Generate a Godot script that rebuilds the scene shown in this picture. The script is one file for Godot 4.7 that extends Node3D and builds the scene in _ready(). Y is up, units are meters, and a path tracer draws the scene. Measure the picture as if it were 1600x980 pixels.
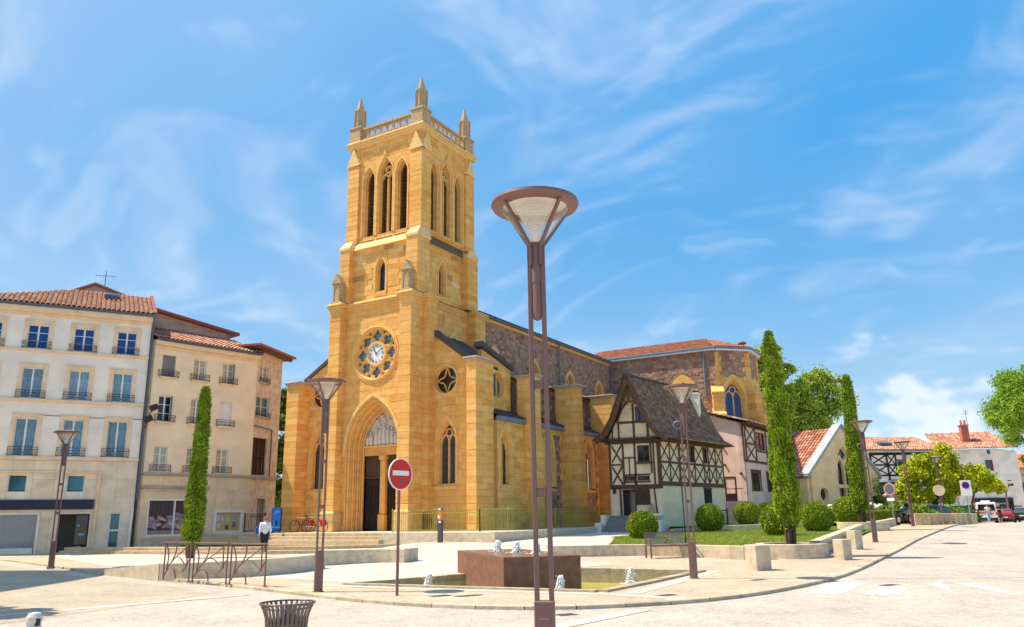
extends Node3D

var rng := RandomNumberGenerator.new()
var M := {}
var taken := {}
var mesh_cache := {}

# ---------------------------------------------------------------- mesh builder
class MB:
	var v := PackedVector3Array()
	var n := PackedVector3Array()
	var c := PackedColorArray()
	var col := Color(1, 1, 1)
	var t := Transform3D.IDENTITY
	func tri(a0: Vector3, b0: Vector3, d0: Vector3) -> void:
		var a := t * a0; var b := t * b0; var d := t * d0
		var nn := (b - a).cross(d - a)
		if nn.length_squared() < 1e-16: return
		nn = nn.normalized()
		v.append(a); v.append(d); v.append(b)
		n.append(nn); n.append(nn); n.append(nn)
		c.append(col); c.append(col); c.append(col)
	func quad(a0: Vector3, b0: Vector3, d0: Vector3, e0: Vector3) -> void:
		tri(a0, b0, d0); tri(a0, d0, e0)
	func stri(p: Array, q: Array) -> void: # smooth triangle, counter-clockwise from outside
		for i in [0, 2, 1]:
			v.append(t * (p[i] as Vector3)); n.append((t.basis * (q[i] as Vector3)).normalized()); c.append(col)
	func bx(a: Vector3, b: Vector3) -> void:
		var p := [Vector3(a.x, a.y, a.z), Vector3(b.x, a.y, a.z), Vector3(b.x, b.y, a.z), Vector3(a.x, b.y, a.z), Vector3(a.x, a.y, b.z), Vector3(b.x, a.y, b.z), Vector3(b.x, b.y, b.z), Vector3(a.x, b.y, b.z)]
		quad(p[4], p[5], p[6], p[7]); quad(p[1], p[0], p[3], p[2])
		quad(p[5], p[1], p[2], p[6]); quad(p[0], p[4], p[7], p[3])
		quad(p[7], p[6], p[2], p[3]); quad(p[0], p[1], p[5], p[4])
	func hexa(p: Array) -> void: # eight corners in the order of bx
		quad(p[4], p[5], p[6], p[7]); quad(p[1], p[0], p[3], p[2])
		quad(p[5], p[1], p[2], p[6]); quad(p[0], p[4], p[7], p[3])
		quad(p[7], p[6], p[2], p[3]); quad(p[0], p[1], p[5], p[4])
	func cbx(a: Vector3, b: Vector3, k: float) -> void: # box with chamfered edges
		var i := Vector3(k, k, k)
		var lo := a + i; var hi := b - i
		var X := [a.x, lo.x, hi.x, b.x]; var Y := [a.y, lo.y, hi.y, b.y]; var Z := [a.z, lo.z, hi.z, b.z]
		quad(Vector3(X[1], Y[1], Z[3]), Vector3(X[2], Y[1], Z[3]), Vector3(X[2], Y[2], Z[3]), Vector3(X[1], Y[2], Z[3]))
		quad(Vector3(X[2], Y[1], Z[0]), Vector3(X[1], Y[1], Z[0]), Vector3(X[1], Y[2], Z[0]), Vector3(X[2], Y[2], Z[0]))
		quad(Vector3(X[3], Y[1], Z[2]), Vector3(X[3], Y[1], Z[1]), Vector3(X[3], Y[2], Z[1]), Vector3(X[3], Y[2], Z[2]))
		quad(Vector3(X[0], Y[1], Z[1]), Vector3(X[0], Y[1], Z[2]), Vector3(X[0], Y[2], Z[2]), Vector3(X[0], Y[2], Z[1]))
		quad(Vector3(X[1], Y[3], Z[2]), Vector3(X[2], Y[3], Z[2]), Vector3(X[2], Y[3], Z[1]), Vector3(X[1], Y[3], Z[1]))
		quad(Vector3(X[1], Y[0], Z[1]), Vector3(X[2], Y[0], Z[1]), Vector3(X[2], Y[0], Z[2]), Vector3(X[1], Y[0], Z[2]))
		for s in [0, 1]:
			var xo: float = X[3 * s]; var xi: float = X[1 + s]
			for q in [0, 1]:
				var yo: float = Y[3 * q]; var yi: float = Y[1 + q]
				var zo: float = Z[3 * q]; var zi: float = Z[1 + q]
				_face(Vector3(xo, yi, Z[1]), Vector3(xo, yi, Z[2]), Vector3(xi, yo, Z[2]), Vector3(xi, yo, Z[1]), (a + b) * 0.5)
				_face(Vector3(xo, Y[1], zi), Vector3(xo, Y[2], zi), Vector3(xi, Y[2], zo), Vector3(xi, Y[1], zo), (a + b) * 0.5)
				for r in [0, 1]:
					_face3(Vector3(xo, yi, Z[1 + r]), Vector3(xi, yo, Z[1 + r]), Vector3(xi, yi, Z[3 * r]), (a + b) * 0.5)
			for q in [0, 1]:
				var yo2: float = Y[3 * s]; var yi2: float = Y[1 + s]
				var zo2: float = Z[3 * q]; var zi2: float = Z[1 + q]
				_face(Vector3(X[1], yo2, zi2), Vector3(X[2], yo2, zi2), Vector3(X[2], yi2, zo2), Vector3(X[1], yi2, zo2), (a + b) * 0.5)
	func _face(a: Vector3, b: Vector3, d: Vector3, e: Vector3, from: Vector3) -> void:
		if (b - a).cross(d - a).dot(a - from) < 0: quad(e, d, b, a)
		else: quad(a, b, d, e)
	func _face3(a: Vector3, b: Vector3, d: Vector3, from: Vector3) -> void:
		if (b - a).cross(d - a).dot(a - from) < 0: tri(d, b, a)
		else: tri(a, b, d)
	func block(x0: float, y0: float, x1: float, y1: float, z0: float, z1: float, k: float) -> void: # wall stone: face, bevel, sides
		var zb := z1 - k
		var o := [Vector3(x0, y0, zb), Vector3(x1, y0, zb), Vector3(x1, y1, zb), Vector3(x0, y1, zb)]
		var f := [Vector3(x0 + k, y0 + k, z1), Vector3(x1 - k, y0 + k, z1), Vector3(x1 - k, y1 - k, z1), Vector3(x0 + k, y1 - k, z1)]
		quad(f[0], f[1], f[2], f[3])
		for i in 4:
			var j := (i + 1) % 4
			quad(o[i], o[j], f[j], f[i])
			var p: Vector3 = o[i]; var q: Vector3 = o[j]
			quad(Vector3(p.x, p.y, z0), Vector3(q.x, q.y, z0), q, p)
	func prism(poly: PackedVector2Array, z0: float, z1: float, back := false) -> void:
		var p := poly
		if p.size() < 3: return
		if Geometry2D.is_polygon_clockwise(p): p = p.duplicate(); p.reverse()
		var ix := Geometry2D.triangulate_polygon(p)
		for i in range(0, ix.size(), 3):
			var a := p[ix[i]]; var b := p[ix[i + 1]]; var d := p[ix[i + 2]]
			if (b - a).cross(d - a) < 0:
				var s := b; b = d; d = s
			tri(Vector3(a.x, a.y, z1), Vector3(b.x, b.y, z1), Vector3(d.x, d.y, z1))
			if back: tri(Vector3(a.x, a.y, z0), Vector3(d.x, d.y, z0), Vector3(b.x, b.y, z0))
		for i in p.size():
			var a := p[i]; var b := p[(i + 1) % p.size()]
			quad(Vector3(a.x, a.y, z0), Vector3(b.x, b.y, z0), Vector3(b.x, b.y, z1), Vector3(a.x, a.y, z1))
	func band(inner: PackedVector2Array, outer: PackedVector2Array, z0: float, z1: float, closed := true) -> void: # strip between two outlines of equal count
		var m := inner.size()
		for i in (m if closed else m - 1):
			var j := (i + 1) % m
			var a := inner[i]; var b := inner[j]; var d := outer[j]; var e := outer[i]
			var fl := (b - a).cross(d - a) < 0
			if fl:
				quad(Vector3(e.x, e.y, z1), Vector3(d.x, d.y, z1), Vector3(b.x, b.y, z1), Vector3(a.x, a.y, z1))
				quad(Vector3(a.x, a.y, z1), Vector3(b.x, b.y, z1), Vector3(b.x, b.y, z0), Vector3(a.x, a.y, z0))
				quad(Vector3(d.x, d.y, z1), Vector3(e.x, e.y, z1), Vector3(e.x, e.y, z0), Vector3(d.x, d.y, z0))
			else:
				quad(Vector3(a.x, a.y, z1), Vector3(b.x, b.y, z1), Vector3(d.x, d.y, z1), Vector3(e.x, e.y, z1))
				quad(Vector3(b.x, b.y, z1), Vector3(a.x, a.y, z1), Vector3(a.x, a.y, z0), Vector3(b.x, b.y, z0))
				quad(Vector3(e.x, e.y, z1), Vector3(d.x, d.y, z1), Vector3(d.x, d.y, z0), Vector3(e.x, e.y, z0))
		if not closed:
			for k in [0, m - 1]:
				var a := inner[k]; var e := outer[k]
				quad(Vector3(a.x, a.y, z0), Vector3(e.x, e.y, z0), Vector3(e.x, e.y, z1), Vector3(a.x, a.y, z1))
	func tube(pts: Array, rad, seg := 6, cap := true) -> void: # swept round bar; rad is a number or one per point
		var rings := []; var nor := []
		var up := Vector3.UP
		for i in pts.size():
			var d: Vector3 = (pts[mini(i + 1, pts.size() - 1)] - pts[maxi(i - 1, 0)]).normalized()
			if i == 0:
				up = Vector3.RIGHT if absf(d.y) > 0.9 else Vector3.UP
			var s := d.cross(up).normalized()
			up = s.cross(d).normalized()
			var r: float = rad if typeof(rad) != TYPE_ARRAY else rad[i]
			var rg := []; var ng := []
			for k in seg:
				var q := TAU * k / seg
				var o := s * cos(q) + up * sin(q)
				rg.append(pts[i] + o * r); ng.append(o)
			rings.append(rg); nor.append(ng)
		for i in pts.size() - 1:
			for k in seg:
				var j := (k + 1) % seg
				var A: Vector3 = rings[i][k]; var B: Vector3 = rings[i][j]; var C2: Vector3 = rings[i + 1][j]; var D: Vector3 = rings[i + 1][k]
				stri([A, C2, B], [nor[i][k], nor[i + 1][j], nor[i][j]]); stri([A, D, C2], [nor[i][k], nor[i + 1][k], nor[i + 1][j]])
		if cap:
			for e in [0, pts.size() - 1]:
				for k in range(1, seg - 1):
					var A: Vector3 = rings[e][0]; var B: Vector3 = rings[e][k]; var C2: Vector3 = rings[e][k + 1]
					if e == 0: tri(A, B, C2)
					else: tri(A, C2, B)
	func bar(a: Vector3, b: Vector3, w: float, h: float, up := Vector3.UP) -> void: # square bar from a to b
		var d := (b - a)
		var L := d.length()
		if L < 1e-5: return
		d /= L
		var s := d.cross(up)
		if s.length() < 1e-3: s = d.cross(Vector3.RIGHT)
		s = s.normalized(); var q := s.cross(d).normalized()
		var p := []
		for z in [0, 1]:
			for m in [[-1, -1], [1, -1], [1, 1], [-1, 1]]:
				p.append((b if z == 1 else a) + s * (m[0] * w * 0.5) + q * (m[1] * h * 0.5))
		var cc := (a + b) * 0.5
		for f in [[4, 5, 6, 7], [1, 0, 3, 2], [5, 1, 2, 6], [0, 4, 7, 3], [7, 6, 2, 3], [0, 1, 5, 4]]:
			_face(p[f[0]], p[f[1]], p[f[2]], p[f[3]], cc)
	func lathe(prof: Array, seg := 16, smooth := true) -> void: # prof: Vector2(radius, height) from the bottom up
		for i in prof.size() - 1:
			var a: Vector2 = prof[i]; var b: Vector2 = prof[i + 1]
			var nn := Vector2(b.y - a.y, a.x - b.x)
			if nn.length() < 1e-6: continue
			nn = nn.normalized()
			for k in seg:
				var q0 := TAU * k / seg; var q1 := TAU * (k + 1) / seg
				var A := Vector3(a.x * cos(q0), a.y, a.x * sin(q0)); var B := Vector3(a.x * cos(q1), a.y, a.x * sin(q1))
				var C2 := Vector3(b.x * cos(q1), b.y, b.x * sin(q1)); var D := Vector3(b.x * cos(q0), b.y, b.x * sin(q0))
				if smooth:
					var n0 := Vector3(nn.x * cos(q0), nn.y, nn.x * sin(q0)); var n1 := Vector3(nn.x * cos(q1), nn.y, nn.x * sin(q1))
					stri([A, D, C2], [n0, n0, n1]); stri([A, C2, B], [n0, n1, n1])
				else:
					quad(A, D, C2, B)
	func ball(at: Vector3, r: Vector3, seg := 12, rings := 8, lump := 0.0, seedv := 0) -> void:
		var fn := FastNoiseLite.new(); fn.seed = seedv; fn.frequency = 1.6
		var g := []
		for i in rings + 1:
			var row := []
			for k in seg:
				var th := PI * i / rings; var ph := TAU * k / seg
				var d := Vector3(sin(th) * cos(ph), cos(th), sin(th) * sin(ph))
				row.append([at + d * r * (1.0 + lump * fn.get_noise_3dv(d)), (d / r).normalized()])
			g.append(row)
		for i in rings:
			for k in seg:
				var j := (k + 1) % seg
				var A = g[i][k]; var B = g[i][j]; var C2 = g[i + 1][j]; var D = g[i + 1][k]
				stri([A[0], C2[0], D[0]], [A[1], C2[1], D[1]]); stri([A[0], B[0], C2[0]], [A[1], B[1], C2[1]])
	func mesh() -> ArrayMesh:
		var a := []
		a.resize(Mesh.ARRAY_MAX)
		a[Mesh.ARRAY_VERTEX] = v; a[Mesh.ARRAY_NORMAL] = n; a[Mesh.ARRAY_COLOR] = c
		var m := ArrayMesh.new()
		if v.size() > 0: m.add_surface_from_arrays(Mesh.PRIMITIVE_TRIANGLES, a)
		return m

# ---------------------------------------------------------------- naming and tagging
func put(o: Node, called: String, parent: Node) -> Node:
	var key := str(parent.get_instance_id()) + called
	var k: int = taken.get(key, 0)
	taken[key] = k + 1
	o.name = called if k == 0 else "%s_%03d" % [called, k]
	parent.add_child(o)
	return o

func thing(called: String, label: String, category: String, at := Vector3.ZERO, turn := 0.0, group := "") -> Node3D:
	var o := Node3D.new()
	put(o, called, self)
	o.position = at; o.rotation.y = turn
	o.set_meta("label", label); o.set_meta("category", category)
	if group: o.set_meta("group", group)
	return o

func copy_of(src: Node3D, called: String, label: String, at: Vector3, turn := 0.0, group := "") -> Node3D:
	var o: Node3D = src.duplicate()
	put(o, called, self)
	o.position = at; o.rotation.y = turn
	o.set_meta("label", label)
	if group: o.set_meta("group", group)
	return o

func part(parent: Node, called: String, what, mat: Material, label := "") -> MeshInstance3D:
	var o := MeshInstance3D.new()
	o.mesh = what.mesh() if what is MB else what
	o.material_override = mat
	put(o, called, parent)
	if label: o.set_meta("label", label)
	return o

func structure(called: String, what, mat: Material, label := "") -> MeshInstance3D:
	var o := part(self, called, what, mat)
	o.set_meta("kind", "structure")
	o.set_meta("label", label if label else called.replace("_", " "))
	return o

func single(called: String, what, mat: Material, label: String, category: String, group := "", at := Vector3.ZERO) -> MeshInstance3D:
	var o := part(self, called, what, mat)
	o.position = at
	o.set_meta("label", label); o.set_meta("category", category)
	if group: o.set_meta("group", group)
	return o

# ---------------------------------------------------------------- materials
func lin(r: float, g: float, b: float) -> Color:
	return Color(r / 255.0, g / 255.0, b / 255.0).srgb_to_linear()

func jit(c: Color, k: float) -> Color:
	var m := 1.0 + rng.randf_range(-k, k)
	return Color(c.r * m, c.g * m * (1.0 + rng.randf_range(-k, k) * 0.25), c.b * m * (1.0 + rng.randf_range(-k, k) * 0.4))

func noise_img(size: int, freq: float, oct: int, sd: int, lo: float, hi: float, kind := FastNoiseLite.TYPE_SIMPLEX_SMOOTH) -> Image:
	var f := FastNoiseLite.new()
	f.seed = sd; f.frequency = freq; f.noise_type = kind; f.fractal_octaves = oct
	var im := f.get_seamless_image(size, size)
	im.convert(Image.FORMAT_L8)
	var d := im.get_data()
	for i in d.size(): d[i] = clampi(int(255.0 * lerpf(lo, hi, d[i] / 255.0)), 0, 255)
	return Image.create_from_data(size, size, false, Image.FORMAT_L8, d)

func mix_img(a: Image, b: Image, gain := 1.0) -> Image:
	var x := a.get_data(); var y := b.get_data()
	for i in x.size(): x[i] = mini(255, int(x[i] * y[i] / 255.0 * gain))
	return Image.create_from_data(a.get_width(), a.get_height(), false, Image.FORMAT_L8, x)

func tex(im: Image, rgb := true) -> ImageTexture:
	if rgb and im.get_format() == Image.FORMAT_L8: im.convert(Image.FORMAT_RGB8)
	im.generate_mipmaps()
	return ImageTexture.create_from_image(im)

func bump(im: Image, k: float) -> ImageTexture:
	var b: Image = im.duplicate()
	b.convert(Image.FORMAT_RGBA8)
	b.bump_map_to_normal_map(k)
	return tex(b, false)

func mat(called: String, c: Color, rough := 0.85, o := {}) -> StandardMaterial3D:
	var m := StandardMaterial3D.new()
	m.albedo_color = c; m.roughness = rough
	m.metallic_specular = o.get("spec", 0.4)
	m.vertex_color_use_as_albedo = o.get("vc", false)
	if o.has("tex"):
		m.albedo_texture = o.tex
		m.uv1_triplanar = true; m.uv1_world_triplanar = o.get("world", true)
		var s: float = o.get("scale", 0.5)
		m.uv1_scale = Vector3(s, s, s)
	if o.has("nrm"):
		m.normal_enabled = true; m.normal_texture = o.nrm; m.normal_scale = o.get("nk", 0.5)
		if not o.has("tex"):
			m.uv1_triplanar = true; m.uv1_world_triplanar = true
			var s2: float = o.get("scale", 0.5)
			m.uv1_scale = Vector3(s2, s2, s2)
	m.metallic = o.get("metal", 0.0)
	if o.has("back"):
		m.backlight_enabled = true; m.backlight = o.back
	if o.has("alpha"):
		m.transparency = BaseMaterial3D.TRANSPARENCY_ALPHA; m.albedo_color.a = o.alpha
	m.cull_mode = BaseMaterial3D.CULL_DISABLED
	M[called] = m
	return m

func make_materials() -> void:
	var g1 := noise_img(512, 0.045, 4, 3, 0.8, 1.0)
	var g2 := noise_img(512, 0.008, 4, 9, 0.78, 1.0)
	var g3 := noise_img(512, 0.2, 2, 5, 0.86, 1.0)
	var stone := mix_img(mix_img(g1, g2), g3, 1.35)
	var fine := mix_img(g3, noise_img(512, 0.1, 3, 21, 0.86, 1.0), 1.12)
	var worn := mix_img(noise_img(512, 0.006, 5, 31, 0.84, 1.0), g3, 1.14)
	var patch := mix_img(noise_img(512, 0.012, 5, 77, 0.74, 1.0), fine, 1.12)
	var T_stone := tex(stone.duplicate()); var N_stone := bump(mix_img(g1, g3), 3.0)
	var T_fine := tex(fine.duplicate()); var N_fine := bump(fine, 2.0)
	var T_worn := tex(worn.duplicate()); var T_patch := tex(patch.duplicate())
	# grain drawn out along one direction, for wood
	var wd := PackedByteArray(); wd.resize(256 * 256)
	var fw := FastNoiseLite.new(); fw.seed = 8; fw.frequency = 0.05; fw.fractal_octaves = 3
	for y in 256:
		for x in 256:
			wd[y * 256 + x] = int(255.0 * clampf(0.8 + 0.35 * fw.get_noise_2d(x * 1.6, y * 0.08), 0.3, 1.0))
	var T_wood := tex(Image.create_from_data(256, 256, false, Image.FORMAT_L8, wd))
	# speckle of fine aggregate for the road and pavement
	var ag := noise_img(1024, 0.4, 2, 55, 0.72, 1.0, FastNoiseLite.TYPE_VALUE)
	var T_agg := tex(mix_img(ag, mix_img(noise_img(1024, 0.03, 3, 56, 0.88, 1.0), noise_img(1024, 0.005, 5, 57, 0.88, 1.0), 1.06), 1.16)); var N_agg := bump(ag, 2.5)
	var W := Color(1, 1, 1)
	mat("stone", W, 0.9, {vc = true, tex = T_stone, scale = 0.42, nrm = N_stone, nk = 0.7})
	mat("red_stone", W, 0.95, {vc = true, tex = T_stone, scale = 0.9, nrm = N_stone, nk = 1.0})
	mat("mortar", Color8(186, 146, 88), 0.95, {tex = T_fine, scale = 0.8})
	mat("red_mortar", Color8(168, 140, 118), 0.95, {tex = T_fine, scale = 0.8})
	mat("pale_stone", Color8(200, 172, 134), 0.9, {tex = T_patch, scale = 0.5, nrm = N_stone, nk = 0.5})
	mat("relief", Color8(222, 212, 198), 0.85, {tex = T_fine, scale = 1.5})
	mat("lead", Color8(92, 104, 122), 0.55, {tex = T_worn, scale = 0.6})
	mat("gutter_blue", Color8(112, 132, 152), 0.5, {tex = T_worn, scale = 0.5})
	mat("slate", Color8(68, 62, 64), 0.8, {tex = T_fine, scale = 1.2})
	mat("old_tile", W, 0.95, {vc = true, tex = T_stone, scale = 1.3})
	mat("tile", W, 0.85, {vc = true, tex = T_stone, scale = 1.1})
	mat("plaster_a", Color8(249, 240, 226), 0.92, {tex = T_worn, scale = 0.16})
	mat("plaster_b", Color8(249, 231, 198), 0.92, {tex = T_worn, scale = 0.18})
	mat("plaster_c", Color8(232, 210, 186), 0.95, {tex = T_patch, scale = 0.3, nrm = N_stone, nk = 0.4})
	mat("plaster_grey", Color8(186, 174, 160), 0.95, {tex = T_patch, scale = 0.25})
	mat("plaster_cream", Color8(253, 224, 190), 0.92, {tex = T_worn, scale = 0.35})
	mat("plaster_pink", Color8(240, 208, 196), 0.92, {tex = T_worn, scale = 0.25})
	mat("plaster_ochre", Color8(252, 212, 162), 0.92, {tex = T_worn, scale = 0.25})
	mat("plaster_white", Color8(248, 238, 222), 0.92, {tex = T_worn, scale = 0.2})
	mat("trim_stone", Color8(244, 216, 178), 0.9, {tex = T_worn, scale = 0.5})
	mat("panel_stone", W, 0.9, {vc = true, tex = T_worn, scale = 0.4})
	mat("timber", Color8(124, 92, 72), 0.85, {tex = T_wood, scale = 1.6})
	mat("dark_timber", Color8(50, 46, 52), 0.8, {tex = T_wood, scale = 1.6})
	mat("shutter_wood", Color8(112, 84, 68), 0.85, {tex = T_wood, scale = 1.2})
	mat("grey_shutter", Color8(168, 166, 168), 0.8, {tex = T_wood, scale = 1.2})
	mat("door_wood", Color8(62, 44, 40), 0.75, {tex = T_wood, scale = 1.4})
	mat("white_paint", Color8(232, 232, 232), 0.5)
	mat("sky_shutter", Color8(150, 196, 220), 0.6, {tex = T_wood, scale = 1.0})
	mat("red_shutter", Color8(134, 44, 52), 0.7)
	mat("teal_paint", Color8(20, 78, 84), 0.6)
	mat("glass_blue", Color8(30, 68, 118), 0.06, {metal = 0.55, spec = 0.7})
	mat("glass_dark", Color8(26, 34, 46), 0.07, {metal = 0.25, spec = 0.7})
	mat("glass_lead", Color8(74, 80, 88), 0.3, {metal = 0.2, spec = 0.6, tex = T_fine, scale = 2.0})
	mat("glass_teal", Color8(62, 112, 130), 0.08, {metal = 0.4, spec = 0.6})
	mat("curtain", Color8(222, 190, 120), 0.8)
	mat("interior", Color8(200, 190, 174), 0.9)
	mat("iron", Color8(52, 50, 54), 0.55, {metal = 0.3})
	mat("rail_green", Color8(178, 168, 74), 0.5, {metal = 0.0, tex = T_fine, scale = 2.0})
	mat("lamp_brown", Color8(138, 106, 98), 0.5, {metal = 0.35, tex = T_fine, scale = 2.5})
	mat("lamp_glass", Color8(236, 232, 222), 0.05, {alpha = 0.16, spec = 0.5})
	mat("lamp_white", Color8(236, 230, 216), 0.4)
	mat("lamp_prism", Color8(226, 220, 208), 0.15, {alpha = 0.5, spec = 0.6})
	mat("corten", Color8(136, 98, 82), 0.8, {tex = T_patch, scale = 0.5, nrm = N_fine, nk = 0.3})
	mat("concrete", Color8(212, 196, 170), 0.9, {tex = T_patch, scale = 0.45, nrm = N_fine, nk = 0.4})
	mat("step_stone", W, 0.9, {vc = true, tex = T_patch, scale = 0.6, nrm = N_fine, nk = 0.4})
	mat("road", Color8(197, 187, 175), 0.92, {vc = true, tex = T_agg, scale = 0.1, nrm = N_agg, nk = 0.35})
	mat("road_old", Color8(190, 177, 158), 0.92, {vc = true, tex = T_agg, scale = 0.1, nrm = N_agg, nk = 0.35})
	mat("pavement", Color8(203, 185, 162), 0.92, {vc = true, tex = T_agg, scale = 0.1, nrm = N_agg, nk = 0.3})
	mat("plaza", Color8(217, 207, 194), 0.9, {vc = true, tex = T_agg, scale = 0.1, nrm = N_agg, nk = 0.2})
	mat("paint_white", Color8(224, 220, 212), 0.8, {tex = T_patch, scale = 1.2})
	mat("asphalt_dark", Color8(70, 66, 62), 0.9, {tex = T_agg, scale = 0.8})
	mat("soil", Color8(92, 74, 56), 0.95, {tex = T_stone, scale = 1.5})
	mat("lawn", Color8(142, 158, 56), 0.95, {tex = T_stone, scale = 0.8})
	mat("blade", W, 0.8, {vc = true, back = Color(0.25, 0.3, 0.04)})
	mat("leaf", W, 0.7, {vc = true, back = Color(0.24, 0.3, 0.04), spec = 0.3})
	mat("needle", W, 0.8, {vc = true, back = Color(0.12, 0.18, 0.02), spec = 0.25})
	mat("bark", Color8(112, 92, 78), 0.95, {tex = T_wood, scale = 1.0, nrm = N_stone, nk = 1.0})
	mat("pool_bed", Color8(178, 166, 80), 0.9, {tex = T_patch, scale = 0.8})
	var wt := mat("water", Color8(200, 210, 150), 0.05, {nrm = N_stone, nk = 0.2, scale = 0.6, spec = 0.2})
	wt.transparency = BaseMaterial3D.TRANSPARENCY_ALPHA; wt.albedo_color.a = 0.12
	mat("foam", Color8(246, 249, 252), 0.3, {spec = 0.5, back = Color(0.5, 0.52, 0.55)})
	mat("plain", W, 0.6, {vc = true})
	mat("gloss", W, 0.25, {vc = true, spec = 0.5})
	mat("cloth", W, 0.95, {vc = true, spec = 0.2})
	mat("rubber", Color8(26, 26, 28), 0.9)
	mat("chrome", Color8(190, 192, 196), 0.25, {metal = 0.9})
	mat("cover", Color8(120, 112, 104), 0.7, {tex = T_fine, scale = 2.0})
	mat("faded_red", Color8(206, 140, 146), 0.5)
	mat("lichen", Color8(112, 100, 76), 0.95, {tex = T_stone, scale = 1.2})
	mat("road_repair", Color8(196, 186, 170), 0.92, {vc = true, tex = T_agg, scale = 0.2})
	mat("sky_shutter2", Color8(168, 206, 224), 0.6, {tex = T_wood, scale = 1.0})
	mat("sky_shutter3", Color8(140, 184, 206), 0.65, {tex = T_wood, scale = 1.0})
	mat("glass_rose", Color8(92, 124, 146), 0.15, {metal = 0.2, spec = 0.6})
	mat("ceramic", Color8(208, 200, 192), 0.5)
	mat("gloss_dark", Color8(40, 40, 44), 0.4)
	mat("bin_metal", Color8(118, 104, 98), 0.45, {metal = 0.4, tex = T_fine, scale = 3.0})
	mat("bench_grey", Color8(134, 122, 122), 0.5, {metal = 0.3})
	mat("sign_red", Color8(206, 44, 30), 0.4)
	mat("sign_blue", Color8(40, 44, 150), 0.4)
	mat("poster_blue", Color8(10, 120, 206), 0.5)
	mat("coping_grey", Color8(170, 178, 186), 0.5, {tex = T_worn, scale = 0.4})
	mat("navy", Color8(38, 42, 66), 0.4)
	mat("pane_clear", Color8(200, 216, 224), 0.04, {alpha = 0.2, spec = 0.6})
	var pm := mat("poster", Color8(255, 255, 255), 0.6)
	pm.albedo_texture = poster_picture()
	mat("slate_plain", Color8(82, 76, 78), 0.75, {tex = T_fine, scale = 1.2})
	mat("coping", Color8(198, 174, 158), 0.7, {tex = T_worn, scale = 0.8})

func poster_picture() -> ImageTexture: # the flat printed picture in the shop window: planks behind a heap of cushions
	var w := 256; var h := 192
	var im := Image.create(w, h, false, Image.FORMAT_RGB8)
	var f := FastNoiseLite.new(); f.seed = 3; f.frequency = 0.05
	for y in h:
		for x in w:
			var p := 0.30 + 0.06 * sin(x * 0.55) + 0.06 * f.get_noise_2d(x * 3.0, y * 0.4)
			if x % 23 < 2: p *= 0.6
			if y > 168: p = 0.62 + 0.05 * f.get_noise_2d(x, y)
			im.set_pixel(x, y, Color(p, p * 0.86, p * 0.84))
	var r := RandomNumberGenerator.new(); r.seed = 6
	for k in 26:
		var c := Vector2(r.randf_range(6, 250), r.randf_range(70, 150))
		if c.y < 100 and (c.x < 70 or c.x > 200): c.y = r.randf_range(105, 150)
		var a := r.randf_range(-0.5, 0.5); var sx := r.randf_range(18, 36); var sy := r.randf_range(8, 15)
		var tone := r.randf_range(0.58, 0.84)
		for y in range(int(c.y) - 36, int(c.y) + 36):
			for x in range(int(c.x) - 40, int(c.x) + 40):
				if x < 0 or y < 0 or x >= w or y >= h: continue
				var d := (Vector2(x, y) - c).rotated(a)
				var q := pow(absf(d.x) / sx, 3.0) + pow(absf(d.y) / sy, 3.0)
				if q < 1.0:
					var t := tone * (1.0 - 0.35 * q) * (1.0 + 0.1 * f.get_noise_2d(x * 4.0, y * 4.0))
					im.set_pixel(x, y, Color(t, t * 0.9, t * 0.9))
	return ImageTexture.create_from_image(im)

# ---------------------------------------------------------------- the lie of the land
func table(d: float, tb: Array) -> float:
	for i in tb.size() - 1:
		if d <= tb[i + 1][0]: return lerpf(tb[i][1], tb[i + 1][1], clampf((d - tb[i][0]) / (tb[i + 1][0] - tb[i][0]), 0, 1))
	return tb[-1][1]

func gh(x: float, z: float) -> float:
	var d = -z
	var r = table(d, [[0, 0.0], [21, 0.0], [25, 0.04], [28, 0.12], [32, 0.24], [36, 0.40], [40, 0.50], [45, 0.60], [50, 0.68], [55, 0.72], [60, 0.70], [66, 0.56], [75, 0.3], [100, 0.12], [200, 0.0]])
	var l = 0.1 * smoothstep(24.0, 34.0, d)
	return lerpf(l, r, smoothstep(-9.0, -3.5, x))

func road_h(x: float, z: float) -> float:
	return gh(x, z) - 0.07

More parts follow.
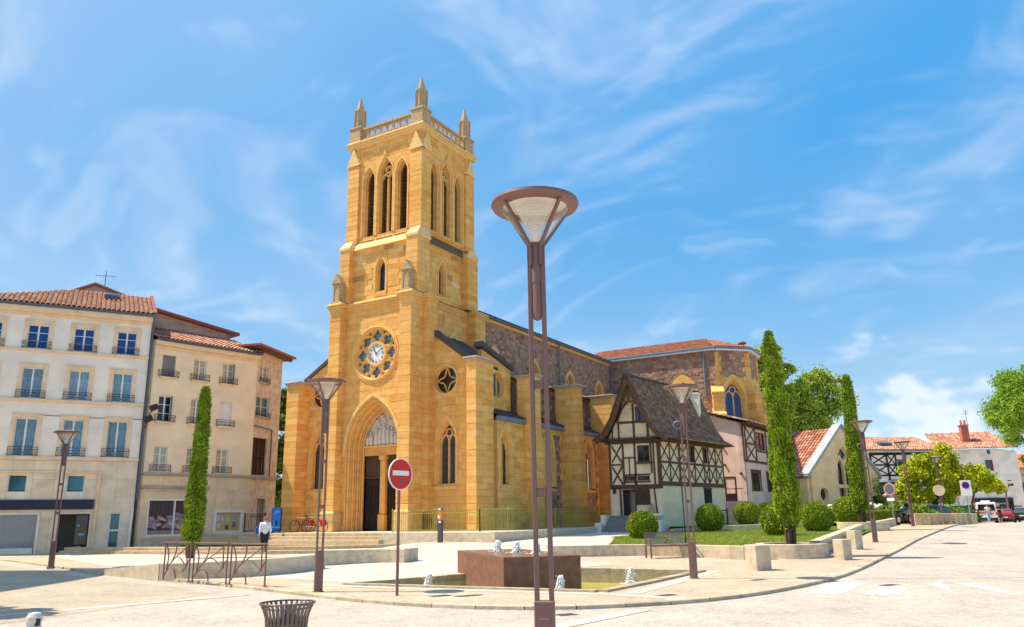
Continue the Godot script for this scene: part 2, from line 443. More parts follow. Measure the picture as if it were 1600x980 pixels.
func sheet(poly: PackedVector2Array, hf: Callable, cell: float, holes := []) -> MB:
	var mb = MB.new()
	var lo = Vector2(1e9, 1e9); var hi = -lo
	for p in poly:
		lo = lo.min(p); hi = hi.max(p)
	var boxes = []
	for h in holes:
		var a = Vector2(1e9, 1e9); var b = -a
		for p in h:
			a = a.min(p); b = b.max(p)
		boxes.append(Rect2(a, b - a))
	var x = floorf(lo.x / cell) * cell
	while x < hi.x:
		var z = floorf(lo.y / cell) * cell
		while z < hi.y:
			var sq = PackedVector2Array([Vector2(x, z), Vector2(x + cell, z), Vector2(x + cell, z + cell), Vector2(x, z + cell)])
			var ps: Array = Geometry2D.intersect_polygons(sq, poly)
			for k in holes.size():
				if boxes[k].intersects(Rect2(x, z, cell, cell)):
					var nx = []
					for q in ps: nx.append_array(Geometry2D.clip_polygons(q, holes[k]))
					ps = nx
			for q in ps:
				if Geometry2D.is_polygon_clockwise(q): continue
				var ix = Geometry2D.triangulate_polygon(q)
				for i in range(0, ix.size(), 3):
					var a: Vector2 = q[ix[i]]; var b: Vector2 = q[ix[i + 1]]; var e: Vector2 = q[ix[i + 2]]
					if (b - a).cross(e - a) > 0:
						var s = b; b = e; e = s
					mb.tri(Vector3(a.x, hf.call(a.x, a.y), a.y), Vector3(b.x, hf.call(b.x, b.y), b.y), Vector3(e.x, hf.call(e.x, e.y), e.y))
			z += cell
		x += cell
	var fn = FastNoiseLite.new(); fn.seed = 17; fn.frequency = 0.16; fn.fractal_octaves = 4
	for i in mb.v.size():
		var g = 0.95 + 0.11 * fn.get_noise_2d(mb.v[i].x, mb.v[i].z)
		mb.c[i] = Color(g, g * (1.0 + 0.02 * fn.get_noise_2d(mb.v[i].z * 2.0, mb.v[i].x)), g)
	return mb

func slab(mb: MB, poly: PackedVector2Array, y0: float, y1: float) -> void: # plan outline (x, z) raised from y0 to y1
	var keep = mb.t
	mb.t = keep * Transform3D(Basis(Vector3(1, 0, 0), Vector3(0, 0, -1), Vector3(0, 1, 0)), Vector3.ZERO)
	var p = PackedVector2Array()
	for q in poly: p.append(Vector2(q.x, -q.y))
	mb.prism(p, y0, y1)
	mb.t = keep

func resample(pts: Array, step: float) -> Array: # smooth curve through plan points
	var cv = Curve3D.new()
	for i in pts.size():
		var p = Vector3(pts[i].x, 0, pts[i].y)
		var a: Vector2 = pts[maxi(i - 1, 0)]; var b: Vector2 = pts[mini(i + 1, pts.size() - 1)]
		var tg = Vector3(b.x - a.x, 0, b.y - a.y) / 6.0
		cv.add_point(p, -tg, tg)
	cv.bake_interval = 0.1
	var L = cv.get_baked_length()
	var out = []
	var k = maxi(1, int(round(L / step)))
	for i in k + 1:
		var q = cv.sample_baked(L * i / k)
		out.append(Vector2(q.x, q.z))
	return out

func wall_along(pts: Array, thick: float, top: Array, base_drop := 0.15) -> MB: # low wall with a bevelled top following plan points; the body lies to the left of travel
	var mb = MB.new()
	var n = pts.size()
	var o = []; var inn = []
	for i in n:
		var a: Vector2 = pts[maxi(i - 1, 0)]; var b: Vector2 = pts[mini(i + 1, n - 1)]
		var d = (b - a).normalized()
		o.append(pts[i]); inn.append(pts[i] + Vector2(d.y, -d.x) * thick)
	for i in n - 1:
		var A: Vector2 = o[i]; var B: Vector2 = o[i + 1]; var C: Vector2 = inn[i + 1]; var D: Vector2 = inn[i]
		var ta: float = top[i] if top.size() > 1 else top[0]
		var tb: float = top[i + 1] if top.size() > 1 else top[0]
		var ga = gh(A.x, A.y) - base_drop; var gb = gh(B.x, B.y) - base_drop
		var k = 0.015
		var Ai = A.lerp(D, k / thick); var Bi = B.lerp(C, k / thick); var Ci = C.lerp(B, k / thick); var Di = D.lerp(A, k / thick)
		mb.quad(Vector3(A.x, ga, A.y), Vector3(B.x, gb, B.y), Vector3(B.x, tb - k, B.y), Vector3(A.x, ta - k, A.y))
		mb.quad(Vector3(A.x, ta - k, A.y), Vector3(B.x, tb - k, B.y), Vector3(Bi.x, tb, Bi.y), Vector3(Ai.x, ta, Ai.y))
		mb.quad(Vector3(Ai.x, ta, Ai.y), Vector3(Bi.x, tb, Bi.y), Vector3(Ci.x, tb, Ci.y), Vector3(Di.x, ta, Di.y))
		mb.quad(Vector3(Di.x, ta, Di.y), Vector3(Ci.x, tb, Ci.y), Vector3(C.x, tb - k, C.y), Vector3(D.x, ta - k, D.y))
		mb.quad(Vector3(C.x, gb, C.y), Vector3(D.x, ga, D.y), Vector3(D.x, ta - k, D.y), Vector3(C.x, tb - k, C.y))
		if i == 0: mb.quad(Vector3(D.x, ga, D.y), Vector3(A.x, ga, A.y), Vector3(A.x, ta - k, A.y), Vector3(D.x, ta - k, D.y))
		if i == n - 2: mb.quad(Vector3(B.x, gb, B.y), Vector3(C.x, gb, C.y), Vector3(C.x, tb - k, C.y), Vector3(B.x, tb - k, B.y))
	return mb

# ---------------------------------------------------------------- camera, sky, sun
func set_view() -> void:
	var cam = Camera3D.new()
	cam.name = "camera"
	add_child(cam)
	cam.position = Vector3(0, 1.7, 0)
	cam.rotation_degrees = Vector3(14.33, 0, -0.95)
	cam.fov = 43.2
	cam.near = 0.05
	cam.far = 1500
	cam.current = true
	var sun = DirectionalLight3D.new()
	sun.name = "sun"
	add_child(sun)
	sun.look_at_from_position(Vector3.ZERO, Vector3(0.60, -1.0, 0.08))
	sun.light_energy = 1.5
	sun.light_color = Color(1.0, 0.93, 0.82)
	sun.light_angular_distance = 0.5
	sun.shadow_enabled = true
	var we = WorldEnvironment.new()
	we.name = "world_environment"
	add_child(we)
	var e = Environment.new()
	we.environment = e
	e.background_mode = Environment.BG_SKY
	e.tonemap_mode = Environment.TONE_MAPPER_LINEAR
	e.tonemap_exposure = 1.5
	e.sdfgi_enabled = true; e.ssao_enabled = true; e.ssil_enabled = true
	var pm = PanoramaSkyMaterial.new()
	pm.panorama = sky_picture()
	pm.energy_multiplier = 1.0
	var sk = Sky.new()
	sk.sky_material = pm
	e.sky = sk

func sky_picture() -> ImageTexture:
	var w = 2048; var h = 1024
	var im = Image.create(w, h, false, Image.FORMAT_RGBF)
	im.fill(Color(0.42, 0.38, 0.32))
	var wisp = FastNoiseLite.new(); wisp.seed = 29; wisp.frequency = 1.0; wisp.fractal_octaves = 5; wisp.fractal_gain = 0.55
	var veil = FastNoiseLite.new(); veil.seed = 7; veil.frequency = 0.6; veil.fractal_octaves = 3
	var puff = FastNoiseLite.new(); puff.seed = 5; puff.frequency = 1.0; puff.fractal_octaves = 5
	var sd = Vector3(-0.60, 1.0, -0.08).normalized()
	for y in 530:
		var el = PI * (0.5 - (y + 0.5) / h)
		var ce = cos(el); var se = sin(el)
		var k = clampf(se, 0.0, 1.0)
		var t = pow(1.0 - k, 5.0)
		for x in w:
			var az = TAU * (x + 0.5) / w
			if az > PI: az -= TAU
			var d = Vector3(sin(az) * ce, se, -cos(az) * ce)
			var glow = exp(-pow(acos(clampf(d.dot(sd), -1, 1)) / 0.74, 2.0)) * 0.85
			var r = lerpf(0.008 + 0.50 * t, 0.60, glow); var g = lerpf(0.232 + 0.42 * t, 0.67, glow); var b = lerpf(0.555 + 0.13 * t, 0.74, glow)
			var q = 1.0 / (k + 0.2)
			var px = d.x * q; var pz = d.z * q
			var a = px * 0.8 + pz * 0.6; var c = -px * 0.6 + pz * 0.8
			var wv = veil.get_noise_2d(px, pz); var w2 = veil.get_noise_2d(px * 2.3 + 9.0, pz * 2.3)
			var n = wisp.get_noise_2d(a * 1.7 + wv * 1.1 + w2 * 0.3, c * 2.9 + wv * 1.1 + w2 * 0.6)
			var fine = wisp.get_noise_2d(a * 2.2 + w2 * 0.7 + 40.0, c * 6.0 + wv * 1.6)
			var cl = 0.13 * smoothstep(-0.4, 0.6, wv) + 0.22 * smoothstep(-0.05, 0.8, n + 0.35 * wv) + 0.16 * smoothstep(0.05, 0.7, fine + 0.3 * w2)
			var lump = puff.get_noise_2d(az * 6.0, el * 13.0) + 0.3 * puff.get_noise_2d(az * 26.0, el * 40.0)
			var low = smoothstep(0.05, 0.5, lump + 0.30 - absf(el - 0.05) * 4.4) * 0.75 * smoothstep(-0.2, 0.6, sin(az * 2.0 - 0.45))
			cl = maxf(cl, low)
			im.set_pixel(x, y, Color(lerpf(r, 0.68, cl), lerpf(g, 0.71, cl), lerpf(b, 0.76, cl)))
	return ImageTexture.create_from_image(im)

const KERB := [Vector2(-40, -52), Vector2(-30, -44), Vector2(-24.5, -39.2), Vector2(-19, -33.4), Vector2(-14.4, -28.6), Vector2(-9.7, -24.7), Vector2(-6.3, -21.2), Vector2(-3.4, -18.2), Vector2(-1.36, -16.75), Vector2(0.5, -16.2), Vector2(1.9, -16.35), Vector2(3.6, -17.0), Vector2(5.3, -18.3), Vector2(7.1, -20.3), Vector2(9.0, -22.8), Vector2(12.2, -27.8), Vector2(16.3, -34.2), Vector2(21, -41.5), Vector2(26.5, -50), Vector2(32, -58), Vector2(40, -69), Vector2(52, -86)]
const POOL := [Vector2(-4.45, -22.05), Vector2(1.85, -18.95), Vector2(5.35, -24.4), Vector2(1.6, -25.9), Vector2(-0.8, -25.0)]

func build_ground() -> void:
	var pool = PackedVector2Array(POOL)
	var ground = sheet(PackedVector2Array([Vector2(-140, 30), Vector2(140, 30), Vector2(140, -220), Vector2(-140, -220)]), road_h, 2.0, [pool])
	var gnode = structure("road", ground, M.road, "pale worn asphalt road and square round the church")
	var far = MB.new()
	for s in [[-700, -140, -700, 700], [140, 700, -700, 700], [-140, 140, -700, -220], [-140, 140, 30, 700]]:
		far.quad(Vector3(s[0], -0.09, s[3]), Vector3(s[1], -0.09, s[3]), Vector3(s[1], -0.09, s[2]), Vector3(s[0], -0.09, s[2]))
	structure("ground", far, M.road_old, "far ground")
	var old = PackedVector2Array([Vector2(-40, -50), Vector2(-24.5, -37.6), Vector2(-14.4, -27.6), Vector2(-9.5, -23.2), Vector2(-7.6, -20.9), Vector2(-8.4, -18.2), Vector2(-9.6, -15.0), Vector2(-12, -12), Vector2(-22, -12), Vector2(-40, -30)])
	structure("road_patch", sheet(old, func(x, z): return road_h(x, z) + 0.004, 1.5), M.road_old, "older tan asphalt patch in front of the apartment houses")
	# raised pavement inside the kerb line
	var kl = resample(KERB, 1.0)
	var pv = PackedVector2Array()
	for p in kl: pv.append(p)
	pv.append(Vector2(60, -150)); pv.append(Vector2(-70, -150)); pv.append(Vector2(-70, -52))
	var pave = structure("pavement", sheet(pv, gh, 1.0, [pool]), M.pavement, "sandy aggregate pavement round the fountain")
	var cols = [lin(196, 180, 156), lin(206, 190, 166), lin(188, 172, 150)]
	var i = 0
	while i < kl.size() - 1:
		var a: Vector2 = kl[i]; var b: Vector2 = kl[i + 1]
		i += 1
		if a.x < -26 or a.x > 40: continue
		var mb = MB.new()
		mb.col = jit(cols[rng.randi() % 3], 0.08)
		var d = (b - a).normalized(); var s = Vector2(d.y, -d.x)
		a += d * 0.006; b -= d * 0.006
		var p = []
		for q in [a - s * 0.02, b - s * 0.02, b + s * 0.3, a + s * 0.3]: p.append(q)
		var y0 = road_h(a.x, a.y) - 0.1; var ya = gh(a.x, a.y) + 0.006; var yb = gh(b.x, b.y) + 0.006
		var c0 = 0.012
		mb.quad(Vector3(p[0].x, y0, p[0].y), Vector3(p[1].x, y0, p[1].y), Vector3(p[1].x, yb - c0, p[1].y), Vector3(p[0].x, ya - c0, p[0].y))
		var f0: Vector2 = p[0] + s * c0; var f1: Vector2 = p[1] + s * c0
		mb.quad(Vector3(p[0].x, ya - c0, p[0].y), Vector3(p[1].x, yb - c0, p[1].y), Vector3(f1.x, yb, f1.y), Vector3(f0.x, ya, f0.y))
		mb.quad(Vector3(f0.x, ya, f0.y), Vector3(f1.x, yb, f1.y), Vector3(p[2].x, yb, p[2].y), Vector3(p[3].x, ya, p[3].y))
		mb.quad(Vector3(p[2].x, y0, p[2].y), Vector3(p[3].x, y0, p[3].y), Vector3(p[3].x, ya, p[3].y), Vector3(p[2].x, yb, p[2].y))
		part(pave, "kerbstone", mb, M.step_stone)
	# paler plaza in front of the church
	var pz = PackedVector2Array([Vector2(-10.6, -26.6), Vector2(-7.0, -24.6), Vector2(-4.6, -22.6), Vector2(-0.9, -25.2), Vector2(1.6, -26.1), Vector2(3.4, -27.2), Vector2(1.6, -29.5), Vector2(3.9, -33), Vector2(4.9, -41), Vector2(9, -54), Vector2(6, -60), Vector2(-4, -52), Vector2(-24, -52), Vector2(-24, -42), Vector2(-16, -32)])
	structure("plaza", sheet(pz, func(x, z): return gh(x, z) + 0.005, 1.0), M.plaza, "pale smooth plaza between the fountain and the church steps")
	# paler bands let into the pavement
	for bd in [[Vector2(-6.0, -22.4), Vector2(2.0, -18.35), 0.45], [Vector2(2.0, -18.35), Vector2(3.4, -17.15), 0.45], [Vector2(5.9, -24.6), Vector2(2.5, -18.4), 0.4]]:
		var a: Vector2 = bd[0]; var b: Vector2 = bd[1]
		var s = (b - a).normalized().orthogonal() * bd[2] * 0.5
		structure("paving_band", sheet(PackedVector2Array([a - s, b - s, b + s, a + s]), func(x, z): return gh(x, z) + 0.0045, 2.0), M.plaza, "pale band of paving let into the sandy pavement")
	# painted crossing bars and worn marks on the road
	var zb = [[6.35, -18.5, 7.05, -18.2, 8.75, -20.9, 8.05, -21.2], [7.5, -18.1, 8.1, -17.8, 9.1, -19.4, 8.5, -19.6], [9.6, -18.5, 10.1, -19.6, 10.5, -20.7, 10.0, -20.4], [10.3, -17.4, 10.6, -18.0, 11.2, -20.2, 10.7, -20.5], [11.8, -17.2, 12.4, -17.2, 13.6, -19.9, 13.0, -20.1]]
	for z in zb:
		var q = PackedVector2Array()
		for k in 4: q.append(Vector2(z[k * 2], z[k * 2 + 1]))
		structure("crossing_bar", sheet(q, func(x, zz): return road_h(x, zz) + 0.005, 1.0), M.paint_white, "worn white crossing bar painted on the road")
	for j in [[Vector2(8.9, -21.9), Vector2(17.5, -21.2), 0.03, "road_joint", "dark joint across the road beyond the crossing", M.asphalt_dark], [Vector2(-0.3, -12.6), Vector2(2.4, -16.0), 0.4, "road_band", "paler band across the road before the tall lamp", M.plaza], [Vector2(-14, -13.2), Vector2(-6.6, -20.4), 0.35, "road_band", "paler band along the edge of the old asphalt", M.plaza], [Vector2(5.0, -12.5), Vector2(20, -13.4), 0.025, "road_joint", "dark joint across the near road", M.asphalt_dark]]:
		var s = ((j[1] - j[0]) as Vector2).normalized().orthogonal() * j[2] * 0.5
		structure(j[3], sheet(PackedVector2Array([j[0] - s, j[1] - s, j[1] + s, j[0] + s]), func(x, z): return road_h(x, z) + 0.0085, 1.0), j[5], j[4])
	# cast iron covers
	for c in [[3.2, -17.9, 0.5, 0.28, "iron drain cover set in the pavement before the pool corner"], [0.9, -15.4, 0.42, 0.3, "iron drain cover in the road by the kerb curve"], [-1.7, -18.6, 0.5, 0.3, "iron drain cover at the foot of the no entry sign"], [6.2, -21.4, 0.5, 0.22, "iron drain cover between the pool lamp and the crossing"], [9.0, -20.2, 0.55, 0.3, "iron drain cover on the road among the crossing bars"]]:
		var mb = MB.new()
		var on: bool = c[1] < -17.0 and c[0] < 7.0
		var y: float = (gh(c[0], c[1]) if on else road_h(c[0], c[1])) + 0.004
		mb.cbx(Vector3(-c[2] / 2, -0.03, -c[3] / 2), Vector3(c[2] / 2, 0.0, c[3] / 2), 0.003)
		var o = single("drain_cover", mb, M.cover, c[4], "drain cover", "iron covers in the paving", Vector3(c[0], y, c[1]))
		o.rotation.y = 0.5
		for k in 5:
			var gm = MB.new(); gm.bx(Vector3(-c[2] * 0.42, 0.0, -c[3] * 0.4 + k * c[3] * 0.18), Vector3(c[2] * 0.42, 0.004, -c[3] * 0.34 + k * c[3] * 0.18)); part(o, "grate_bar", gm, M.lead)
	# pool basin
	var bed = MB.new()
	var py = -0.32
	var tri = Geometry2D.triangulate_polygon(pool)
	for k in range(0, tri.size(), 3):
		var a: Vector2 = pool[tri[k]]; var b: Vector2 = pool[tri[k + 1]]; var e: Vector2 = pool[tri[k + 2]]
		if (b - a).cross(e - a) > 0:
			var s = b; b = e; e = s
		bed.tri(Vector3(a.x, py, a.y), Vector3(b.x, py, b.y), Vector3(e.x, py, e.y))
	var basin = structure("pool_basin", bed, M.pool_bed, "yellowish algae bed of the fountain pool")
	var wl = MB.new()
	for k in range(0, tri.size(), 3):
		var a: Vector2 = pool[tri[k]]; var b: Vector2 = pool[tri[k + 1]]; var e: Vector2 = pool[tri[k + 2]]
		if (b - a).cross(e - a) > 0:
			var s = b; b = e; e = s
		wl.tri(Vector3(a.x, -0.1, a.y), Vector3(b.x, -0.1, b.y), Vector3(e.x, -0.1, e.y))
	structure("water", wl, M.water, "shallow clear water of the fountain pool")
	for k in pool.size():
		var a = pool[k]; var b = pool[(k + 1) % pool.size()]
		var d = (b - a).normalized(); var s = Vector2(d.y, -d.x) # towards the outside or the inside
		var mid = (a + b) * 0.5 + s * 0.1
		if Geometry2D.is_point_in_polygon(mid, pool): s = -s
		var n = maxi(1, int(a.distance_to(b) / 1.3))
		for j in n:
			var p = a.lerp(b, float(j) / n) + d * 0.005; var q = a.lerp(b, float(j + 1) / n) - d * 0.005
			var mb = MB.new()
			mb.col = jit(lin(190, 172, 146), 0.07)
			var th = 0.24
			var hy = maxf(gh(p.x, p.y), gh(q.x, q.y)) + (0.05 if k < 2 else 0.03)
			var P = [p, q, q + s * th, p + s * th]
			var y0 = py - 0.1
			var cc = Vector3((p.x + q.x) / 2 + s.x * th / 2, 0, (p.y + q.y) / 2 + s.y * th / 2)
			mb._face(Vector3(P[0].x, hy, P[0].y), Vector3(P[1].x, hy, P[1].y), Vector3(P[2].x, hy, P[2].y), Vector3(P[3].x, hy, P[3].y), Vector3(cc.x, -1, cc.z))
			for m in 4:
				var u: Vector2 = P[m]; var w: Vector2 = P[(m + 1) % 4]
				mb._face(Vector3(u.x, y0, u.y), Vector3(w.x, y0, w.y), Vector3(w.x, hy, w.y), Vector3(u.x, hy, u.y), cc)
			part(basin, "rim_stone", mb, M.step_stone)

# stones of one step along a plan polyline; back is the horizontal direction into the flight
func step_row(parent: Node, pts: Array, back: Vector2, y0: float, y1: float, depth: float) -> void:
	for i in pts.size() - 1:
		var a: Vector2 = pts[i]; var b: Vector2 = pts[i + 1]
		var n = maxi(1, int(round(a.distance_to(b) / 1.5)))
		for j in n:
			var p = a.lerp(b, float(j) / n); var q = a.lerp(b, float(j + 1) / n)
			var d = (q - p).normalized() * 0.004
			p += d; q -= d
			var mb = MB.new()
			mb.col = jit(lin(206, 184, 150), 0.09)
			var r = q + back * depth; var s = p + back * depth
			var k = 0.012
			var pi = p + back * k; var qi = q + back * k
			mb.quad(Vector3(p.x, y0, p.y), Vector3(q.x, y0, q.y), Vector3(q.x, y1 - k, q.y), Vector3(p.x, y1 - k, p.y))
			mb.quad(Vector3(p.x, y1 - k, p.y), Vector3(q.x, y1 - k, q.y), Vector3(qi.x, y1, qi.y), Vector3(pi.x, y1, pi.y))
			mb.quad(Vector3(pi.x, y1, pi.y), Vector3(qi.x, y1, qi.y), Vector3(r.x, y1, r.y), Vector3(s.x, y1, s.y))
			mb.quad(Vector3(q.x, y0, q.y), Vector3(r.x, y0, r.y), Vector3(r.x, y1, r.y), Vector3(q.x, y1 - k, q.y))
			mb.quad(Vector3(s.x, y0, s.y), Vector3(p.x, y0, p.y), Vector3(p.x, y1 - k, p.y), Vector3(s.x, y1, s.y))
			part(parent, "step_stone", mb, M.step_stone)

const CO := Vector3(-6.0, 0, -45.62)
const CA := 0.52883   # 30.3 degrees
func uv(u: float, v: float) -> Vector2: # church plan coordinates to the world's plan
	return Vector2(CO.x + u * cos(CA) + v * sin(CA), CO.z + u * sin(CA) - v * cos(CA))

func build_steps() -> void:
	# lower flight, two steps, running from the apartment houses to where the plaza has risen to meet it
	var front = resample([Vector2(-24.5, -44.2), Vector2(-19.4, -42.2), Vector2(-14.8, -40.3), Vector2(-9.8, -39.3), Vector2(-7.4, -40.2), Vector2(-5.2, -42.0), Vector2(-3.2, -43.7)], 1.5)
	var top = PackedVector2Array()
	for p in front: top.append(p + Vector2(0.08, -0.75))
	top.append(uv(3.0, -3.4)); top.append(uv(0.9, -2.4)); top.append(uv(-14, -2.4)); top.append(Vector2(-26, -52))
	var mb = MB.new(); slab(mb, top, -0.1, 0.426)
	var lf = structure("lower_steps", mb, M.plaza, "two low steps and the landing before the church")
	step_row(lf, front, Vector2(0.1, -0.99), -0.1, 0.265, 0.5)
	var f2 = []
	for p in front: f2.append(p + Vector2(0.05, -0.38))
	step_row(lf, f2, Vector2(0.1, -0.99), 0.1, 0.43, 0.5)
	# upper flight, three steps, parallel to the church front, and the forecourt it leads to
	var fc = PackedVector2Array([uv(-15, -2.45), uv(0.9, -2.45), uv(0.9, -2.95), uv(7.4, -2.95), uv(7.4, 34), uv(-15, 34)])
	var m2 = MB.new(); slab(m2, fc, -0.1, 0.946)
	var uf = structure("forecourt", m2, M.plaza, "raised forecourt round the church with three steps")
	for k in 3:
		var v = -3.55 + 0.36 * k
		step_row(uf, [uv(-7.0 + 0.25 * k, v), uv(0.9 + 0.0 * k, v)], Vector2(sin(CA), -cos(CA)), 0.3, 0.43 + 0.1733 * (k + 1), 0.55)
	for k in 3:
		var v = -3.3 + 0.36 * k
		step_row(uf, [uv(-15.0, v), uv(-7.0, v)], Vector2(sin(CA), -cos(CA)), 0.3, 0.43 + 0.1733 * (k + 1) - 0.004, 0.6)
	# retaining wall of the forecourt
	var rw = thing("retaining_wall", "low pale retaining wall of the raised forecourt below the church railing", "wall")
	var pts = []
	for s in [[0.9, 3.2, 4], [3.2, 5.5, 4], [5.5, 7.7, 4]]:
		var line = []
		for k in 5: line.append(uv(lerpf(s[0] + 0.004, s[1] - 0.004, k / 4.0), -3.25))
		part(rw, "wall_panel", wall_along(line, 0.35, [0.962]), M.concrete)
	for s in 9:
		var line = []
		for k in 5: line.append(uv(7.7, -3.25 + 3.0 * (s + k / 4.0) + (0.004 if k == 0 else 0.0) - (0.004 if k == 4 else 0.0)))
		part(rw, "wall_panel", wall_along(line, 0.35, [0.962]), M.concrete)

# ---------------------------------------------------------------- outlines
func rect(x0: float, y0: float, x1: float, y1: float) -> PackedVector2Array:
	return PackedVector2Array([Vector2(x0, y0), Vector2(x1, y0), Vector2(x1, y1), Vector2(x0, y1)])

func arch_path(cx: float, half: float, y0: float, ys: float, rise: float, n := 9) -> PackedVector2Array: # from the foot of the right jamb over the point to the left foot
	var p = PackedVector2Array([Vector2(cx + half, y0)])
	var r = (half * half + rise * rise) / (2.0 * half)
	var th = acos(clampf((r - half) / r, -1, 1))
	for i in n + 1:
		var a = th * i / n
		p.append(Vector2(cx + half - r + r * cos(a), ys + r * sin(a)))
	for i in range(n - 1, -1, -1):
		var a = th * i / n
		p.append(Vector2(cx - half + r - r * cos(a), ys + r * sin(a)))
	p.append(Vector2(cx - half, y0))
	return p

func circle(cx: float, cy: float, r: float, n := 32) -> PackedVector2Array:
	var p = PackedVector2Array()
	for i in n: p.append(Vector2(cx + r * cos(TAU * i / n), cy + r * sin(TAU * i / n)))
	return p

func foil(c: Vector2, a: float, b: float, lobes: int, turn: float, n := 32) -> PackedVector2Array: # union of round lobes
	var p = PackedVector2Array()
	for i in n:
		var th = TAU * i / n
		var best = 0.0
		for k in lobes:
			var ph = th - turn - TAU * k / lobes
			var s = b * b - a * a * sin(ph) * sin(ph)
			if s > 0: best = maxf(best, a * cos(ph) + sqrt(s))
		best = maxf(best, b * 0.55)
		p.append(c + Vector2(cos(th), sin(th)) * best)
	return p

func loft(mb: MB, a: PackedVector2Array, za: float, b: PackedVector2Array, zb: float, closed := false) -> void: # splayed reveal between an outline in front and a smaller one behind
	for i in (a.size() if closed else a.size() - 1):
		var j = (i + 1) % a.size()
		mb.quad(V(a[i].x, a[i].y, za), V(a[j].x, a[j].y, za), V(b[j].x, b[j].y, zb), V(b[i].x, b[i].y, zb))

func pieces_of(poly: PackedVector2Array, holes: Array) -> Array:
	var ps = [poly]
	var cuts = []
	var boxes = []
	for h in holes:
		var lo = 1e9; var hi = -1e9
		for q in h:
			lo = minf(lo, q.x); hi = maxf(hi, q.x)
		var c = (lo + hi) * 0.5
		var known = false
		for k in cuts: known = known or absf(k - c) < 0.01
		if not known: cuts.append(c)
	for c in cuts:
		var nx = []
		for p in ps:
			nx.append_array(Geometry2D.intersect_polygons(p, rect(-500, -500, c, 500)))
			nx.append_array(Geometry2D.intersect_polygons(p, rect(c, -500, 500, 500)))
		ps = nx
	for h in holes:
		var nx = []
		for p in ps: nx.append_array(Geometry2D.clip_polygons(p, h))
		ps = nx
	return ps

var unit_blocks = {}
var single_left = 0

# a wall of coursed stones on a mortar backing, with openings
func masonry(parent: Node, T: Transform3D, poly: PackedVector2Array, holes: Array, o := {}) -> void:
	var thick: float = o.get("thick", 0.5)
	var course: float = o.get("course", 0.36)
	var lmin: float = o.get("lmin", 0.5)
	var lmax: float = o.get("lmax", 1.05)
	var gap: float = o.get("gap", 0.011)
	var rough: float = o.get("rough", 0.006)
	var pal: Array = o.get("pal", GOLD)
	var name: String = o.get("name", "wall")
	var m: Material = o.get("mat", M.stone)
	var bk = MB.new()
	bk.t = T
	for p in pieces_of(poly, holes): bk.prism(p, -thick, -0.014, true)
	var wall = part(parent, name, bk, o.get("mortar", M.mortar))
	var mb = MB.new()
	mb.t = T
	var lo = Vector2(1e9, 1e9); var hi = -lo
	for p in poly:
		lo = lo.min(p); hi = hi.max(p)
	var boxes = []
	for h in holes:
		var a = Vector2(1e9, 1e9); var b = -a
		for p in h:
			a = a.min(p); b = b.max(p)
		boxes.append(Rect2(a, b - a))
	var y = lo.y
	var singles = 0
	while y < hi.y - 0.02:
		var ch = course * rng.randf_range(0.85, 1.2)
		if y + ch > hi.y - 0.12: ch = hi.y - y
		var x = lo.x - rng.randf() * lmax
		while x < hi.x:
			var w = rng.randf_range(lmin, lmax)
			var r = Rect2(x + gap / 2, y + gap / 2, w - gap, ch - gap)
			x += w
			mb.col = jit(pal[rng.randi() % pal.size()], o.get("vary", 0.04))
			if o.has("soiled") and y < o.soiled and rng.randf() < 0.75: mb.col = mb.col.lerp(lin(168, 134, 96), rng.randf_range(0.2, 0.75))
			for sn in o.get("stains", []):
				if r.get_center().x > sn[0] and r.get_center().x < sn[1] and y > sn[2] and y < sn[3] and rng.randf() < sn[4]: mb.col = mb.col.lerp(lin(124, 98, 66), rng.randf_range(0.25, 0.7))
			var z = rng.randf_range(-rough, rough)
			var q = PackedVector2Array([r.position, Vector2(r.end.x, r.position.y), r.end, Vector2(r.position.x, r.end.y)])
			var near = false
			for b in boxes: near = near or b.intersects(r)
			var inside = true
			for c in q: inside = inside and Geometry2D.is_point_in_polygon(c, poly)
			if inside and not near:
				if single_left > 0 and o.get("singles", 0) > singles and r.size.x > 0.3:
					singles += 1; single_left -= 1
					var key = str(pal) + str(rng.randi() % 5)
					if not unit_blocks.has(key):
						var u = MB.new(); u.col = jit(pal[rng.randi() % pal.size()], 0.05)
						u.block(-0.5, -0.5, 0.5, 0.5, -0.06, 0.0, 0.014)
						unit_blocks[key] = u.mesh()
					var s = part(wall, "stone_block", unit_blocks[key], m)
					s.transform = T * Transform3D(Basis.from_scale(V(r.size.x, r.size.y, 0.5)), V(r.get_center().x, r.get_center().y, z))
				else:
					mb.block(r.position.x, r.position.y, r.end.x, r.end.y, -0.02, z, 0.007)
				continue
			var ps: Array = [q] if inside else Geometry2D.intersect_polygons(q, poly)
			for k in holes.size():
				if boxes[k].intersects(r):
					var nx = []
					for e in ps: nx.append_array(Geometry2D.clip_polygons(e, holes[k]))
					ps = nx
			for e in ps:
				if e.size() >= 3 and not Geometry2D.is_polygon_clockwise(e): mb.prism(e, -0.02, z)
		y += ch
	var st = part(wall, o.get("stones", "masonry"), mb, m)
	st.set_meta("kind", "stuff")

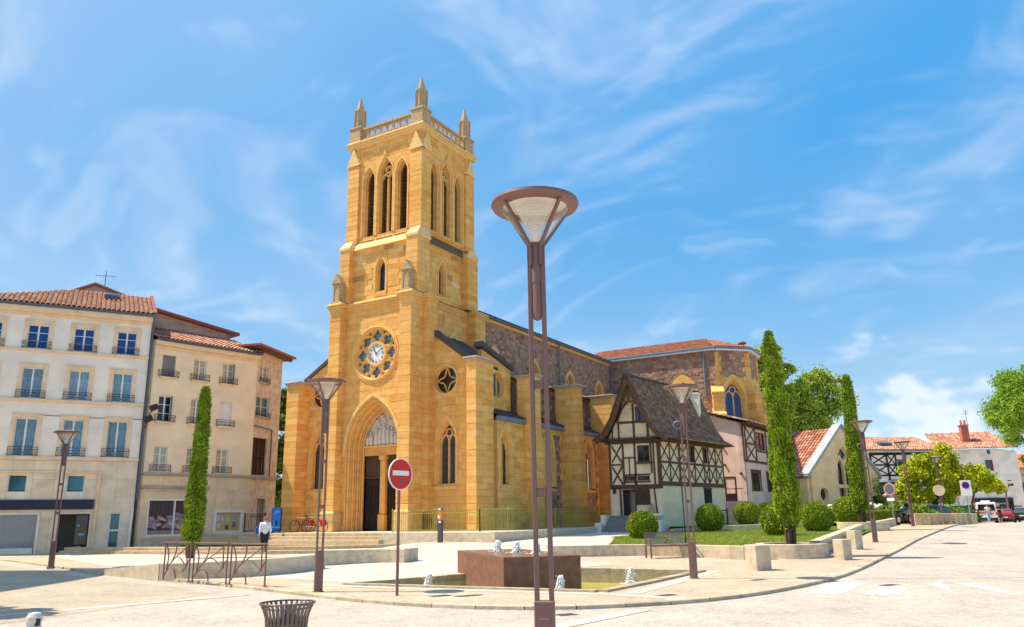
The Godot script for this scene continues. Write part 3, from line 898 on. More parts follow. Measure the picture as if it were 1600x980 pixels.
# a pier of stacked ashlars: x0..x1 across, z0..z1 deep
func pier(parent: Node, called: String, x0: float, x1: float, z0: float, z1: float, y0: float, y1: float, o := {}) -> MeshInstance3D:
	var course: float = o.get("course", 0.37)
	var pal: Array = o.get("pal", GOLD)
	var core = MB.new()
	core.bx(V(x0 + 0.02, y0, z0 + 0.02), V(x1 - 0.02, y1, z1 - 0.02))
	var body = part(parent, called, core, o.get("mortar", M.mortar))
	var mb = MB.new()
	var n = maxi(1, int(round((y1 - y0) / course)))
	var hh = (y1 - y0) / n
	for i in n:
		var ya = y0 + hh * i + 0.004; var yb = y0 + hh * (i + 1) - 0.004
		var e = rng.randf_range(-0.006, 0.006)
		var cuts = [0.0, 1.0]
		var wide = (x1 - x0) > (z1 - z0)
		var len = maxf(x1 - x0, z1 - z0)
		if len > 1.1: cuts = [0.0, rng.randf_range(0.3, 0.45) if i % 2 == 0 else rng.randf_range(0.55, 0.7), 1.0]
		elif i % 2 == 0: cuts = [0.0, rng.randf_range(0.4, 0.6), 1.0]
		for k in cuts.size() - 1:
			var a = V(x0 - e, ya, z0 - e); var b = V(x1 + e, yb, z1 + e)
			if wide:
				a.x = lerpf(x0 - e, x1 + e, cuts[k]) + (0.004 if k > 0 else 0.0); b.x = lerpf(x0 - e, x1 + e, cuts[k + 1]) - (0.004 if k < cuts.size() - 2 else 0.0)
			else:
				a.z = lerpf(z0 - e, z1 + e, cuts[k]) + (0.004 if k > 0 else 0.0); b.z = lerpf(z0 - e, z1 + e, cuts[k + 1]) - (0.004 if k < cuts.size() - 2 else 0.0)
			var c = jit(pal[rng.randi() % pal.size()], 0.05)
			if ya < 1.9 and rng.randf() < 0.7: c = c.lerp(lin(172, 138, 100), rng.randf_range(0.1, 0.6))
			if o.get("singles", false) and single_left > 0:
				single_left -= 1
				var s = MB.new(); s.col = c; s.cbx(a, b, 0.012)
				part(body, "stone_block", s, M.stone)
			else:
				mb.col = c; mb.cbx(a, b, 0.012)
	if mb.v.size() > 0:
		var st = part(body, "masonry", mb, o.get("mat", M.stone))
		st.set_meta("kind", "stuff")
	return body

var GOLD = []
var GOLD_PALE = []
var RED = []

func palettes() -> void:
	for c in [[237, 180, 100], [239, 184, 105], [235, 175, 95], [240, 190, 114], [231, 169, 89], [237, 181, 101], [240, 187, 108]]: GOLD.append(lin(c[0], c[1], c[2]))
	for c in [[240, 200, 132], [237, 190, 114], [242, 206, 146], [232, 178, 96]]: GOLD_PALE.append(lin(c[0], c[1], c[2]))
	for c in [[172, 134, 114], [158, 122, 104], [184, 148, 126], [148, 114, 100], [190, 154, 128], [166, 130, 114], [176, 138, 110]]: RED.append(lin(c[0], c[1], c[2]))

# pointed window: splayed frame, tracery and leaded panes, set in an opening of the same outline
func gothic_window(parent: Node, T: Transform3D, cx: float, half: float, y0: float, ys: float, rise: float, o := {}) -> MeshInstance3D:
	var fr = MB.new(); fr.t = T; fr.col = GOLD[3]
	var fw: float = o.get("frame", 0.2)
	var sp: float = o.get("splay", 0.14)
	var out = arch_path(cx, half + fw, y0, ys, rise * (half + fw) / half)
	var edge = arch_path(cx, half, y0, ys, rise)
	var inn = arch_path(cx, half - sp, y0, ys, rise * (half - sp) / half)
	var dz: float = o.get("depth", 0.34)
	if fw > 0: fr.band(edge, out, -0.02, 0.035, false)
	fr.col = GOLD[1]
	loft(fr, edge, 0.035, inn, -dz)
	var mid = arch_path(cx, half - sp * 0.45, y0, ys, rise * (half - sp * 0.45) / half)
	var tb = []
	for p in mid: tb.append(V(p.x, p.y, -dz * 0.4))
	fr.col = GOLD[3]
	fr.tube(tb, 0.035, 5)
	# sloping sill
	fr.col = GOLD_PALE[0]
	fr.quad(V(cx - half - fw, y0 - 0.16, 0.1), V(cx + half + fw, y0 - 0.16, 0.1), V(cx + half - sp, y0 + 0.02, -dz), V(cx - half + sp, y0 + 0.02, -dz))
	fr.quad(V(cx - half - fw, y0 - 0.3, 0.0), V(cx + half + fw, y0 - 0.3, 0.0), V(cx + half + fw, y0 - 0.16, 0.1), V(cx - half - fw, y0 - 0.16, 0.1))
	var w = part(parent, "window", fr, M.stone)
	var tr = MB.new(); tr.t = T; tr.col = GOLD[3]
	var h2: float = half - sp
	var r2: float = rise * h2 / half
	var zt = -dz + 0.02
	if o.get("lights", 2) == 2:
		var bw: float = o.get("bar", 0.05)
		tr.bx(V(cx - bw, y0, zt - 0.1), V(cx + bw, ys + r2 * 0.25, zt + 0.04))
		for s in [-1, 1]:
			var c: float = cx + s * h2 * 0.5
			tr.band(arch_path(c, h2 * 0.5 - bw * 0.4, ys - 0.1, ys - 0.1, r2 * 0.5, 5), arch_path(c, h2 * 0.5 + bw, ys - 0.1, ys - 0.1, r2 * 0.5 + bw * 2, 5), zt - 0.1, zt + 0.03, false)
		tr.band(circle(cx, ys + r2 * 0.55, h2 * 0.34, 16), circle(cx, ys + r2 * 0.55, h2 * 0.34 + bw * 1.5, 16), zt - 0.1, zt + 0.03)
		part(w, "tracery", tr, M.stone)
	var gl = MB.new(); gl.t = T
	gl.prism(arch_path(cx, h2 + 0.02, y0, ys, r2 + 0.03), -dz - 0.06, -dz - 0.04)
	part(w, "pane", gl, o.get("glass", M.glass_lead))
	var ld = MB.new(); ld.t = T
	var yy = y0 + 0.45
	while yy < ys:
		ld.bx(V(cx - h2, yy - 0.012, -dz - 0.045), V(cx + h2, yy + 0.012, -dz - 0.02)); yy += 0.45
	for s in ([-0.5, 0.5] if o.get("lights", 2) == 2 else [0.0]):
		ld.bx(V(cx + s * h2 - 0.008, y0, -dz - 0.045), V(cx + s * h2 + 0.008, ys + r2 * 0.3, -dz - 0.025))
	part(w, "glazing_bar", ld, M.iron)
	return w

# ---------------------------------------------------------------- the church (x = across the front, y up, z = towards the square; depth v = -z)
func CF(v: float) -> Transform3D: return Transform3D(Basis.IDENTITY, V(0, 0, -v))
func CS(u: float) -> Transform3D: return Transform3D(Basis(V(0, 0, -1), Vector3.UP, V(1, 0, 0)), V(u, 0, 0))
func face_between(a: Vector2, b: Vector2) -> Transform3D: # wall face from plan point a to b (x, z), outside on the right-hand side when walking from b to a
	var d = (b - a).normalized()
	return Transform3D(Basis(V(d.x, 0, d.y), Vector3.UP, V(-d.y, 0, d.x)), V(a.x, 0, a.y))

const CU := -3.15

func moulding(parent: Node, called: String, x0: float, x1: float, z0: float, z1: float, y: float, o := {}) -> void: # projecting string course on a block
	var mb = MB.new()
	mb.col = o.get("col", GOLD_PALE[1])
	var e: float = o.get("out", 0.2)
	var hgt: float = o.get("h", 0.5)
	mb.cbx(V(x0 - e * 0.35, y, z0 - e * 0.35), V(x1 + e * 0.35, y + hgt * 0.3, z1 + e * 0.35), 0.02)
	mb.cbx(V(x0 - e * 0.7, y + hgt * 0.3, z0 - e * 0.7), V(x1 + e * 0.7, y + hgt * 0.55, z1 + e * 0.7), 0.025)
	mb.cbx(V(x0 - e, y + hgt * 0.55, z0 - e), V(x1 + e, y + hgt * 0.75, z1 + e), 0.02)
	# weathered top
	var a = V(x0 - e * 0.95, y + hgt * 0.75, z0 - e * 0.95); var b = V(x1 + e * 0.95, y + hgt * 0.75, z1 + e * 0.95)
	var c = V(x0, y + hgt, z0); var d = V(x1, y + hgt, z1)
	mb.hexa([V(a.x, a.y, a.z), V(b.x, a.y, a.z), V(d.x, d.y, c.z), V(c.x, d.y, c.z), V(a.x, a.y, b.z), V(b.x, a.y, b.z), V(d.x, d.y, d.z), V(c.x, d.y, d.z)])
	part(parent, called, mb, M.stone)

func build_church() -> void:
	var ch = thing("church", "golden stone gothic church with square bell tower and clock rose", "church", CO, -CA)
	single_left = 296
	build_tower(ch)
	build_portal(ch)
	build_rose(ch)
	build_aisles(ch)
	build_nave(ch)
	build_transept(ch)

func build_tower(ch: Node3D) -> void:
	# stage one
	var portal = arch_path(CU, 2.05, 0.5, 5.8, 3.05, 12)
	var rose = circle(CU, 11.5, 1.64, 40)
	masonry(ch, CF(0.55), rect(-5.65, 0.95, -0.85, 14.55), [portal, rose], {name = "front_wall", singles = 150, thick = 0.6, soiled = 1.9, stains = [[-5.7, -0.8, 13.9, 14.6, 0.4], [-3.9, -2.4, 9.2, 9.9, 0.35]]})
	masonry(ch, CS(-0.35), rect(1.6, 8.6, 7.0, 14.55), [], {name = "side_wall", stains = [[1.6, 7.0, 13.8, 14.6, 0.5]]})
	var core = MB.new()
	core.bx(V(-6.25, 0.95, -7.4), V(-6.05, 14.5, -0.7)); core.bx(V(-6.25, 0.95, -7.6), V(-0.4, 14.5, -7.4))
	core.bx(V(-6.0, 14.3, -7.4), V(-0.4, 14.5, -0.6)); core.bx(V(-0.8, 0.95, -7.3), V(-0.6, 8.6, -1.6))
	part(ch, "back_wall", core, M.mortar)
	pier(ch, "buttress", -0.9, 0.0, -1.2, 0.0, 2.1, 14.55, {singles = true})
	pier(ch, "buttress", -6.5, -5.6, -1.2, 0.0, 2.1, 14.55, {singles = true})
	pier(ch, "buttress", -0.4, 0.42, -2.05, -1.2, 2.0, 14.55)
	pier(ch, "buttress", -0.4, 0.36, -7.7, -6.5, 9.0, 14.55)
	pier(ch, "buttress", -7.0, -6.1, -2.1, -1.2, 9.0, 14.5)
	for x in [[-1.02, 0.12], [-6.62, -5.48]]:
		pier(ch, "plinth", x[0], x[1], -1.2, 0.12, 0.95, 2.0, {pal = GOLD_PALE, course = 0.5})
		var w = MB.new(); w.col = GOLD_PALE[1]
		w.hexa([V(x[0], 2.0, -1.2), V(x[1], 2.0, -1.2), V(x[1] - 0.12, 2.14, -1.2), V(x[0] + 0.12, 2.14, -1.2), V(x[0], 2.0, 0.12), V(x[1], 2.0, 0.12), V(x[1] - 0.12, 2.14, 0.0), V(x[0] + 0.12, 2.14, 0.0)])
		part(ch, "plinth_top", w, M.stone)
	moulding(ch, "cornice", -5.7, -0.8, -6.9, -0.52, 14.5)
	moulding(ch, "cornice", -0.9, 0.0, -1.2, 0.0, 14.512)
	moulding(ch, "cornice", -6.5, -5.6, -1.2, 0.0, 14.508)
	moulding(ch, "cornice", -5.0, -0.35, -6.9, -1.0, 14.504)
	moulding(ch, "cornice", -0.5, 0.42, -2.05, -1.1, 14.494)
	moulding(ch, "cornice", -0.5, 0.36, -7.7, -6.5, 14.498)
	# blind arch on the flank
	var ba = MB.new(); ba.t = CS(-0.35); ba.col = GOLD[3]
	ba.band(arch_path(4.9, 0.55, 11.2, 11.9, 1.1), arch_path(4.9, 0.8, 11.2, 11.9, 1.5), 0.0, 0.1, false)
	ba.band(arch_path(4.9, 0.42, 11.2, 11.9, 0.9), arch_path(4.9, 0.54, 11.2, 11.9, 1.08), 0.0, 0.05, false)
	part(ch, "blind_arch", ba, M.stone)
	# little gabled housings on the front buttresses
	for x in [-0.85, -6.42]:
		var g = MB.new()
		g.cbx(V(x, 14.98, -0.72), V(x + 0.76, 15.12, 0.04), 0.02)
		g.cbx(V(x + 0.05, 15.12, -0.66), V(x + 0.71, 16.35, -0.02), 0.02)
		g.t = Transform3D(Basis.IDENTITY, V(x, 0, 0))
		g.prism(PackedVector2Array([Vector2(-0.04, 16.3), Vector2(0.8, 16.3), Vector2(0.38, 16.95)]), -0.74, 0.06, true)
		g.band(arch_path(0.38, 0.18, 15.2, 15.9, 0.3, 5), arch_path(0.38, 0.25, 15.2, 15.9, 0.4, 5), -0.04, 0.015, false)
		g.t = Transform3D(Basis(V(0, 0, -1), Vector3.UP, V(1, 0, 0)), V(x + 0.71, 0, 0))
		g.band(arch_path(0.34, 0.16, 15.2, 15.9, 0.3, 5), arch_path(0.34, 0.23, 15.2, 15.9, 0.4, 5), -0.04, 0.03, false)
		part(ch, "gabled_housing", g, M.pale_stone, "weathered pale gabled housing on the buttress")
	# stage two
	var w2 = arch_path(CU, 0.4, 15.55, 17.0, 0.8)
	masonry(ch, CF(0.85), rect(-5.45, 15.0, -0.75, 18.75), [w2], {name = "front_wall", pal = GOLD_PALE + GOLD, rough = 0.016})
	masonry(ch, CS(-0.5), rect(1.5, 15.0, 6.2, 18.75), [arch_path(3.85, 0.4, 15.6, 17.0, 0.8)], {name = "side_wall", pal = GOLD_PALE + GOLD, rough = 0.016, stains = [[3.3, 4.5, 15.0, 15.7, 0.8], [1.5, 6.2, 18.0, 18.8, 0.55]]})
	gothic_window(ch, CF(0.85), CU, 0.4, 15.55, 17.0, 0.8, {lights = 1, frame = 0.12, splay = 0.12, glass = M.glass_blue})
	gothic_window(ch, CS(-0.5), 3.85, 0.4, 15.6, 17.0, 0.8, {lights = 1, frame = 0.12, splay = 0.12, glass = M.glass_blue})
	pier(ch, "corner_pier", -0.8, 0.08, -1.7, -0.42, 15.0, 18.6)
	pier(ch, "corner_pier", -6.2, -5.4, -1.7, -0.42, 15.0, 18.6)
	pier(ch, "corner_pier", -0.8, 0.08, -7.2, -6.0, 15.0, 18.6)
	var c2 = MB.new()
	c2.bx(V(-6.1, 15, -7.0), V(-5.9, 18.6, -1.6)); c2.bx(V(-6.1, 15, -7.1), V(-0.7, 18.6, -6.9)); c2.bx(V(-5.9, 18.4, -6.9), V(-0.7, 18.6, -1.0))
	part(ch, "back_wall", c2, M.mortar)
	# weathering between stage two and the belfry
	var we = MB.new(); we.col = GOLD_PALE[2]
	we.hexa([V(-6.0, 18.55, -7.1), V(-0.3, 18.55, -7.1), V(-0.45, 19.3, -6.6), V(-5.85, 19.3, -6.6), V(-6.0, 18.55, -0.62), V(-0.3, 18.55, -0.62), V(-0.45, 19.3, -1.15), V(-5.85, 19.3, -1.15)])
	part(ch, "weathering", we, M.stone)
	for p in [[-0.86, 0.14, -1.76, -0.36], [-6.26, -5.34, -1.76, -0.36], [-0.86, 0.14, -7.26, -5.94]]:
		var wp = MB.new(); wp.col = GOLD_PALE[2]
		wp.cbx(V(p[0], 18.58, p[2]), V(p[1], 18.74, p[3]), 0.02)
		wp.hexa([V(p[0], 18.74, p[2]), V(p[1], 18.74, p[2]), V(p[1] - 0.2, 19.32, p[2] + 0.1), V(p[0] + 0.1, 19.32, p[2] + 0.1), V(p[0], 18.74, p[3]), V(p[1], 18.74, p[3]), V(p[1] - 0.2, 19.32, p[3] - 0.5), V(p[0] + 0.1, 19.32, p[3] - 0.5)])
		part(ch, "weathering", wp, M.stone)
	# dark lichen on the shaded slopes
	var lc = MB.new()
	lc.quad(V(-0.27, 18.58, -1.7), V(-0.27, 18.58, -6.0), V(-0.43, 19.32, -6.0), V(-0.43, 19.32, -1.7))
	part(ch, "lichen", lc, M.lichen, "dark lichen on the flank weathering")
	var l2 = MB.new()
	l2.quad(V(-0.13, 14.9, -2.0), V(-0.13, 14.9, -6.4), V(-0.36, 15.02, -6.4), V(-0.36, 15.02, -2.0))
	part(ch, "lichen", l2, M.lichen, "dark lichen on the flank cornice")
	# belfry
	for side in 2:
		var T = CF(1.08) if side == 0 else CS(-0.22)
		var c = CU if side == 0 else 3.95
		var lo = -5.9 if side == 0 else 1.2
		var hi = -0.4 if side == 0 else 6.75
		var hs = []
		for k in [-1, 1]: hs.append(arch_path(c + k * 1.36, 0.5, 19.5, 23.4, 1.0))
		hs.append(arch_path(c, 0.64, 19.5, 23.6, 1.25))
		masonry(ch, T, rect(lo, 19.1, hi, 26.0), hs, {name = "belfry_wall", thick = 0.75})
		for k in [-1, 0, 1]:
			belfry_opening(ch, T, c + k * 1.36, 0.64 if k == 0 else 0.5, 23.6 if k == 0 else 23.4, 1.25 if k == 0 else 1.0, k == 0)
	for p in [[-1.0, -0.05, -1.95, -0.92], [-6.25, -5.3, -1.95, -0.92], [-1.0, -0.05, -7.0, -6.0]]:
		pier(ch, "corner_pier", p[0], p[1], p[2], p[3], 19.1, 25.2, {course = 0.34})
		var cp = MB.new(); cp.col = GOLD_PALE[3]
		cp.cbx(V(p[0] + 0.08, 25.2, p[2] + 0.08), V(p[1] - 0.08, 26.1, p[3] - 0.08), 0.02)
		cp.col = GOLD_PALE[0]
		cp.prism(PackedVector2Array([Vector2(p[0] - 0.08, 24.7), Vector2(p[1] + 0.08, 24.7), Vector2((p[0] + p[1]) / 2, 26.0)]), p[3] - 0.3, p[3] + 0.06, true)
		cp.t = Transform3D(Basis(V(0, 0, -1), Vector3.UP, V(1, 0, 0)), V(p[1], 0, 0))
		cp.prism(PackedVector2Array([Vector2(-p[3] - 0.08, 24.7), Vector2(-p[2] + 0.08, 24.7), Vector2(-(p[2] + p[3]) / 2, 26.0)]), -0.3, 0.06, true)
		part(ch, "gablet", cp, M.stone)
	var c3 = MB.new()
	c3.bx(V(-6.15, 19.1, -6.9), V(-5.95, 26, -1.3)); c3.bx(V(-6.15, 19.1, -7.0), V(-0.3, 26, -6.8)); c3.bx(V(-5.9, 25.8, -6.8), V(-0.5, 26.3, -1.3))
	part(ch, "back_wall", c3, M.mortar)
	moulding(ch, "cornice", -6.05, -0.2, -6.95, -1.0, 25.95, {h = 0.6, out = 0.22, col = GOLD_PALE[0]})
	for p in [[-1.02, -0.02, -1.97, -0.9], [-6.28, -5.28, -1.97, -0.9], [-1.02, -0.02, -7.05, -6.0], [-6.28, -5.28, -7.05, -6.0]]:
		moulding(ch, "cornice", p[0], p[1], p[2], p[3], 26.02, {h = 0.5, out = 0.14, col = GOLD_PALE[0]})
	# pierced parapet, panel by panel
	for side in 4:
		var n = 8
		var a = [Vector2(-5.3, -1.15), Vector2(-0.28, -1.9), Vector2(-1.0, -6.85), Vector2(-6.0, -6.0)][side] as Vector2
		var b = [Vector2(-1.0, -1.15), Vector2(-0.28, -6.0), Vector2(-5.3, -6.85), Vector2(-6.0, -1.9)][side] as Vector2
		var T = face_between(a, b)
		var L = a.distance_to(b) / n
		for k in n:
			var mb = MB.new(); mb.t = T; mb.col = jit(GOLD_PALE[1], 0.08)
			var x0 = L * k; var xm = x0 + L / 2; var y0 = 26.5
			mb.bx(V(x0, y0, -0.1), V(x0 + L, y0 + 0.12, 0.1)); mb.cbx(V(x0, y0 + 0.78, -0.14), V(x0 + L, y0 + 0.94, 0.14), 0.02)
			mb.bx(V(x0 - 0.03, y0 + 0.12, -0.07), V(x0 + 0.03, y0 + 0.78, 0.07))
			mb.band(foil(Vector2(xm, y0 + 0.45), 0.12, 0.125, 4, PI / 4, 20), circle(xm, y0 + 0.45, 0.285, 20), -0.07, 0.07)
			for s in [-1, 1]:
				for q in [-1, 1]:
					mb.bar(V(xm + s * 0.19, y0 + 0.45 + q * 0.19, 0), V(xm + s * L * 0.5, y0 + 0.45 + q * 0.36, 0), 0.07, 0.13, V(0, 0, 1))
			part(ch, "parapet_panel", mb, M.pale_stone)
	for p in [Vector2(-0.53, -1.42), Vector2(-5.78, -1.42), Vector2(-0.53, -6.5), Vector2(-5.78, -6.5)]:
		var mb = MB.new()
		mb.t = Transform3D(Basis.IDENTITY, V(p.x, 0, p.y))
		mb.cbx(V(-0.48, 26.45, -0.48), V(0.48, 27.5, 0.48), 0.03)
		mb.cbx(V(-0.54, 27.5, -0.54), V(0.54, 27.64, 0.54), 0.03)
		mb.t = Transform3D(Basis(Vector3.UP, PI / 8), V(p.x, 0, p.y))
		mb.lathe([Vector2(0.4, 27.64), Vector2(0.37, 27.75), Vector2(0.36, 28.9), Vector2(0.42, 28.95), Vector2(0.42, 29.05), Vector2(0.3, 29.1), Vector2(0.03, 30.1), Vector2(0.0, 30.12)], 8, false)
		for k in 8:
			var q = TAU * k / 8
			mb.bar(V(cos(q) * 0.39, 27.7, sin(q) * 0.39), V(cos(q) * 0.39, 28.95, sin(q) * 0.39), 0.07, 0.07)
		part(ch, "pinnacle", mb, M.pale_stone, "weathered grey stone pinnacle")

func belfry_opening(ch: Node3D, T: Transform3D, cx: float, half: float, ys: float, rise: float, twin: bool) -> void:
	var fr = MB.new(); fr.t = T; fr.col = GOLD[3]
	var y0 = 19.5
	var e = arch_path(cx, half, y0, ys, rise); var n = arch_path(cx, half - 0.11, y0, ys, rise * (half - 0.11) / half)
	fr.band(e, arch_path(cx, half + 0.1, y0, ys, rise * (half + 0.1) / half), -0.02, 0.05, false)
	loft(fr, e, 0.05, n, -0.42)
	var mid = arch_path(cx, half - 0.06, y0, ys, rise * (half - 0.06) / half)
	var tb = []
	for p in mid: tb.append(V(p.x, p.y, -0.14))
	fr.tube(tb, 0.05, 6)
	fr.quad(V(cx - half - 0.1, y0 - 0.3, 0.12), V(cx + half + 0.1, y0 - 0.3, 0.12), V(cx + half - 0.11, y0 + 0.15, -0.5), V(cx - half + 0.16, y0 + 0.15, -0.5))
	if twin:
		fr.cbx(V(cx - 0.07, y0, -0.5), V(cx + 0.07, ys - 0.2, -0.3), 0.02)
		for s in [-1, 1]:
			var h = (half - 0.11) / 2
			fr.band(arch_path(cx + s * h, h - 0.03, ys - 0.25, ys - 0.25, 0.36, 5), arch_path(cx + s * h, h + 0.06, ys - 0.25, ys - 0.25, 0.5, 5), -0.5, -0.32, false)
		fr.band(foil(Vector2(cx, ys + 0.45), 0.09, 0.1, 3, PI / 2, 24), circle(cx, ys + 0.45, 0.28, 24), -0.5, -0.32)
		# little cusp over the twin opening
		fr.prism(PackedVector2Array([Vector2(cx - 0.16, ys + rise + 0.12), Vector2(cx + 0.16, ys + rise + 0.12), Vector2(cx, ys + rise + 0.5)]), 0.0, 0.1, true)
	var w = part(ch, "belfry_opening", fr, M.stone)
	var h2 = half - 0.12
	var y = y0 + 0.1
	while y < ys + rise * 0.75:
		var hw = h2
		if y > ys:
			var r = (h2 * h2 + rise * rise * 0.7) / (2 * h2)
			hw = maxf(0.05, sqrt(maxf(0.0, r * r - (y - ys) * (y - ys))) - r + h2)
		for s in ([-1, 1] if twin else [0]):
			var mb = MB.new(); mb.t = T
			var xa = cx - hw if s <= 0 else cx + 0.07
			var xb = cx + hw if s >= 0 else cx - 0.07
			if xb - xa < 0.06: continue
			mb.hexa([V(xa, y + 0.15, -0.7), V(xb, y + 0.15, -0.7), V(xb, y + 0.19, -0.7), V(xa, y + 0.19, -0.7), V(xa, y, -0.44), V(xb, y, -0.44), V(xb, y + 0.035, -0.44), V(xa, y + 0.035, -0.44)])
			part(w, "louvre", mb, M.slate_plain)
		y += 0.27

func build_portal(ch: Node3D) -> void:
	var T = CF(0.55)
	var door = MB.new(); door.t = T
	var hh = 2.05; var z = 0.06
	door.col = GOLD_PALE[0]
	door.band(arch_path(CU, hh, 5.4, 5.8, 3.05, 12), arch_path(CU, hh + 0.14, 5.4, 5.8, 3.25, 12), -0.02, 0.14, false)
	for k in 4:
		var h2 = hh - 0.135
		var a = arch_path(CU, hh, 0.95, 5.8, 3.05 * hh / 2.05, 12); var b = arch_path(CU, h2, 0.95, 5.8, 3.05 * h2 / 2.05, 12)
		door.col = GOLD[[1, 3, 0, 5][k]]
		loft(door, a, z, a, z - 0.13)
		door.band(b, a, z - 0.3, z - 0.13, false)
		for q in [[b, z - 0.15, 0.055], [a, z - 0.07, 0.04]]:
			var tb = []
			for p in q[0]: tb.append(V(p.x, p.y, q[1]))
			door.col = GOLD[3]
			door.tube(tb, q[2], 6)
		hh = h2; z -= 0.28
	var pt = part(ch, "portal", door, M.stone)
	var zi = z
	# tympanum with carved figures
	var tp = MB.new(); tp.t = T
	var ty = 6.0
	var r = 3.05 * hh / 2.05 - 0.2
	tp.prism(arch_path(CU, hh + 0.02, ty, ty + 0.02, r + 0.18, 12), zi - 0.2, zi - 0.05)
	var fig = RandomNumberGenerator.new(); fig.seed = 5
	var rows = [[-1.25, 0.62], [-0.95, 0.8], [-0.62, 1.0], [-0.3, 1.15], [0.02, 1.3], [0.35, 1.1], [0.66, 1.0], [0.97, 0.78], [1.26, 0.6]]
	for f in rows:
		var x: float = CU + f[0]; var hgt: float = f[1]
		var lean = fig.randf_range(-0.08, 0.08)
		tp.tube([V(x, ty + 0.05, zi + 0.0), V(x + lean * 0.3, ty + hgt * 0.4, zi + 0.04), V(x + lean, ty + hgt * 0.78, zi + 0.03), V(x + lean, ty + hgt * 0.86, zi)], [0.17, 0.15, 0.13, 0.06], 7)
		tp.ball(V(x + lean * 1.1, ty + hgt * 0.97, zi + 0.05), V(0.075, 0.1, 0.08), 8, 6)
		for k in 4: # folds of the drapery
			var o = fig.randf_range(-0.12, 0.12)
			tp.tube([V(x + o, ty + 0.04, zi + 0.12), V(x + o * 0.7, ty + hgt * 0.35, zi + 0.15), V(x + o * 0.3 + lean, ty + hgt * 0.62, zi + 0.12)], 0.022, 5)
		for s in [-1, 1]:
			tp.tube([V(x + lean + s * 0.11, ty + hgt * 0.8, zi + 0.03), V(x + lean + s * 0.17, ty + hgt * 0.62, zi + 0.11), V(x + lean + s * 0.06, ty + hgt * 0.55 + fig.randf_range(-0.05, 0.2), zi + 0.18)], 0.035, 5)
	for f in [[-0.55, 1.5], [0.55, 1.5], [-0.2, 1.8], [0.25, 1.85], [0.0, 1.58]]: # angels above
		var x: float = CU + f[0]; var y: float = ty + f[1]
		tp.ball(V(x, y, zi + 0.03), V(0.07, 0.09, 0.07), 8, 6)
		tp.ball(V(x + 0.05, y - 0.17, zi), V(0.16, 0.11, 0.07), 8, 6, 0.3, 4)
		for s in [-1, 1]: tp.tube([V(x, y - 0.1, zi), V(x + s * 0.18, y + 0.06, zi + 0.04), V(x + s * 0.27, y - 0.08, zi)], [0.05, 0.045, 0.015], 5)
	for k in 40:
		var q = fig.randf_range(-1.2, 1.2); var yy = ty + fig.randf_range(0.1, 1.5) * (1.0 - absf(q) * 0.45)
		tp.ball(V(CU + q, yy, zi - 0.02), V(fig.randf_range(0.05, 0.12), fig.randf_range(0.05, 0.16), 0.06), 6, 5, 0.4, k)
	part(pt, "tympanum", tp, M.relief, "white carved tympanum of robed figures")
	var ln = MB.new(); ln.t = T; ln.col = GOLD_PALE[1]
	ln.cbx(V(CU - hh, 5.86, zi - 0.2), V(CU + hh, 6.0, zi + 0.16), 0.02)
	ln.col = GOLD[2]
	ln.cbx(V(CU - hh, 5.4, zi - 0.2), V(CU + hh, 5.86, zi + 0.05), 0.02)
	part(pt, "lintel", ln, M.stone)
	var tm = MB.new(); tm.t = T; tm.col = GOLD[0]
	tm.cbx(V(CU - 0.25, 0.95, zi - 0.2), V(CU + 0.25, 1.9, zi + 0.18), 0.03)
	tm.cbx(V(CU - 0.2, 1.9, zi - 0.2), V(CU + 0.2, 5.1, zi + 0.12), 0.05)
	tm.cbx(V(CU - 0.25, 5.1, zi - 0.2), V(CU + 0.25, 5.42, zi + 0.2), 0.04)
	part(pt, "trumeau", tm, M.stone)
	for s in [-1, 1]:
		var x0: float = CU + (0.2 if s > 0 else -hh + 0.02); var x1: float = CU + (hh - 0.02 if s > 0 else -0.2)
		var lf = MB.new(); lf.t = T
		lf.cbx(V(x0, 0.95, zi - 0.22), V(x1, 4.02, zi - 0.14), 0.01)
		var leaf = part(pt, "door", lf, M.door_wood)
		var pn = MB.new(); pn.t = T
		for k in 3:
			var c: float = lerpf(x0, x1, (k + 0.5) / 3.0)
			pn.band(arch_path(c, 0.1, 2.1, 3.4, 0.2, 5), arch_path(c, 0.155, 2.04, 3.4, 0.3, 5), zi - 0.15, zi - 0.1, false)
			pn.cbx(V(c - 0.16, 1.1, zi - 0.15), V(c + 0.16, 1.85, zi - 0.1), 0.02)
		part(leaf, "door_panel", pn, M.door_wood)
		var tn = MB.new(); tn.t = T
		tn.cbx(V(x0, 4.02, zi - 0.2), V(x1, 4.14, zi - 0.06), 0.01)
		for k in 6: tn.cbx(V(lerpf(x0, x1, k / 6.0) + 0.004, 4.14, zi - 0.2), V(lerpf(x0, x1, (k + 1) / 6.0) - 0.004, 5.4, zi - 0.12), 0.008)
		part(pt, "transom_panel", tn, M.shutter_wood)

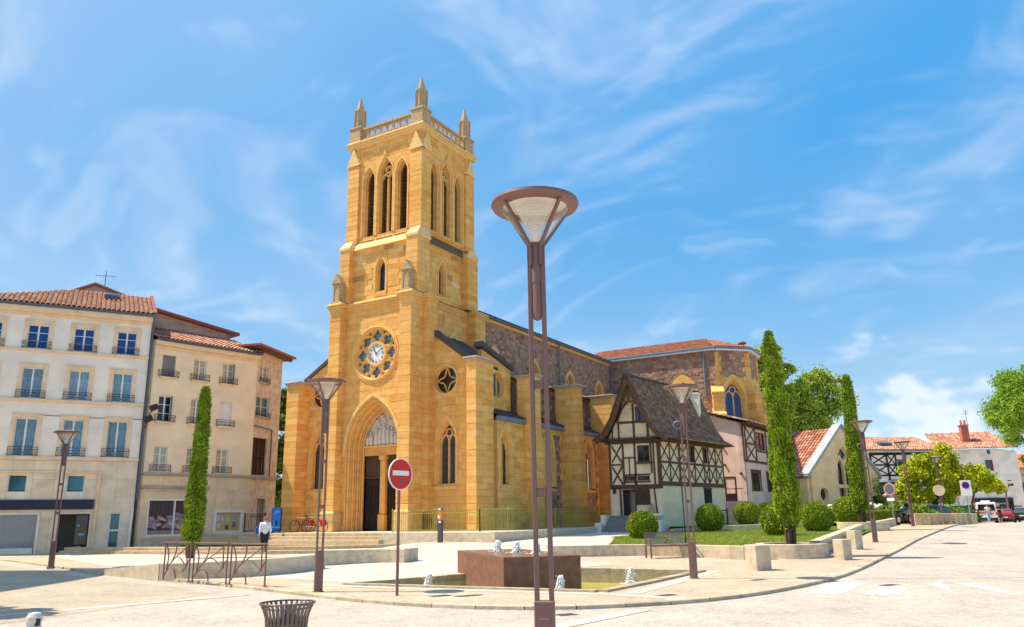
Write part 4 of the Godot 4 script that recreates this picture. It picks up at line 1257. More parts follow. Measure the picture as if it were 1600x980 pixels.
func build_rose(ch: Node3D) -> void:
	var T = CF(0.55)
	var c = Vector2(CU, 11.5)
	var fr = MB.new(); fr.t = T; fr.col = GOLD[3]
	fr.band(circle(c.x, c.y, 1.64, 40), circle(c.x, c.y, 1.82, 40), -0.02, 0.06)
	loft(fr, circle(c.x, c.y, 1.64, 40), 0.06, circle(c.x, c.y, 1.54, 40), -0.16, true)
	var ring = []
	for k in 41: ring.append(V(c.x + 1.66 * cos(TAU * k / 40), c.y + 1.66 * sin(TAU * k / 40), 0.06))
	fr.tube(ring, 0.05, 6, false)
	var rw = part(ch, "clock_rose", fr, M.stone, "round window of eight quatrefoils framing the clock")
	var gl = MB.new(); gl.t = T
	gl.prism(circle(c.x, c.y, 1.6, 40), -0.34, -0.32)
	part(rw, "pane", gl, M.glass_rose)
	for k in 8:
		var a = TAU * k / 8 + PI / 2
		var tr = MB.new(); tr.t = T; tr.col = jit(GOLD[3], 0.05)
		var hole = foil(c + Vector2(cos(a), sin(a)) * 1.15, 0.20, 0.165, 4, a, 40)
		for h in 2:
			var a0 = a - TAU / 16 if h == 0 else a
			var poly = PackedVector2Array()
			for i in 6:
				var q = a0 + TAU / 16 * i / 5
				poly.append(c + Vector2(cos(q), sin(q)) * 0.74)
			for i in range(5, -1, -1):
				var q = a0 + TAU / 16 * i / 5
				poly.append(c + Vector2(cos(q), sin(q)) * 1.57)
			var e = a - TAU / 16 if h == 0 else a + TAU / 16
			var dv = Vector2(cos(e), sin(e)); var sv = dv.orthogonal()
			var spand = PackedVector2Array([c + dv * 1.26, c + dv * 1.5 + sv * 0.16, c + dv * 1.5 - sv * 0.16])
			for p in Geometry2D.clip_polygons(poly, hole):
				for q2 in Geometry2D.clip_polygons(p, spand): tr.prism(q2, -0.3, -0.16, true)
		# raised hoop round each quatrefoil
		tr.band(circle(c.x + cos(a) * 1.15, c.y + sin(a) * 1.15, 0.375, 20), circle(c.x + cos(a) * 1.15, c.y + sin(a) * 1.15, 0.42, 20), -0.17, -0.12)
		part(rw, "tracery", tr, M.stone)
	var inner = MB.new(); inner.t = T; inner.col = GOLD_PALE[1]
	inner.band(circle(c.x, c.y, 0.64, 32), circle(c.x, c.y, 0.78, 32), -0.3, -0.06)
	part(rw, "inner_ring", inner, M.stone)
	var dial = MB.new(); dial.t = T
	dial.prism(circle(c.x, c.y, 0.65, 32), -0.2, -0.13)
	var d = part(rw, "clock_dial", dial, M.white_paint, "white clock dial with black roman numerals")
	var font = SystemFont.new(); font.font_names = PackedStringArray(["Droid Serif"])
	var roman = ["XII", "I", "II", "III", "IV", "V", "VI", "VII", "VIII", "IX", "X", "XI"]
	for k in 12:
		var tm = TextMesh.new(); tm.text = roman[k]; tm.font = font; tm.font_size = 32; tm.pixel_size = 0.0052; tm.depth = 0.012
		var a = PI / 2 - TAU * k / 12
		var o = part(d, "numeral", tm, M.iron)
		o.transform = T * Transform3D(Basis(V(0, 0, 1), a - PI / 2), V(c.x + cos(a) * 0.5, c.y + sin(a) * 0.5, -0.122))
	for hd in [[TAU * 0.90, 0.36, 0.06], [TAU * 0.155, 0.52, 0.04]]:
		var mb = MB.new(); mb.t = T
		var a: float = PI / 2 - hd[0]
		mb.bar(V(c.x - cos(a) * 0.1, c.y - sin(a) * 0.1, -0.1), V(c.x + cos(a) * hd[1], c.y + sin(a) * hd[1], -0.1), hd[2], 0.015, V(0, 0, 1))
		part(d, "clock_hand", mb, M.iron)

func round_window(ch: Node3D, T: Transform3D, c: Vector2, r: float, star: bool) -> void:
	var fr = MB.new(); fr.t = T; fr.col = GOLD[1]
	loft(fr, circle(c.x, c.y, r, 28), 0.02, circle(c.x, c.y, r - 0.07, 28), -0.3, true)
	fr.col = GOLD[3]
	fr.band(circle(c.x, c.y, r, 28), circle(c.x, c.y, r + 0.12, 28), -0.02, 0.03)
	var w = part(ch, "round_window", fr, M.stone)
	var gl = MB.new(); gl.t = T
	gl.prism(circle(c.x, c.y, r - 0.05, 28), -0.33, -0.31)
	part(w, "pane", gl, M.glass_dark if star else M.glass_teal)
	var tr = MB.new(); tr.t = T; tr.col = GOLD_PALE[1]
	var z = -0.27
	if star: # four concave arcs make a pointed star
		for k in 4:
			var a = TAU * k / 4; var b = a + TAU / 4
			var A = c + Vector2(cos(a), sin(a)) * (r - 0.06); var B = c + Vector2(cos(b), sin(b)) * (r - 0.06)
			var pts = []
			for i in 9:
				var q = i / 8.0
				var P = A.lerp(B, q)
				P = P.lerp(c, 0.42 * sin(PI * q))
				pts.append(V(P.x, P.y, z))
			for i in 8: tr.bar(pts[i], pts[i + 1], 0.06, 0.1, V(0, 0, 1))
			var m = (pts[4] as Vector3); var dd = (V(c.x, c.y, z) - m).normalized()
			for s in [-1, 1]:
				var n: Vector3 = m + V(-dd.y, dd.x, 0) * 0.14 * s
				tr.bar(n, n - dd * 0.13 + V(-dd.y, dd.x, 0) * 0.05 * s, 0.04, 0.08, V(0, 0, 1))
	else:
		for k in [-0.33, 0.33]:
			var hh = sqrt(r * r - pow(k * r, 2)) - 0.05
			tr.bx(V(c.x + k * r - 0.04, c.y - hh, -0.32), V(c.x + k * r + 0.04, c.y + hh, -0.22))
	part(w, "tracery", tr, M.stone)

func sloped_cap(ch: Node, called: String, T: Transform3D, a: Vector2, b: Vector2, thick: float, z0: float, z1: float, m: Material) -> void:
	var mb = MB.new(); mb.t = T
	var d = (b - a).normalized(); var n = Vector2(-d.y, d.x) * thick
	if n.y < 0: n = -n
	mb.prism(PackedVector2Array([a, b, b + n, a + n]), z0, z1, true)
	part(ch, called, mb, m)

func flat_cap(ch: Node, x0: float, x1: float, z0: float, z1: float, y: float) -> void:
	var mb = MB.new()
	mb.cbx(V(x0 - 0.08, y - 0.16, z0 - 0.08), V(x1 + 0.08, y - 0.04, z1 + 0.08), 0.02)
	mb.cbx(V(x0 - 0.16, y - 0.04, z0 - 0.16), V(x1 + 0.16, y + 0.05, z1 + 0.16), 0.02)
	part(ch, "coping", mb, M.coping)

func build_aisles(ch: Node3D) -> void:
	# right aisle front
	var T = CF(1.9)
	masonry(ch, T, PackedVector2Array([Vector2(-0.3, 0.95), Vector2(3.35, 0.95), Vector2(3.35, 10.25), Vector2(-0.3, 12.95)]), [arch_path(1.25, 0.66, 3.55, 5.95, 1.3), circle(1.15, 9.62, 0.82, 28)], {name = "aisle_front", singles = 40, soiled = 1.6, stains = [[0.5, 2.0, 2.6, 3.45, 0.6], [0.9, 1.4, 8.0, 8.9, 0.5]]})
	gothic_window(ch, T, 1.25, 0.66, 3.55, 5.95, 1.3, {frame = 0.16})
	round_window(ch, T, Vector2(1.15, 9.62), 0.82, true)
	sloped_cap(ch, "coping", T, Vector2(-0.35, 12.95), Vector2(3.3, 10.25), 0.3, -0.5, 0.14, M.slate_plain)
	pier(ch, "buttress", 3.3, 3.95, -2.85, -0.95, 0.95, 10.4, {singles = true})
	flat_cap(ch, 3.3, 3.95, -2.85, -0.95, 10.55)
	# left aisle front
	var TL = CF(1.0)
	masonry(ch, TL, PackedVector2Array([Vector2(-9.3, 0.95), Vector2(-6.4, 0.95), Vector2(-6.4, 12.0), Vector2(-9.3, 10.3)]), [arch_path(-7.95, 0.66, 3.5, 5.95, 1.3), circle(-8.0, 9.4, 0.8, 28)], {name = "aisle_front"})
	gothic_window(ch, TL, -7.95, 0.66, 3.5, 5.95, 1.3, {frame = 0.16})
	round_window(ch, TL, Vector2(-8.0, 9.4), 0.8, true)
	sloped_cap(ch, "coping", TL, Vector2(-9.3, 10.32), Vector2(-6.4, 12.05), 0.2, -0.5, 0.12, M.slate_plain)
	pier(ch, "buttress", -9.95, -8.9, -1.25, 0.0, 0.95, 10.1)
	flat_cap(ch, -9.95, -8.9, -1.25, 0.0, 10.2)
	var side = MB.new()
	side.bx(V(-9.6, 0.95, -30), V(-9.3, 9.5, -1.2))
	side.bx(V(-9.6, 9.5, -30), V(-6.0, 9.9, -1.5))
	part(ch, "aisle_wall", side, M.mortar)

func build_nave(ch: Node3D) -> void:
	var W = CS(4.2); var A = CS(3.3)
	# chapel walls with windows between the buttresses
	var bays = [[2.8, 5.85, 3.75], [6.6, 11.0, 9.1], [11.8, 16.6, 15.1], [17.4, 21.6, 19.6], [22.2, 26.6, 24.4]]
	for i in bays.size():
		var b: Array = bays[i]
		var hole = arch_path(b[2], 0.62, 3.45, 5.6, 1.15)
		if i == 0:
			masonry(ch, W, rect(b[0], 0.95, b[1], 7.1), [hole], {name = "chapel_wall", soiled = 1.7, stains = [[3.0, 4.5, 2.7, 3.4, 0.5]]})
		else:
			masonry(ch, W, rect(b[0], 0.95, b[1], 7.1), [arch_path(b[2], 0.86, 3.15, 5.6, 1.15 * 0.86 / 0.62)], {name = "chapel_wall", pal = RED, mat = M.red_stone, mortar = M.red_mortar, course = 0.24, lmin = 0.22, lmax = 0.5, gap = 0.02, rough = 0.015, vary = 0.2, stones = "rubble"})
			# gold stone round the red infill
			var y = 0.95
			var k = 0
			while y < 7.0:
				for e in [[b[0], 1], [b[1], -1]]:
					var q = MB.new(); q.t = W; q.col = jit(GOLD[rng.randi() % 7], 0.08)
					var ln: float = 0.42 if (k % 2 == 0) else 0.26
					q.block(minf(e[0], e[0] + e[1] * ln), y, maxf(e[0], e[0] + e[1] * ln), minf(y + 0.36, 7.1), -0.05, 0.022, 0.008)
					part(ch, "quoin_stone", q, M.stone)
				y += 0.37; k += 1
			var ec = MB.new(); ec.t = W; ec.col = GOLD[3]
			ec.block(b[0], 6.75, b[1], 7.1, -0.05, 0.03, 0.01)
			part(ch, "eaves_course", ec, M.stone)
		gothic_window(ch, W, b[2], 0.62, 3.45, 5.6, 1.15, {frame = 0.24 if i > 0 else 0.14})
		# gutter and lean-to roof
		var g = MB.new(); g.t = W
		g.cbx(V(b[0], 7.08, -0.1), V(b[1], 7.36, 0.22), 0.03)
		part(ch, "gutter", g, M.gutter_blue)
		var rf = MB.new(); rf.t = W; rf.col = Color(1, 1, 1)
		rf.hexa([V(b[0], 7.85, -0.95), V(b[1], 7.85, -0.95), V(b[1], 7.98, -0.95), V(b[0], 7.98, -0.95), V(b[0], 7.34, 0.2), V(b[1], 7.34, 0.2), V(b[1], 7.44, 0.2), V(b[0], 7.44, 0.2)])
		part(ch, "chapel_roof", rf, M.slate)
	# upper aisle wall
	masonry(ch, A, PackedVector2Array([Vector2(2.6, 7.5), Vector2(5.9, 7.5), Vector2(5.9, 10.6), Vector2(2.6, 11.35)]), [circle(4.35, 9.4, 0.8, 28)], {name = "aisle_wall", thick = 0.3})
	round_window(ch, A, Vector2(4.35, 9.4), 0.8, false)
	sloped_cap(ch, "coping", A, Vector2(2.3, 11.5), Vector2(5.95, 10.5), 0.3, -0.4, 0.2, M.slate_plain)
	masonry(ch, A, rect(6.5, 7.5, 27, 9.9), [], {name = "aisle_wall", pal = RED, mat = M.red_stone, mortar = M.red_mortar, course = 0.24, lmin = 0.22, lmax = 0.5, gap = 0.02, rough = 0.015, vary = 0.2, thick = 0.3})
	var rf2 = MB.new()
	rf2.hexa([V(-0.2, 11.15, -30), V(3.6, 9.85, -30), V(3.6, 10.05, -30), V(-0.2, 11.35, -30), V(-0.2, 11.15, -5.9), V(3.6, 9.85, -5.9), V(3.6, 10.05, -5.9), V(-0.2, 11.35, -5.9)])
	rf2.hexa([V(-0.3, 12.6, -5.9), V(3.3, 10.3, -5.9), V(3.3, 10.5, -5.9), V(-0.3, 12.85, -5.9), V(-0.3, 12.6, -1.95), V(3.3, 10.3, -1.95), V(3.3, 10.5, -1.95), V(-0.3, 12.85, -1.95)])
	part(ch, "aisle_roof", rf2, M.slate)
	# buttresses
	for bt in [[5.85, 5.1], [11.0, 5.5], [16.6, 5.5], [21.6, 5.5]]:
		var v: float = bt[0]; var uo: float = bt[1]
		pier(ch, "buttress", 3.9, uo, -v - 0.85, -v, 0.95, 6.3, {course = 0.4})
		pier(ch, "buttress", 3.75, uo - 0.08, -v - 0.8, -v - 0.05, 6.3, 9.95, {course = 0.4})
		flat_cap(ch, 3.75, uo - 0.08, -v - 0.8, -v - 0.05, 10.1)
		var sl = MB.new(); sl.col = GOLD[2]
		sl.t = CF(v + 0.15)
		sl.prism(PackedVector2Array([Vector2(1.4, 9.9), Vector2(3.4, 9.9), Vector2(3.4, 10.2), Vector2(1.4, 10.9)]), -0.5, 0.0, true)
		part(ch, "flying_wall", sl, M.stone)
	# clerestory
	var C = CS(-0.2)
	var hs = []
	for v in [9.7, 15.5, 21.5, 27.2]: hs.append(arch_path(v, 0.9, 10.6, 11.9, 1.25))
	masonry(ch, C, rect(7.4, 10.4, 30.0, 15.05), hs, {name = "clerestory_wall", pal = RED, mat = M.red_stone, mortar = M.red_mortar, course = 0.19, lmin = 0.18, lmax = 0.42, gap = 0.02, rough = 0.02, vary = 0.14, stones = "rubble", singles = 40})
	for v in [9.7, 15.5, 21.5, 27.2]: gothic_window(ch, C, v, 0.68, 10.8, 11.9, 1.0, {frame = 0.24})
	var cg = MB.new(); cg.t = C; cg.col = GOLD[0]
	cg.cbx(V(7.4, 14.75, -0.1), V(30, 15.0, 0.1), 0.02)
	part(ch, "eaves_course", cg, M.stone)
	var gu = MB.new(); gu.t = C
	gu.cbx(V(7.5, 15.0, -0.1), V(30, 15.24, 0.3), 0.05)
	part(ch, "gutter", gu, M.gutter_blue)
	for v in [19.3, 29.7]:
		var dp = MB.new()
		dp.tube([V(0.12, 15.0, -v), V(0.0, 14.7, -v), V(0.0, 10.8, -v)], 0.07, 8)
		part(ch, "downpipe", dp, M.gutter_blue)
	var nr = MB.new(); nr.col = Color(1, 1, 1)
	nr.hexa([V(CU, 15.0, -33), V(0.1, 15.1, -33), V(0.1, 15.2, -33), V(CU, 15.85, -33), V(CU, 15.0, -7.2), V(0.1, 15.1, -7.2), V(0.1, 15.2, -7.2), V(CU, 15.85, -7.2)])
	nr.hexa([V(-6.5, 15.1, -33), V(CU, 15.0, -33), V(CU, 15.85, -33), V(-6.5, 15.2, -33), V(-6.5, 15.1, -7.2), V(CU, 15.0, -7.2), V(CU, 15.85, -7.2), V(-6.5, 15.2, -7.2)])
	part(ch, "nave_roof", nr, M.slate)
	var lw = MB.new(); lw.bx(V(-6.6, 9.5, -33), V(-6.3, 15.1, -7.2))
	part(ch, "nave_wall", lw, M.mortar)

func build_transept(ch: Node3D) -> void:
	var T = CF(30.0)
	var rd = {pal = RED, mat = M.red_stone, mortar = M.red_mortar, course = 0.22, lmin = 0.22, lmax = 0.5, gap = 0.02, rough = 0.022, vary = 0.14, stones = "rubble"}
	var o1 = rd.duplicate(); o1.name = "transept_wall"; o1.singles = 20
	masonry(ch, T, rect(-0.3, 2.0, 9.45, 15.2), [arch_path(6.5, 0.95, 10.0, 11.6, 1.3)], o1)
	gothic_window(ch, T, 6.5, 0.8, 10.1, 11.6, 1.1, {frame = 0.5})
	var P = [Vector2(9.45, -30), Vector2(11.7, -32.25), Vector2(11.7, -35.6), Vector2(9.45, -37.85), Vector2(-2, -37.85)]
	for i in 4:
		var a: Vector2 = P[i]; var b: Vector2 = P[i + 1]
		var F = face_between(a, b)
		var L = a.distance_to(b)
		var o2 = rd.duplicate(); o2.name = "apse_wall"
		if i == 3:
			var bw = MB.new(); bw.t = F; bw.prism(rect(0, 2, L, 15.2), -0.4, 0.0)
			part(ch, "back_wall", bw, M.red_mortar)
			continue
		masonry(ch, F, rect(0, 12.9, L, 15.2), [], o2)
		masonry(ch, F, rect(0, 2.0, L, 12.9), [arch_path(L / 2, 0.95, 8.0, 11.2, 1.5)], {name = "apse_wall", pal = GOLD, course = 0.4})
		gothic_window(ch, F, L / 2, 0.95, 8.0, 11.2, 1.5, {frame = 0.3, splay = 0.22, glass = M.glass_blue, bar = 0.06})
		var y = 12.6
		var k = 0
		while y < 15.0:
			for e in [[0.0, 1], [L, -1]]:
				var q = MB.new(); q.t = F; q.col = jit(GOLD[rng.randi() % 7], 0.08)
				var ln: float = 0.6 if k % 2 == 0 else 0.36
				q.block(minf(e[0], e[0] + e[1] * ln), y, maxf(e[0], e[0] + e[1] * ln), minf(y + 0.4, 15.2), -0.05, 0.024, 0.01)
				part(ch, "quoin_stone", q, M.stone)
			y += 0.41; k += 1
	# stepped buttresses at the corners of the apse
	for i in 3:
		var c: Vector2 = P[i]
		var out = [Vector2(-0.38, 0.92), Vector2(0.92, 0.38), Vector2(0.92, -0.38)][i] as Vector2
		out = [Vector2(0.35, 0.94), Vector2(0.92, 0.38), Vector2(0.92, -0.38)][i]
		var side = Vector2(-out.y, out.x)
		var F = Transform3D(Basis(V(side.x, 0, side.y), Vector3.UP, V(-side.y, 0, side.x)), V(c.x, 0, c.y))
		if F.basis.z.dot(V(out.x, 0, out.y)) < 0: F.basis = Basis(-F.basis.x, Vector3.UP, -F.basis.z)
		var bt = MB.new(); bt.t = F
		for s in [[2.0, 9.4, 1.5], [9.4, 11.4, 0.75]]:
			var y: float = s[0]
			while y < s[1] - 0.1:
				bt.col = jit(GOLD[rng.randi() % 7], 0.1)
				bt.cbx(V(-0.45, y + 0.004, -0.4), V(0.45, y + 0.396, s[2] + rng.randf_range(-0.01, 0.01)), 0.015)
				y += 0.4
			bt.col = GOLD_PALE[1]
			bt.hexa([V(-0.5, s[1], -0.4), V(0.5, s[1], -0.4), V(0.5, s[1] + 0.9, -0.4), V(-0.5, s[1] + 0.9, -0.4), V(-0.5, s[1], s[2] + 0.08), V(0.5, s[1], s[2] + 0.08), V(0.5, s[1] + 0.12, s[2] + 0.08), V(-0.5, s[1] + 0.12, s[2] + 0.08)])
		part(ch, "buttress", bt, M.stone)
	# gutter round the eaves, pale board below it, and the tiled hipped roof
	var g = MB.new(); var bd = MB.new()
	var E = [Vector2(-0.3, -30), P[0], P[1], P[2], P[3]]
	for i in 4:
		var a: Vector2 = E[i]; var b: Vector2 = E[i + 1]
		g.t = face_between(a, b); bd.t = g.t
		var L = a.distance_to(b)
		g.cbx(V(-0.1, 15.32, -0.1), V(L + 0.14, 15.54, 0.36), 0.04)
		bd.bx(V(0, 15.2, -0.1), V(L + 0.1, 15.32, 0.3))
	part(ch, "gutter", g, M.gutter_blue)
	part(ch, "eaves_board", bd, M.white_paint)
	var dp = MB.new()
	dp.tube([V(8.5, 15.3, -29.9), V(8.5, 11.2, -29.9)], 0.08, 8)
	part(ch, "downpipe", dp, M.gutter_blue)
	var hip = V(7.6, 17.1, -33.9)
	var rg = V(-3.0, 17.1, -33.9)
	tiled(ch, "transept_roof", [V(-3, 15.5, -29.7), V(9.6, 15.5, -29.7), hip, rg], 0.24, 0.34, [lin(196, 122, 88), lin(206, 138, 104), lin(184, 108, 78), lin(212, 148, 114)])
	tiled(ch, "transept_roof", [V(9.6, 15.5, -29.7), V(12.0, 15.5, -32.1), hip, hip], 0.24, 0.34, [lin(196, 122, 88), lin(206, 138, 104), lin(184, 108, 78)])
	tiled(ch, "transept_roof", [V(12.0, 15.5, -32.1), V(12.0, 15.5, -35.8), hip, hip], 0.24, 0.34, [lin(196, 122, 88), lin(206, 138, 104), lin(184, 108, 78)])
	tiled(ch, "transept_roof", [V(12.0, 15.5, -35.8), V(9.6, 15.5, -38.1), hip, hip], 0.24, 0.34, [lin(196, 122, 88), lin(184, 108, 78)])
	var vt = MB.new(); vt.col = lin(150, 84, 70)
	vt.t = Transform3D(Basis.IDENTITY, V(10.6, 15.9, -35.2))
	vt.lathe([Vector2(0.22, 0), Vector2(0.22, 0.6), Vector2(0.4, 0.62), Vector2(0.4, 0.72), Vector2(0.0, 0.95)], 12)
	part(ch, "roof_vent", vt, M.plain)

# roof of curved tiles over a four-cornered plane: a, b along the eaves, c, d along the ridge (c above b)
func tiled(parent: Node, called: String, q: Array, pitch: float, row: float, pal: Array, m: Material = null) -> MeshInstance3D:
	var mb = MB.new()
	var a: Vector3 = q[0]; var b: Vector3 = q[1]; var c: Vector3 = q[2]; var d: Vector3 = q[3]
	var X = (b - a).normalized()
	var up = ((d + c) * 0.5 - (a + b) * 0.5); up = (up - X * up.dot(X)).normalized()
	var N = X.cross(up).normalized()
	if N.y < 0: N = -N
	var H: float = maxf((d - a).dot(up), (c - b).dot(up))
	var L = (b - a).length()
	var xd = (d - a).dot(X); var xc = (c - a).dot(X)
	var poly = PackedVector2Array([Vector2(0, 0), Vector2(L, 0), Vector2(xc, H), Vector2(xd, H)])
	# closed underside
	mb.col = pal[0] * 0.6
	mb._face(a, b, c, d, a - N)
	var n = int(ceil(L / pitch))
	for i in n:
		var x = (i + 0.5) * pitch
		# extent of this file of tiles up the slope
		var h0 = 0.0; var h1 = H
		if x < xd: h1 = H * x / xd
		if x > xc and L - xc > 0.01: h1 = minf(h1, H * (L - x) / (L - xc))
		if x < 0 or x > L: continue
		var y = h0
		while y < h1 - 0.02:
			var y1 = minf(y + row, h1)
			mb.col = jit(pal[rng.randi() % pal.size()], 0.14)
			var w0 = pitch * 0.42; var w1 = pitch * 0.36
			var j = rng.randf_range(-0.006, 0.006)
			for k in 4:
				var t0 = PI * k / 4; var t1 = PI * (k + 1) / 4
				var P0 = a + X * (x + j + w0 * cos(t0)) + up * y + N * (0.035 + w0 * 0.75 * sin(t0))
				var P1 = a + X * (x + j + w0 * cos(t1)) + up * y + N * (0.035 + w0 * 0.75 * sin(t1))
				var P2 = a + X * (x + j + w1 * cos(t1)) + up * (y1 + 0.03) + N * (0.008 + w1 * 0.75 * sin(t1))
				var P3 = a + X * (x + j + w1 * cos(t0)) + up * (y1 + 0.03) + N * (0.008 + w1 * 0.75 * sin(t0))
				mb._face(P0, P1, P2, P3, a + X * x + up * y - N * 0.2)
			y = y1
	var o = part(parent, called, mb, m if m else M.tile)
	o.set_meta("kind", "stuff")
	return o

# ---------------------------------------------------------------- houses
func plain_wall(parent: Node, called: String, T: Transform3D, poly: PackedVector2Array, holes: Array, thick: float, m: Material) -> MeshInstance3D:
	var mb = MB.new(); mb.t = T
	for p in pieces_of(poly, holes): mb.prism(p, -thick, 0.0, true)
	return part(parent, called, mb, m)

func cached(key: String, make: Callable) -> Mesh:
	if not mesh_cache.has(key):
		var mb = MB.new()
		make.call(mb)
		mesh_cache[key] = mb.mesh()
	return mesh_cache[key]

# window at bottom centre (x, y) of a wall face T; the opening itself is cut by the caller
func window(parent: Node, T: Transform3D, x: float, y: float, w: float, h: float, o := {}) -> MeshInstance3D:
	var at = T * Transform3D(Basis.IDENTITY, V(x, y, 0))
	var rec: float = o.get("recess", 0.16)
	var rows: int = o.get("rows", 3)
	var key = "%.2f %.2f %d" % [w, h, rows]
	var f = 0.06
	var fm: Material = o.get("frame", M.white_paint)
	var fr = part(parent, "window", cached("fr" + key, func(mb):
		for s in [[-w / 2, -w / 2 + f, 0, h], [w / 2 - f, w / 2, 0, h], [-w / 2 + f, w / 2 - f, 0, f * 1.3], [-w / 2 + f, w / 2 - f, h - f, h], [-0.045, 0.045, f * 1.3, h - f]]:
			mb.cbx(V(s[0], s[2], -0.04), V(s[1], s[3], 0.02), 0.006)
		for k in range(1, rows):
			for q in [[-w / 2 + f, -0.045], [0.045, w / 2 - f]]: mb.bx(V(q[0], h * k / rows - 0.017, -0.03), V(q[1], h * k / rows + 0.017, 0.01))), fm)
	fr.transform = at * Transform3D(Basis.IDENTITY, V(0, 0, -rec))
	var kind: String = o.get("kind", "glass")
	if kind == "glass":
		var pw: float = (w - 2 * f - 0.09) / 2; var ph: float = (h - f * 2.3) / rows
		var pm = cached("pane%.3f %.3f" % [pw, ph], func(mb): mb.bx(V(-pw / 2, 0, -0.03), V(pw / 2, ph, -0.022)))
		for i in 2:
			for k in rows:
				var p = part(fr, "pane", pm, o.get("glass", M.glass_blue))
				p.position = V((i * 2 - 1) * (0.045 + pw / 2), f * 1.3 + ph * k, 0)
				p.rotation.y = rng.randf_range(-0.012, 0.012); p.rotation.x = rng.randf_range(-0.012, 0.012)
	elif kind == "shut":
		var n = 5
		var pw: float = (w - 2 * f - 0.09) / 2
		var pm = cached("shut%.3f %.3f" % [pw, h], func(mb):
			for k in n: mb.cbx(V(-pw / 2 + pw * k / n + 0.003, 0, -0.02), V(-pw / 2 + pw * (k + 1) / n - 0.003, h - f * 2.3, 0.012), 0.006)
			for q in [0.2, 0.8]: mb.bx(V(-pw / 2, h * q - 0.04, 0.012), V(pw / 2, h * q + 0.04, 0.03)))
		for i in 2:
			var p = part(fr, "shutter", pm, o.get("shutter", M.sky_shutter))
			p.position = V((i * 2 - 1) * (0.045 + pw / 2), f * 1.3, 0)
	elif kind == "curtain":
		var gp = part(fr, "pane", cached("cg" + key, func(mb): mb.bx(V(-w / 2 + f, f, -0.03), V(w / 2 - f, h - f, -0.024))), M.pane_clear)
		var cp = part(fr, "curtain", cached("cu" + key, func(mb):
			for s in [-1, 1]:
				var x0: float = s * 0.07; var x1: float = s * (w / 2 - f)
				for k in 8:
					var a: float = lerpf(x0, x1, k / 8.0); var b: float = lerpf(x0, x1, (k + 1) / 8.0)
					var za = -0.1 + 0.025 * sin(k * 1.7); var zb = -0.1 + 0.025 * sin((k + 1) * 1.7)
					mb._face(V(a, 0.05, za), V(b, 0.05, zb), V(b, h - 0.05, zb), V(a, h - 0.05, za), V((a + b) / 2, h / 2, -1.0))), o.get("cloth", M.curtain))
		var dk = part(fr, "room_wall", cached("dk" + key, func(mb): mb.bx(V(-w / 2 - 0.3, -0.1, -0.9), V(w / 2 + 0.3, h + 0.1, -0.86))), M.interior)
	if o.has("surround"):
		var sw: float = o.surround
		var sr = part(fr, "surround", cached("sr%.2f" % sw + key, func(mb):
			mb.cbx(V(-w / 2 - sw, -0.0, 0), V(-w / 2, h + sw, 0.045), 0.01); mb.cbx(V(w / 2, -0.0, 0), V(w / 2 + sw, h + sw, 0.045), 0.01)
			mb.cbx(V(-w / 2, h, 0), V(w / 2, h + sw, 0.05), 0.01); mb.cbx(V(-w / 2 - sw - 0.03, h + sw, 0), V(w / 2 + sw + 0.03, h + sw + 0.06, 0.09), 0.015)), o.get("trim", M.trim_stone))
		sr.position = V(0, 0, rec)
	if o.has("rail"):
		var rw: float = w + o.get("rail_out", 0.36); var rh: float = o.rail
		var rl = part(fr, "railing", cached("rl%.2f %.2f" % [rw, rh], func(mb):
			for s in [-1, 1]:
				mb.bx(V(s * rw / 2 - 0.012, -0.02, 0.1), V(s * rw / 2 + 0.012, rh, 0.124))
				mb.bar(V(s * rw / 2, rh - 0.02, 0.0), V(s * rw / 2, rh - 0.02, 0.11), 0.02, 0.02)
				mb.bar(V(s * rw / 2, 0.03, 0.0), V(s * rw / 2, 0.03, 0.11), 0.02, 0.02)
			for q in [0.05, rh * 0.72, rh]: mb.bx(V(-rw / 2, q - 0.012, 0.1), V(rw / 2, q + 0.012, 0.124))
			var n = 5
			for k in n:
				var xa = -rw / 2 + rw * k / n; var xb = -rw / 2 + rw * (k + 1) / n
				mb.bar(V(xa, 0.05, 0.112), V(xb, rh * 0.72, 0.112), 0.014, 0.014); mb.bar(V(xa, rh * 0.72, 0.112), V(xb, 0.05, 0.112), 0.014, 0.014)
			mb.lathe([Vector2(0.0, rh * 0.3), Vector2(0.06, rh * 0.36), Vector2(0.0, rh * 0.44)], 8)), M.iron)
		rl.position = V(0, 0, rec)
	if o.has("sill"):
		var sl = part(fr, "sill", cached("sl" + key, func(mb): mb.cbx(V(-w / 2 - 0.12, -0.12, 0), V(w / 2 + 0.12, 0, 0.16), 0.015)), o.sill)
		sl.position = V(0, 0, rec)
	if o.has("leaf"): # an opened shutter folded back against the wall or reveal
		for s in o.leaf:
			var lf = part(fr, "shutter", cached("lf%.2f" % (w / 2) + key, func(mb):
				for k in 9: mb.bx(V(-w / 4, h * k / 9.0 + 0.005, 0), V(w / 4, h * (k + 1) / 9.0 - 0.005, 0.03))
				for q in [-1, 1]: mb.bx(V(q * w / 4 - 0.025, 0, 0), V(q * w / 4 + 0.025, h, 0.04))), o.get("shutter", M.grey_shutter))
			lf.position = V(s * (w / 2 + w / 4 + 0.02), 0, rec + 0.01) if not o.get("inward", false) else V(s * (w / 2 - 0.04), 0, rec * 0.6)
			if o.get("inward", false): lf.rotation.y = s * 1.25
	return fr

func rect_hole(x: float, y: float, w: float, h: float) -> PackedVector2Array:
	return rect(x - w / 2, y, x + w / 2, y + h)

func box_part(parent: Node, called: String, T: Transform3D, a: Vector3, b: Vector3, k: float, m: Material, label := "") -> MeshInstance3D:
	var mb = MB.new(); mb.t = T
	mb.cbx(a, b, k)
	return part(parent, called, mb, m, label)

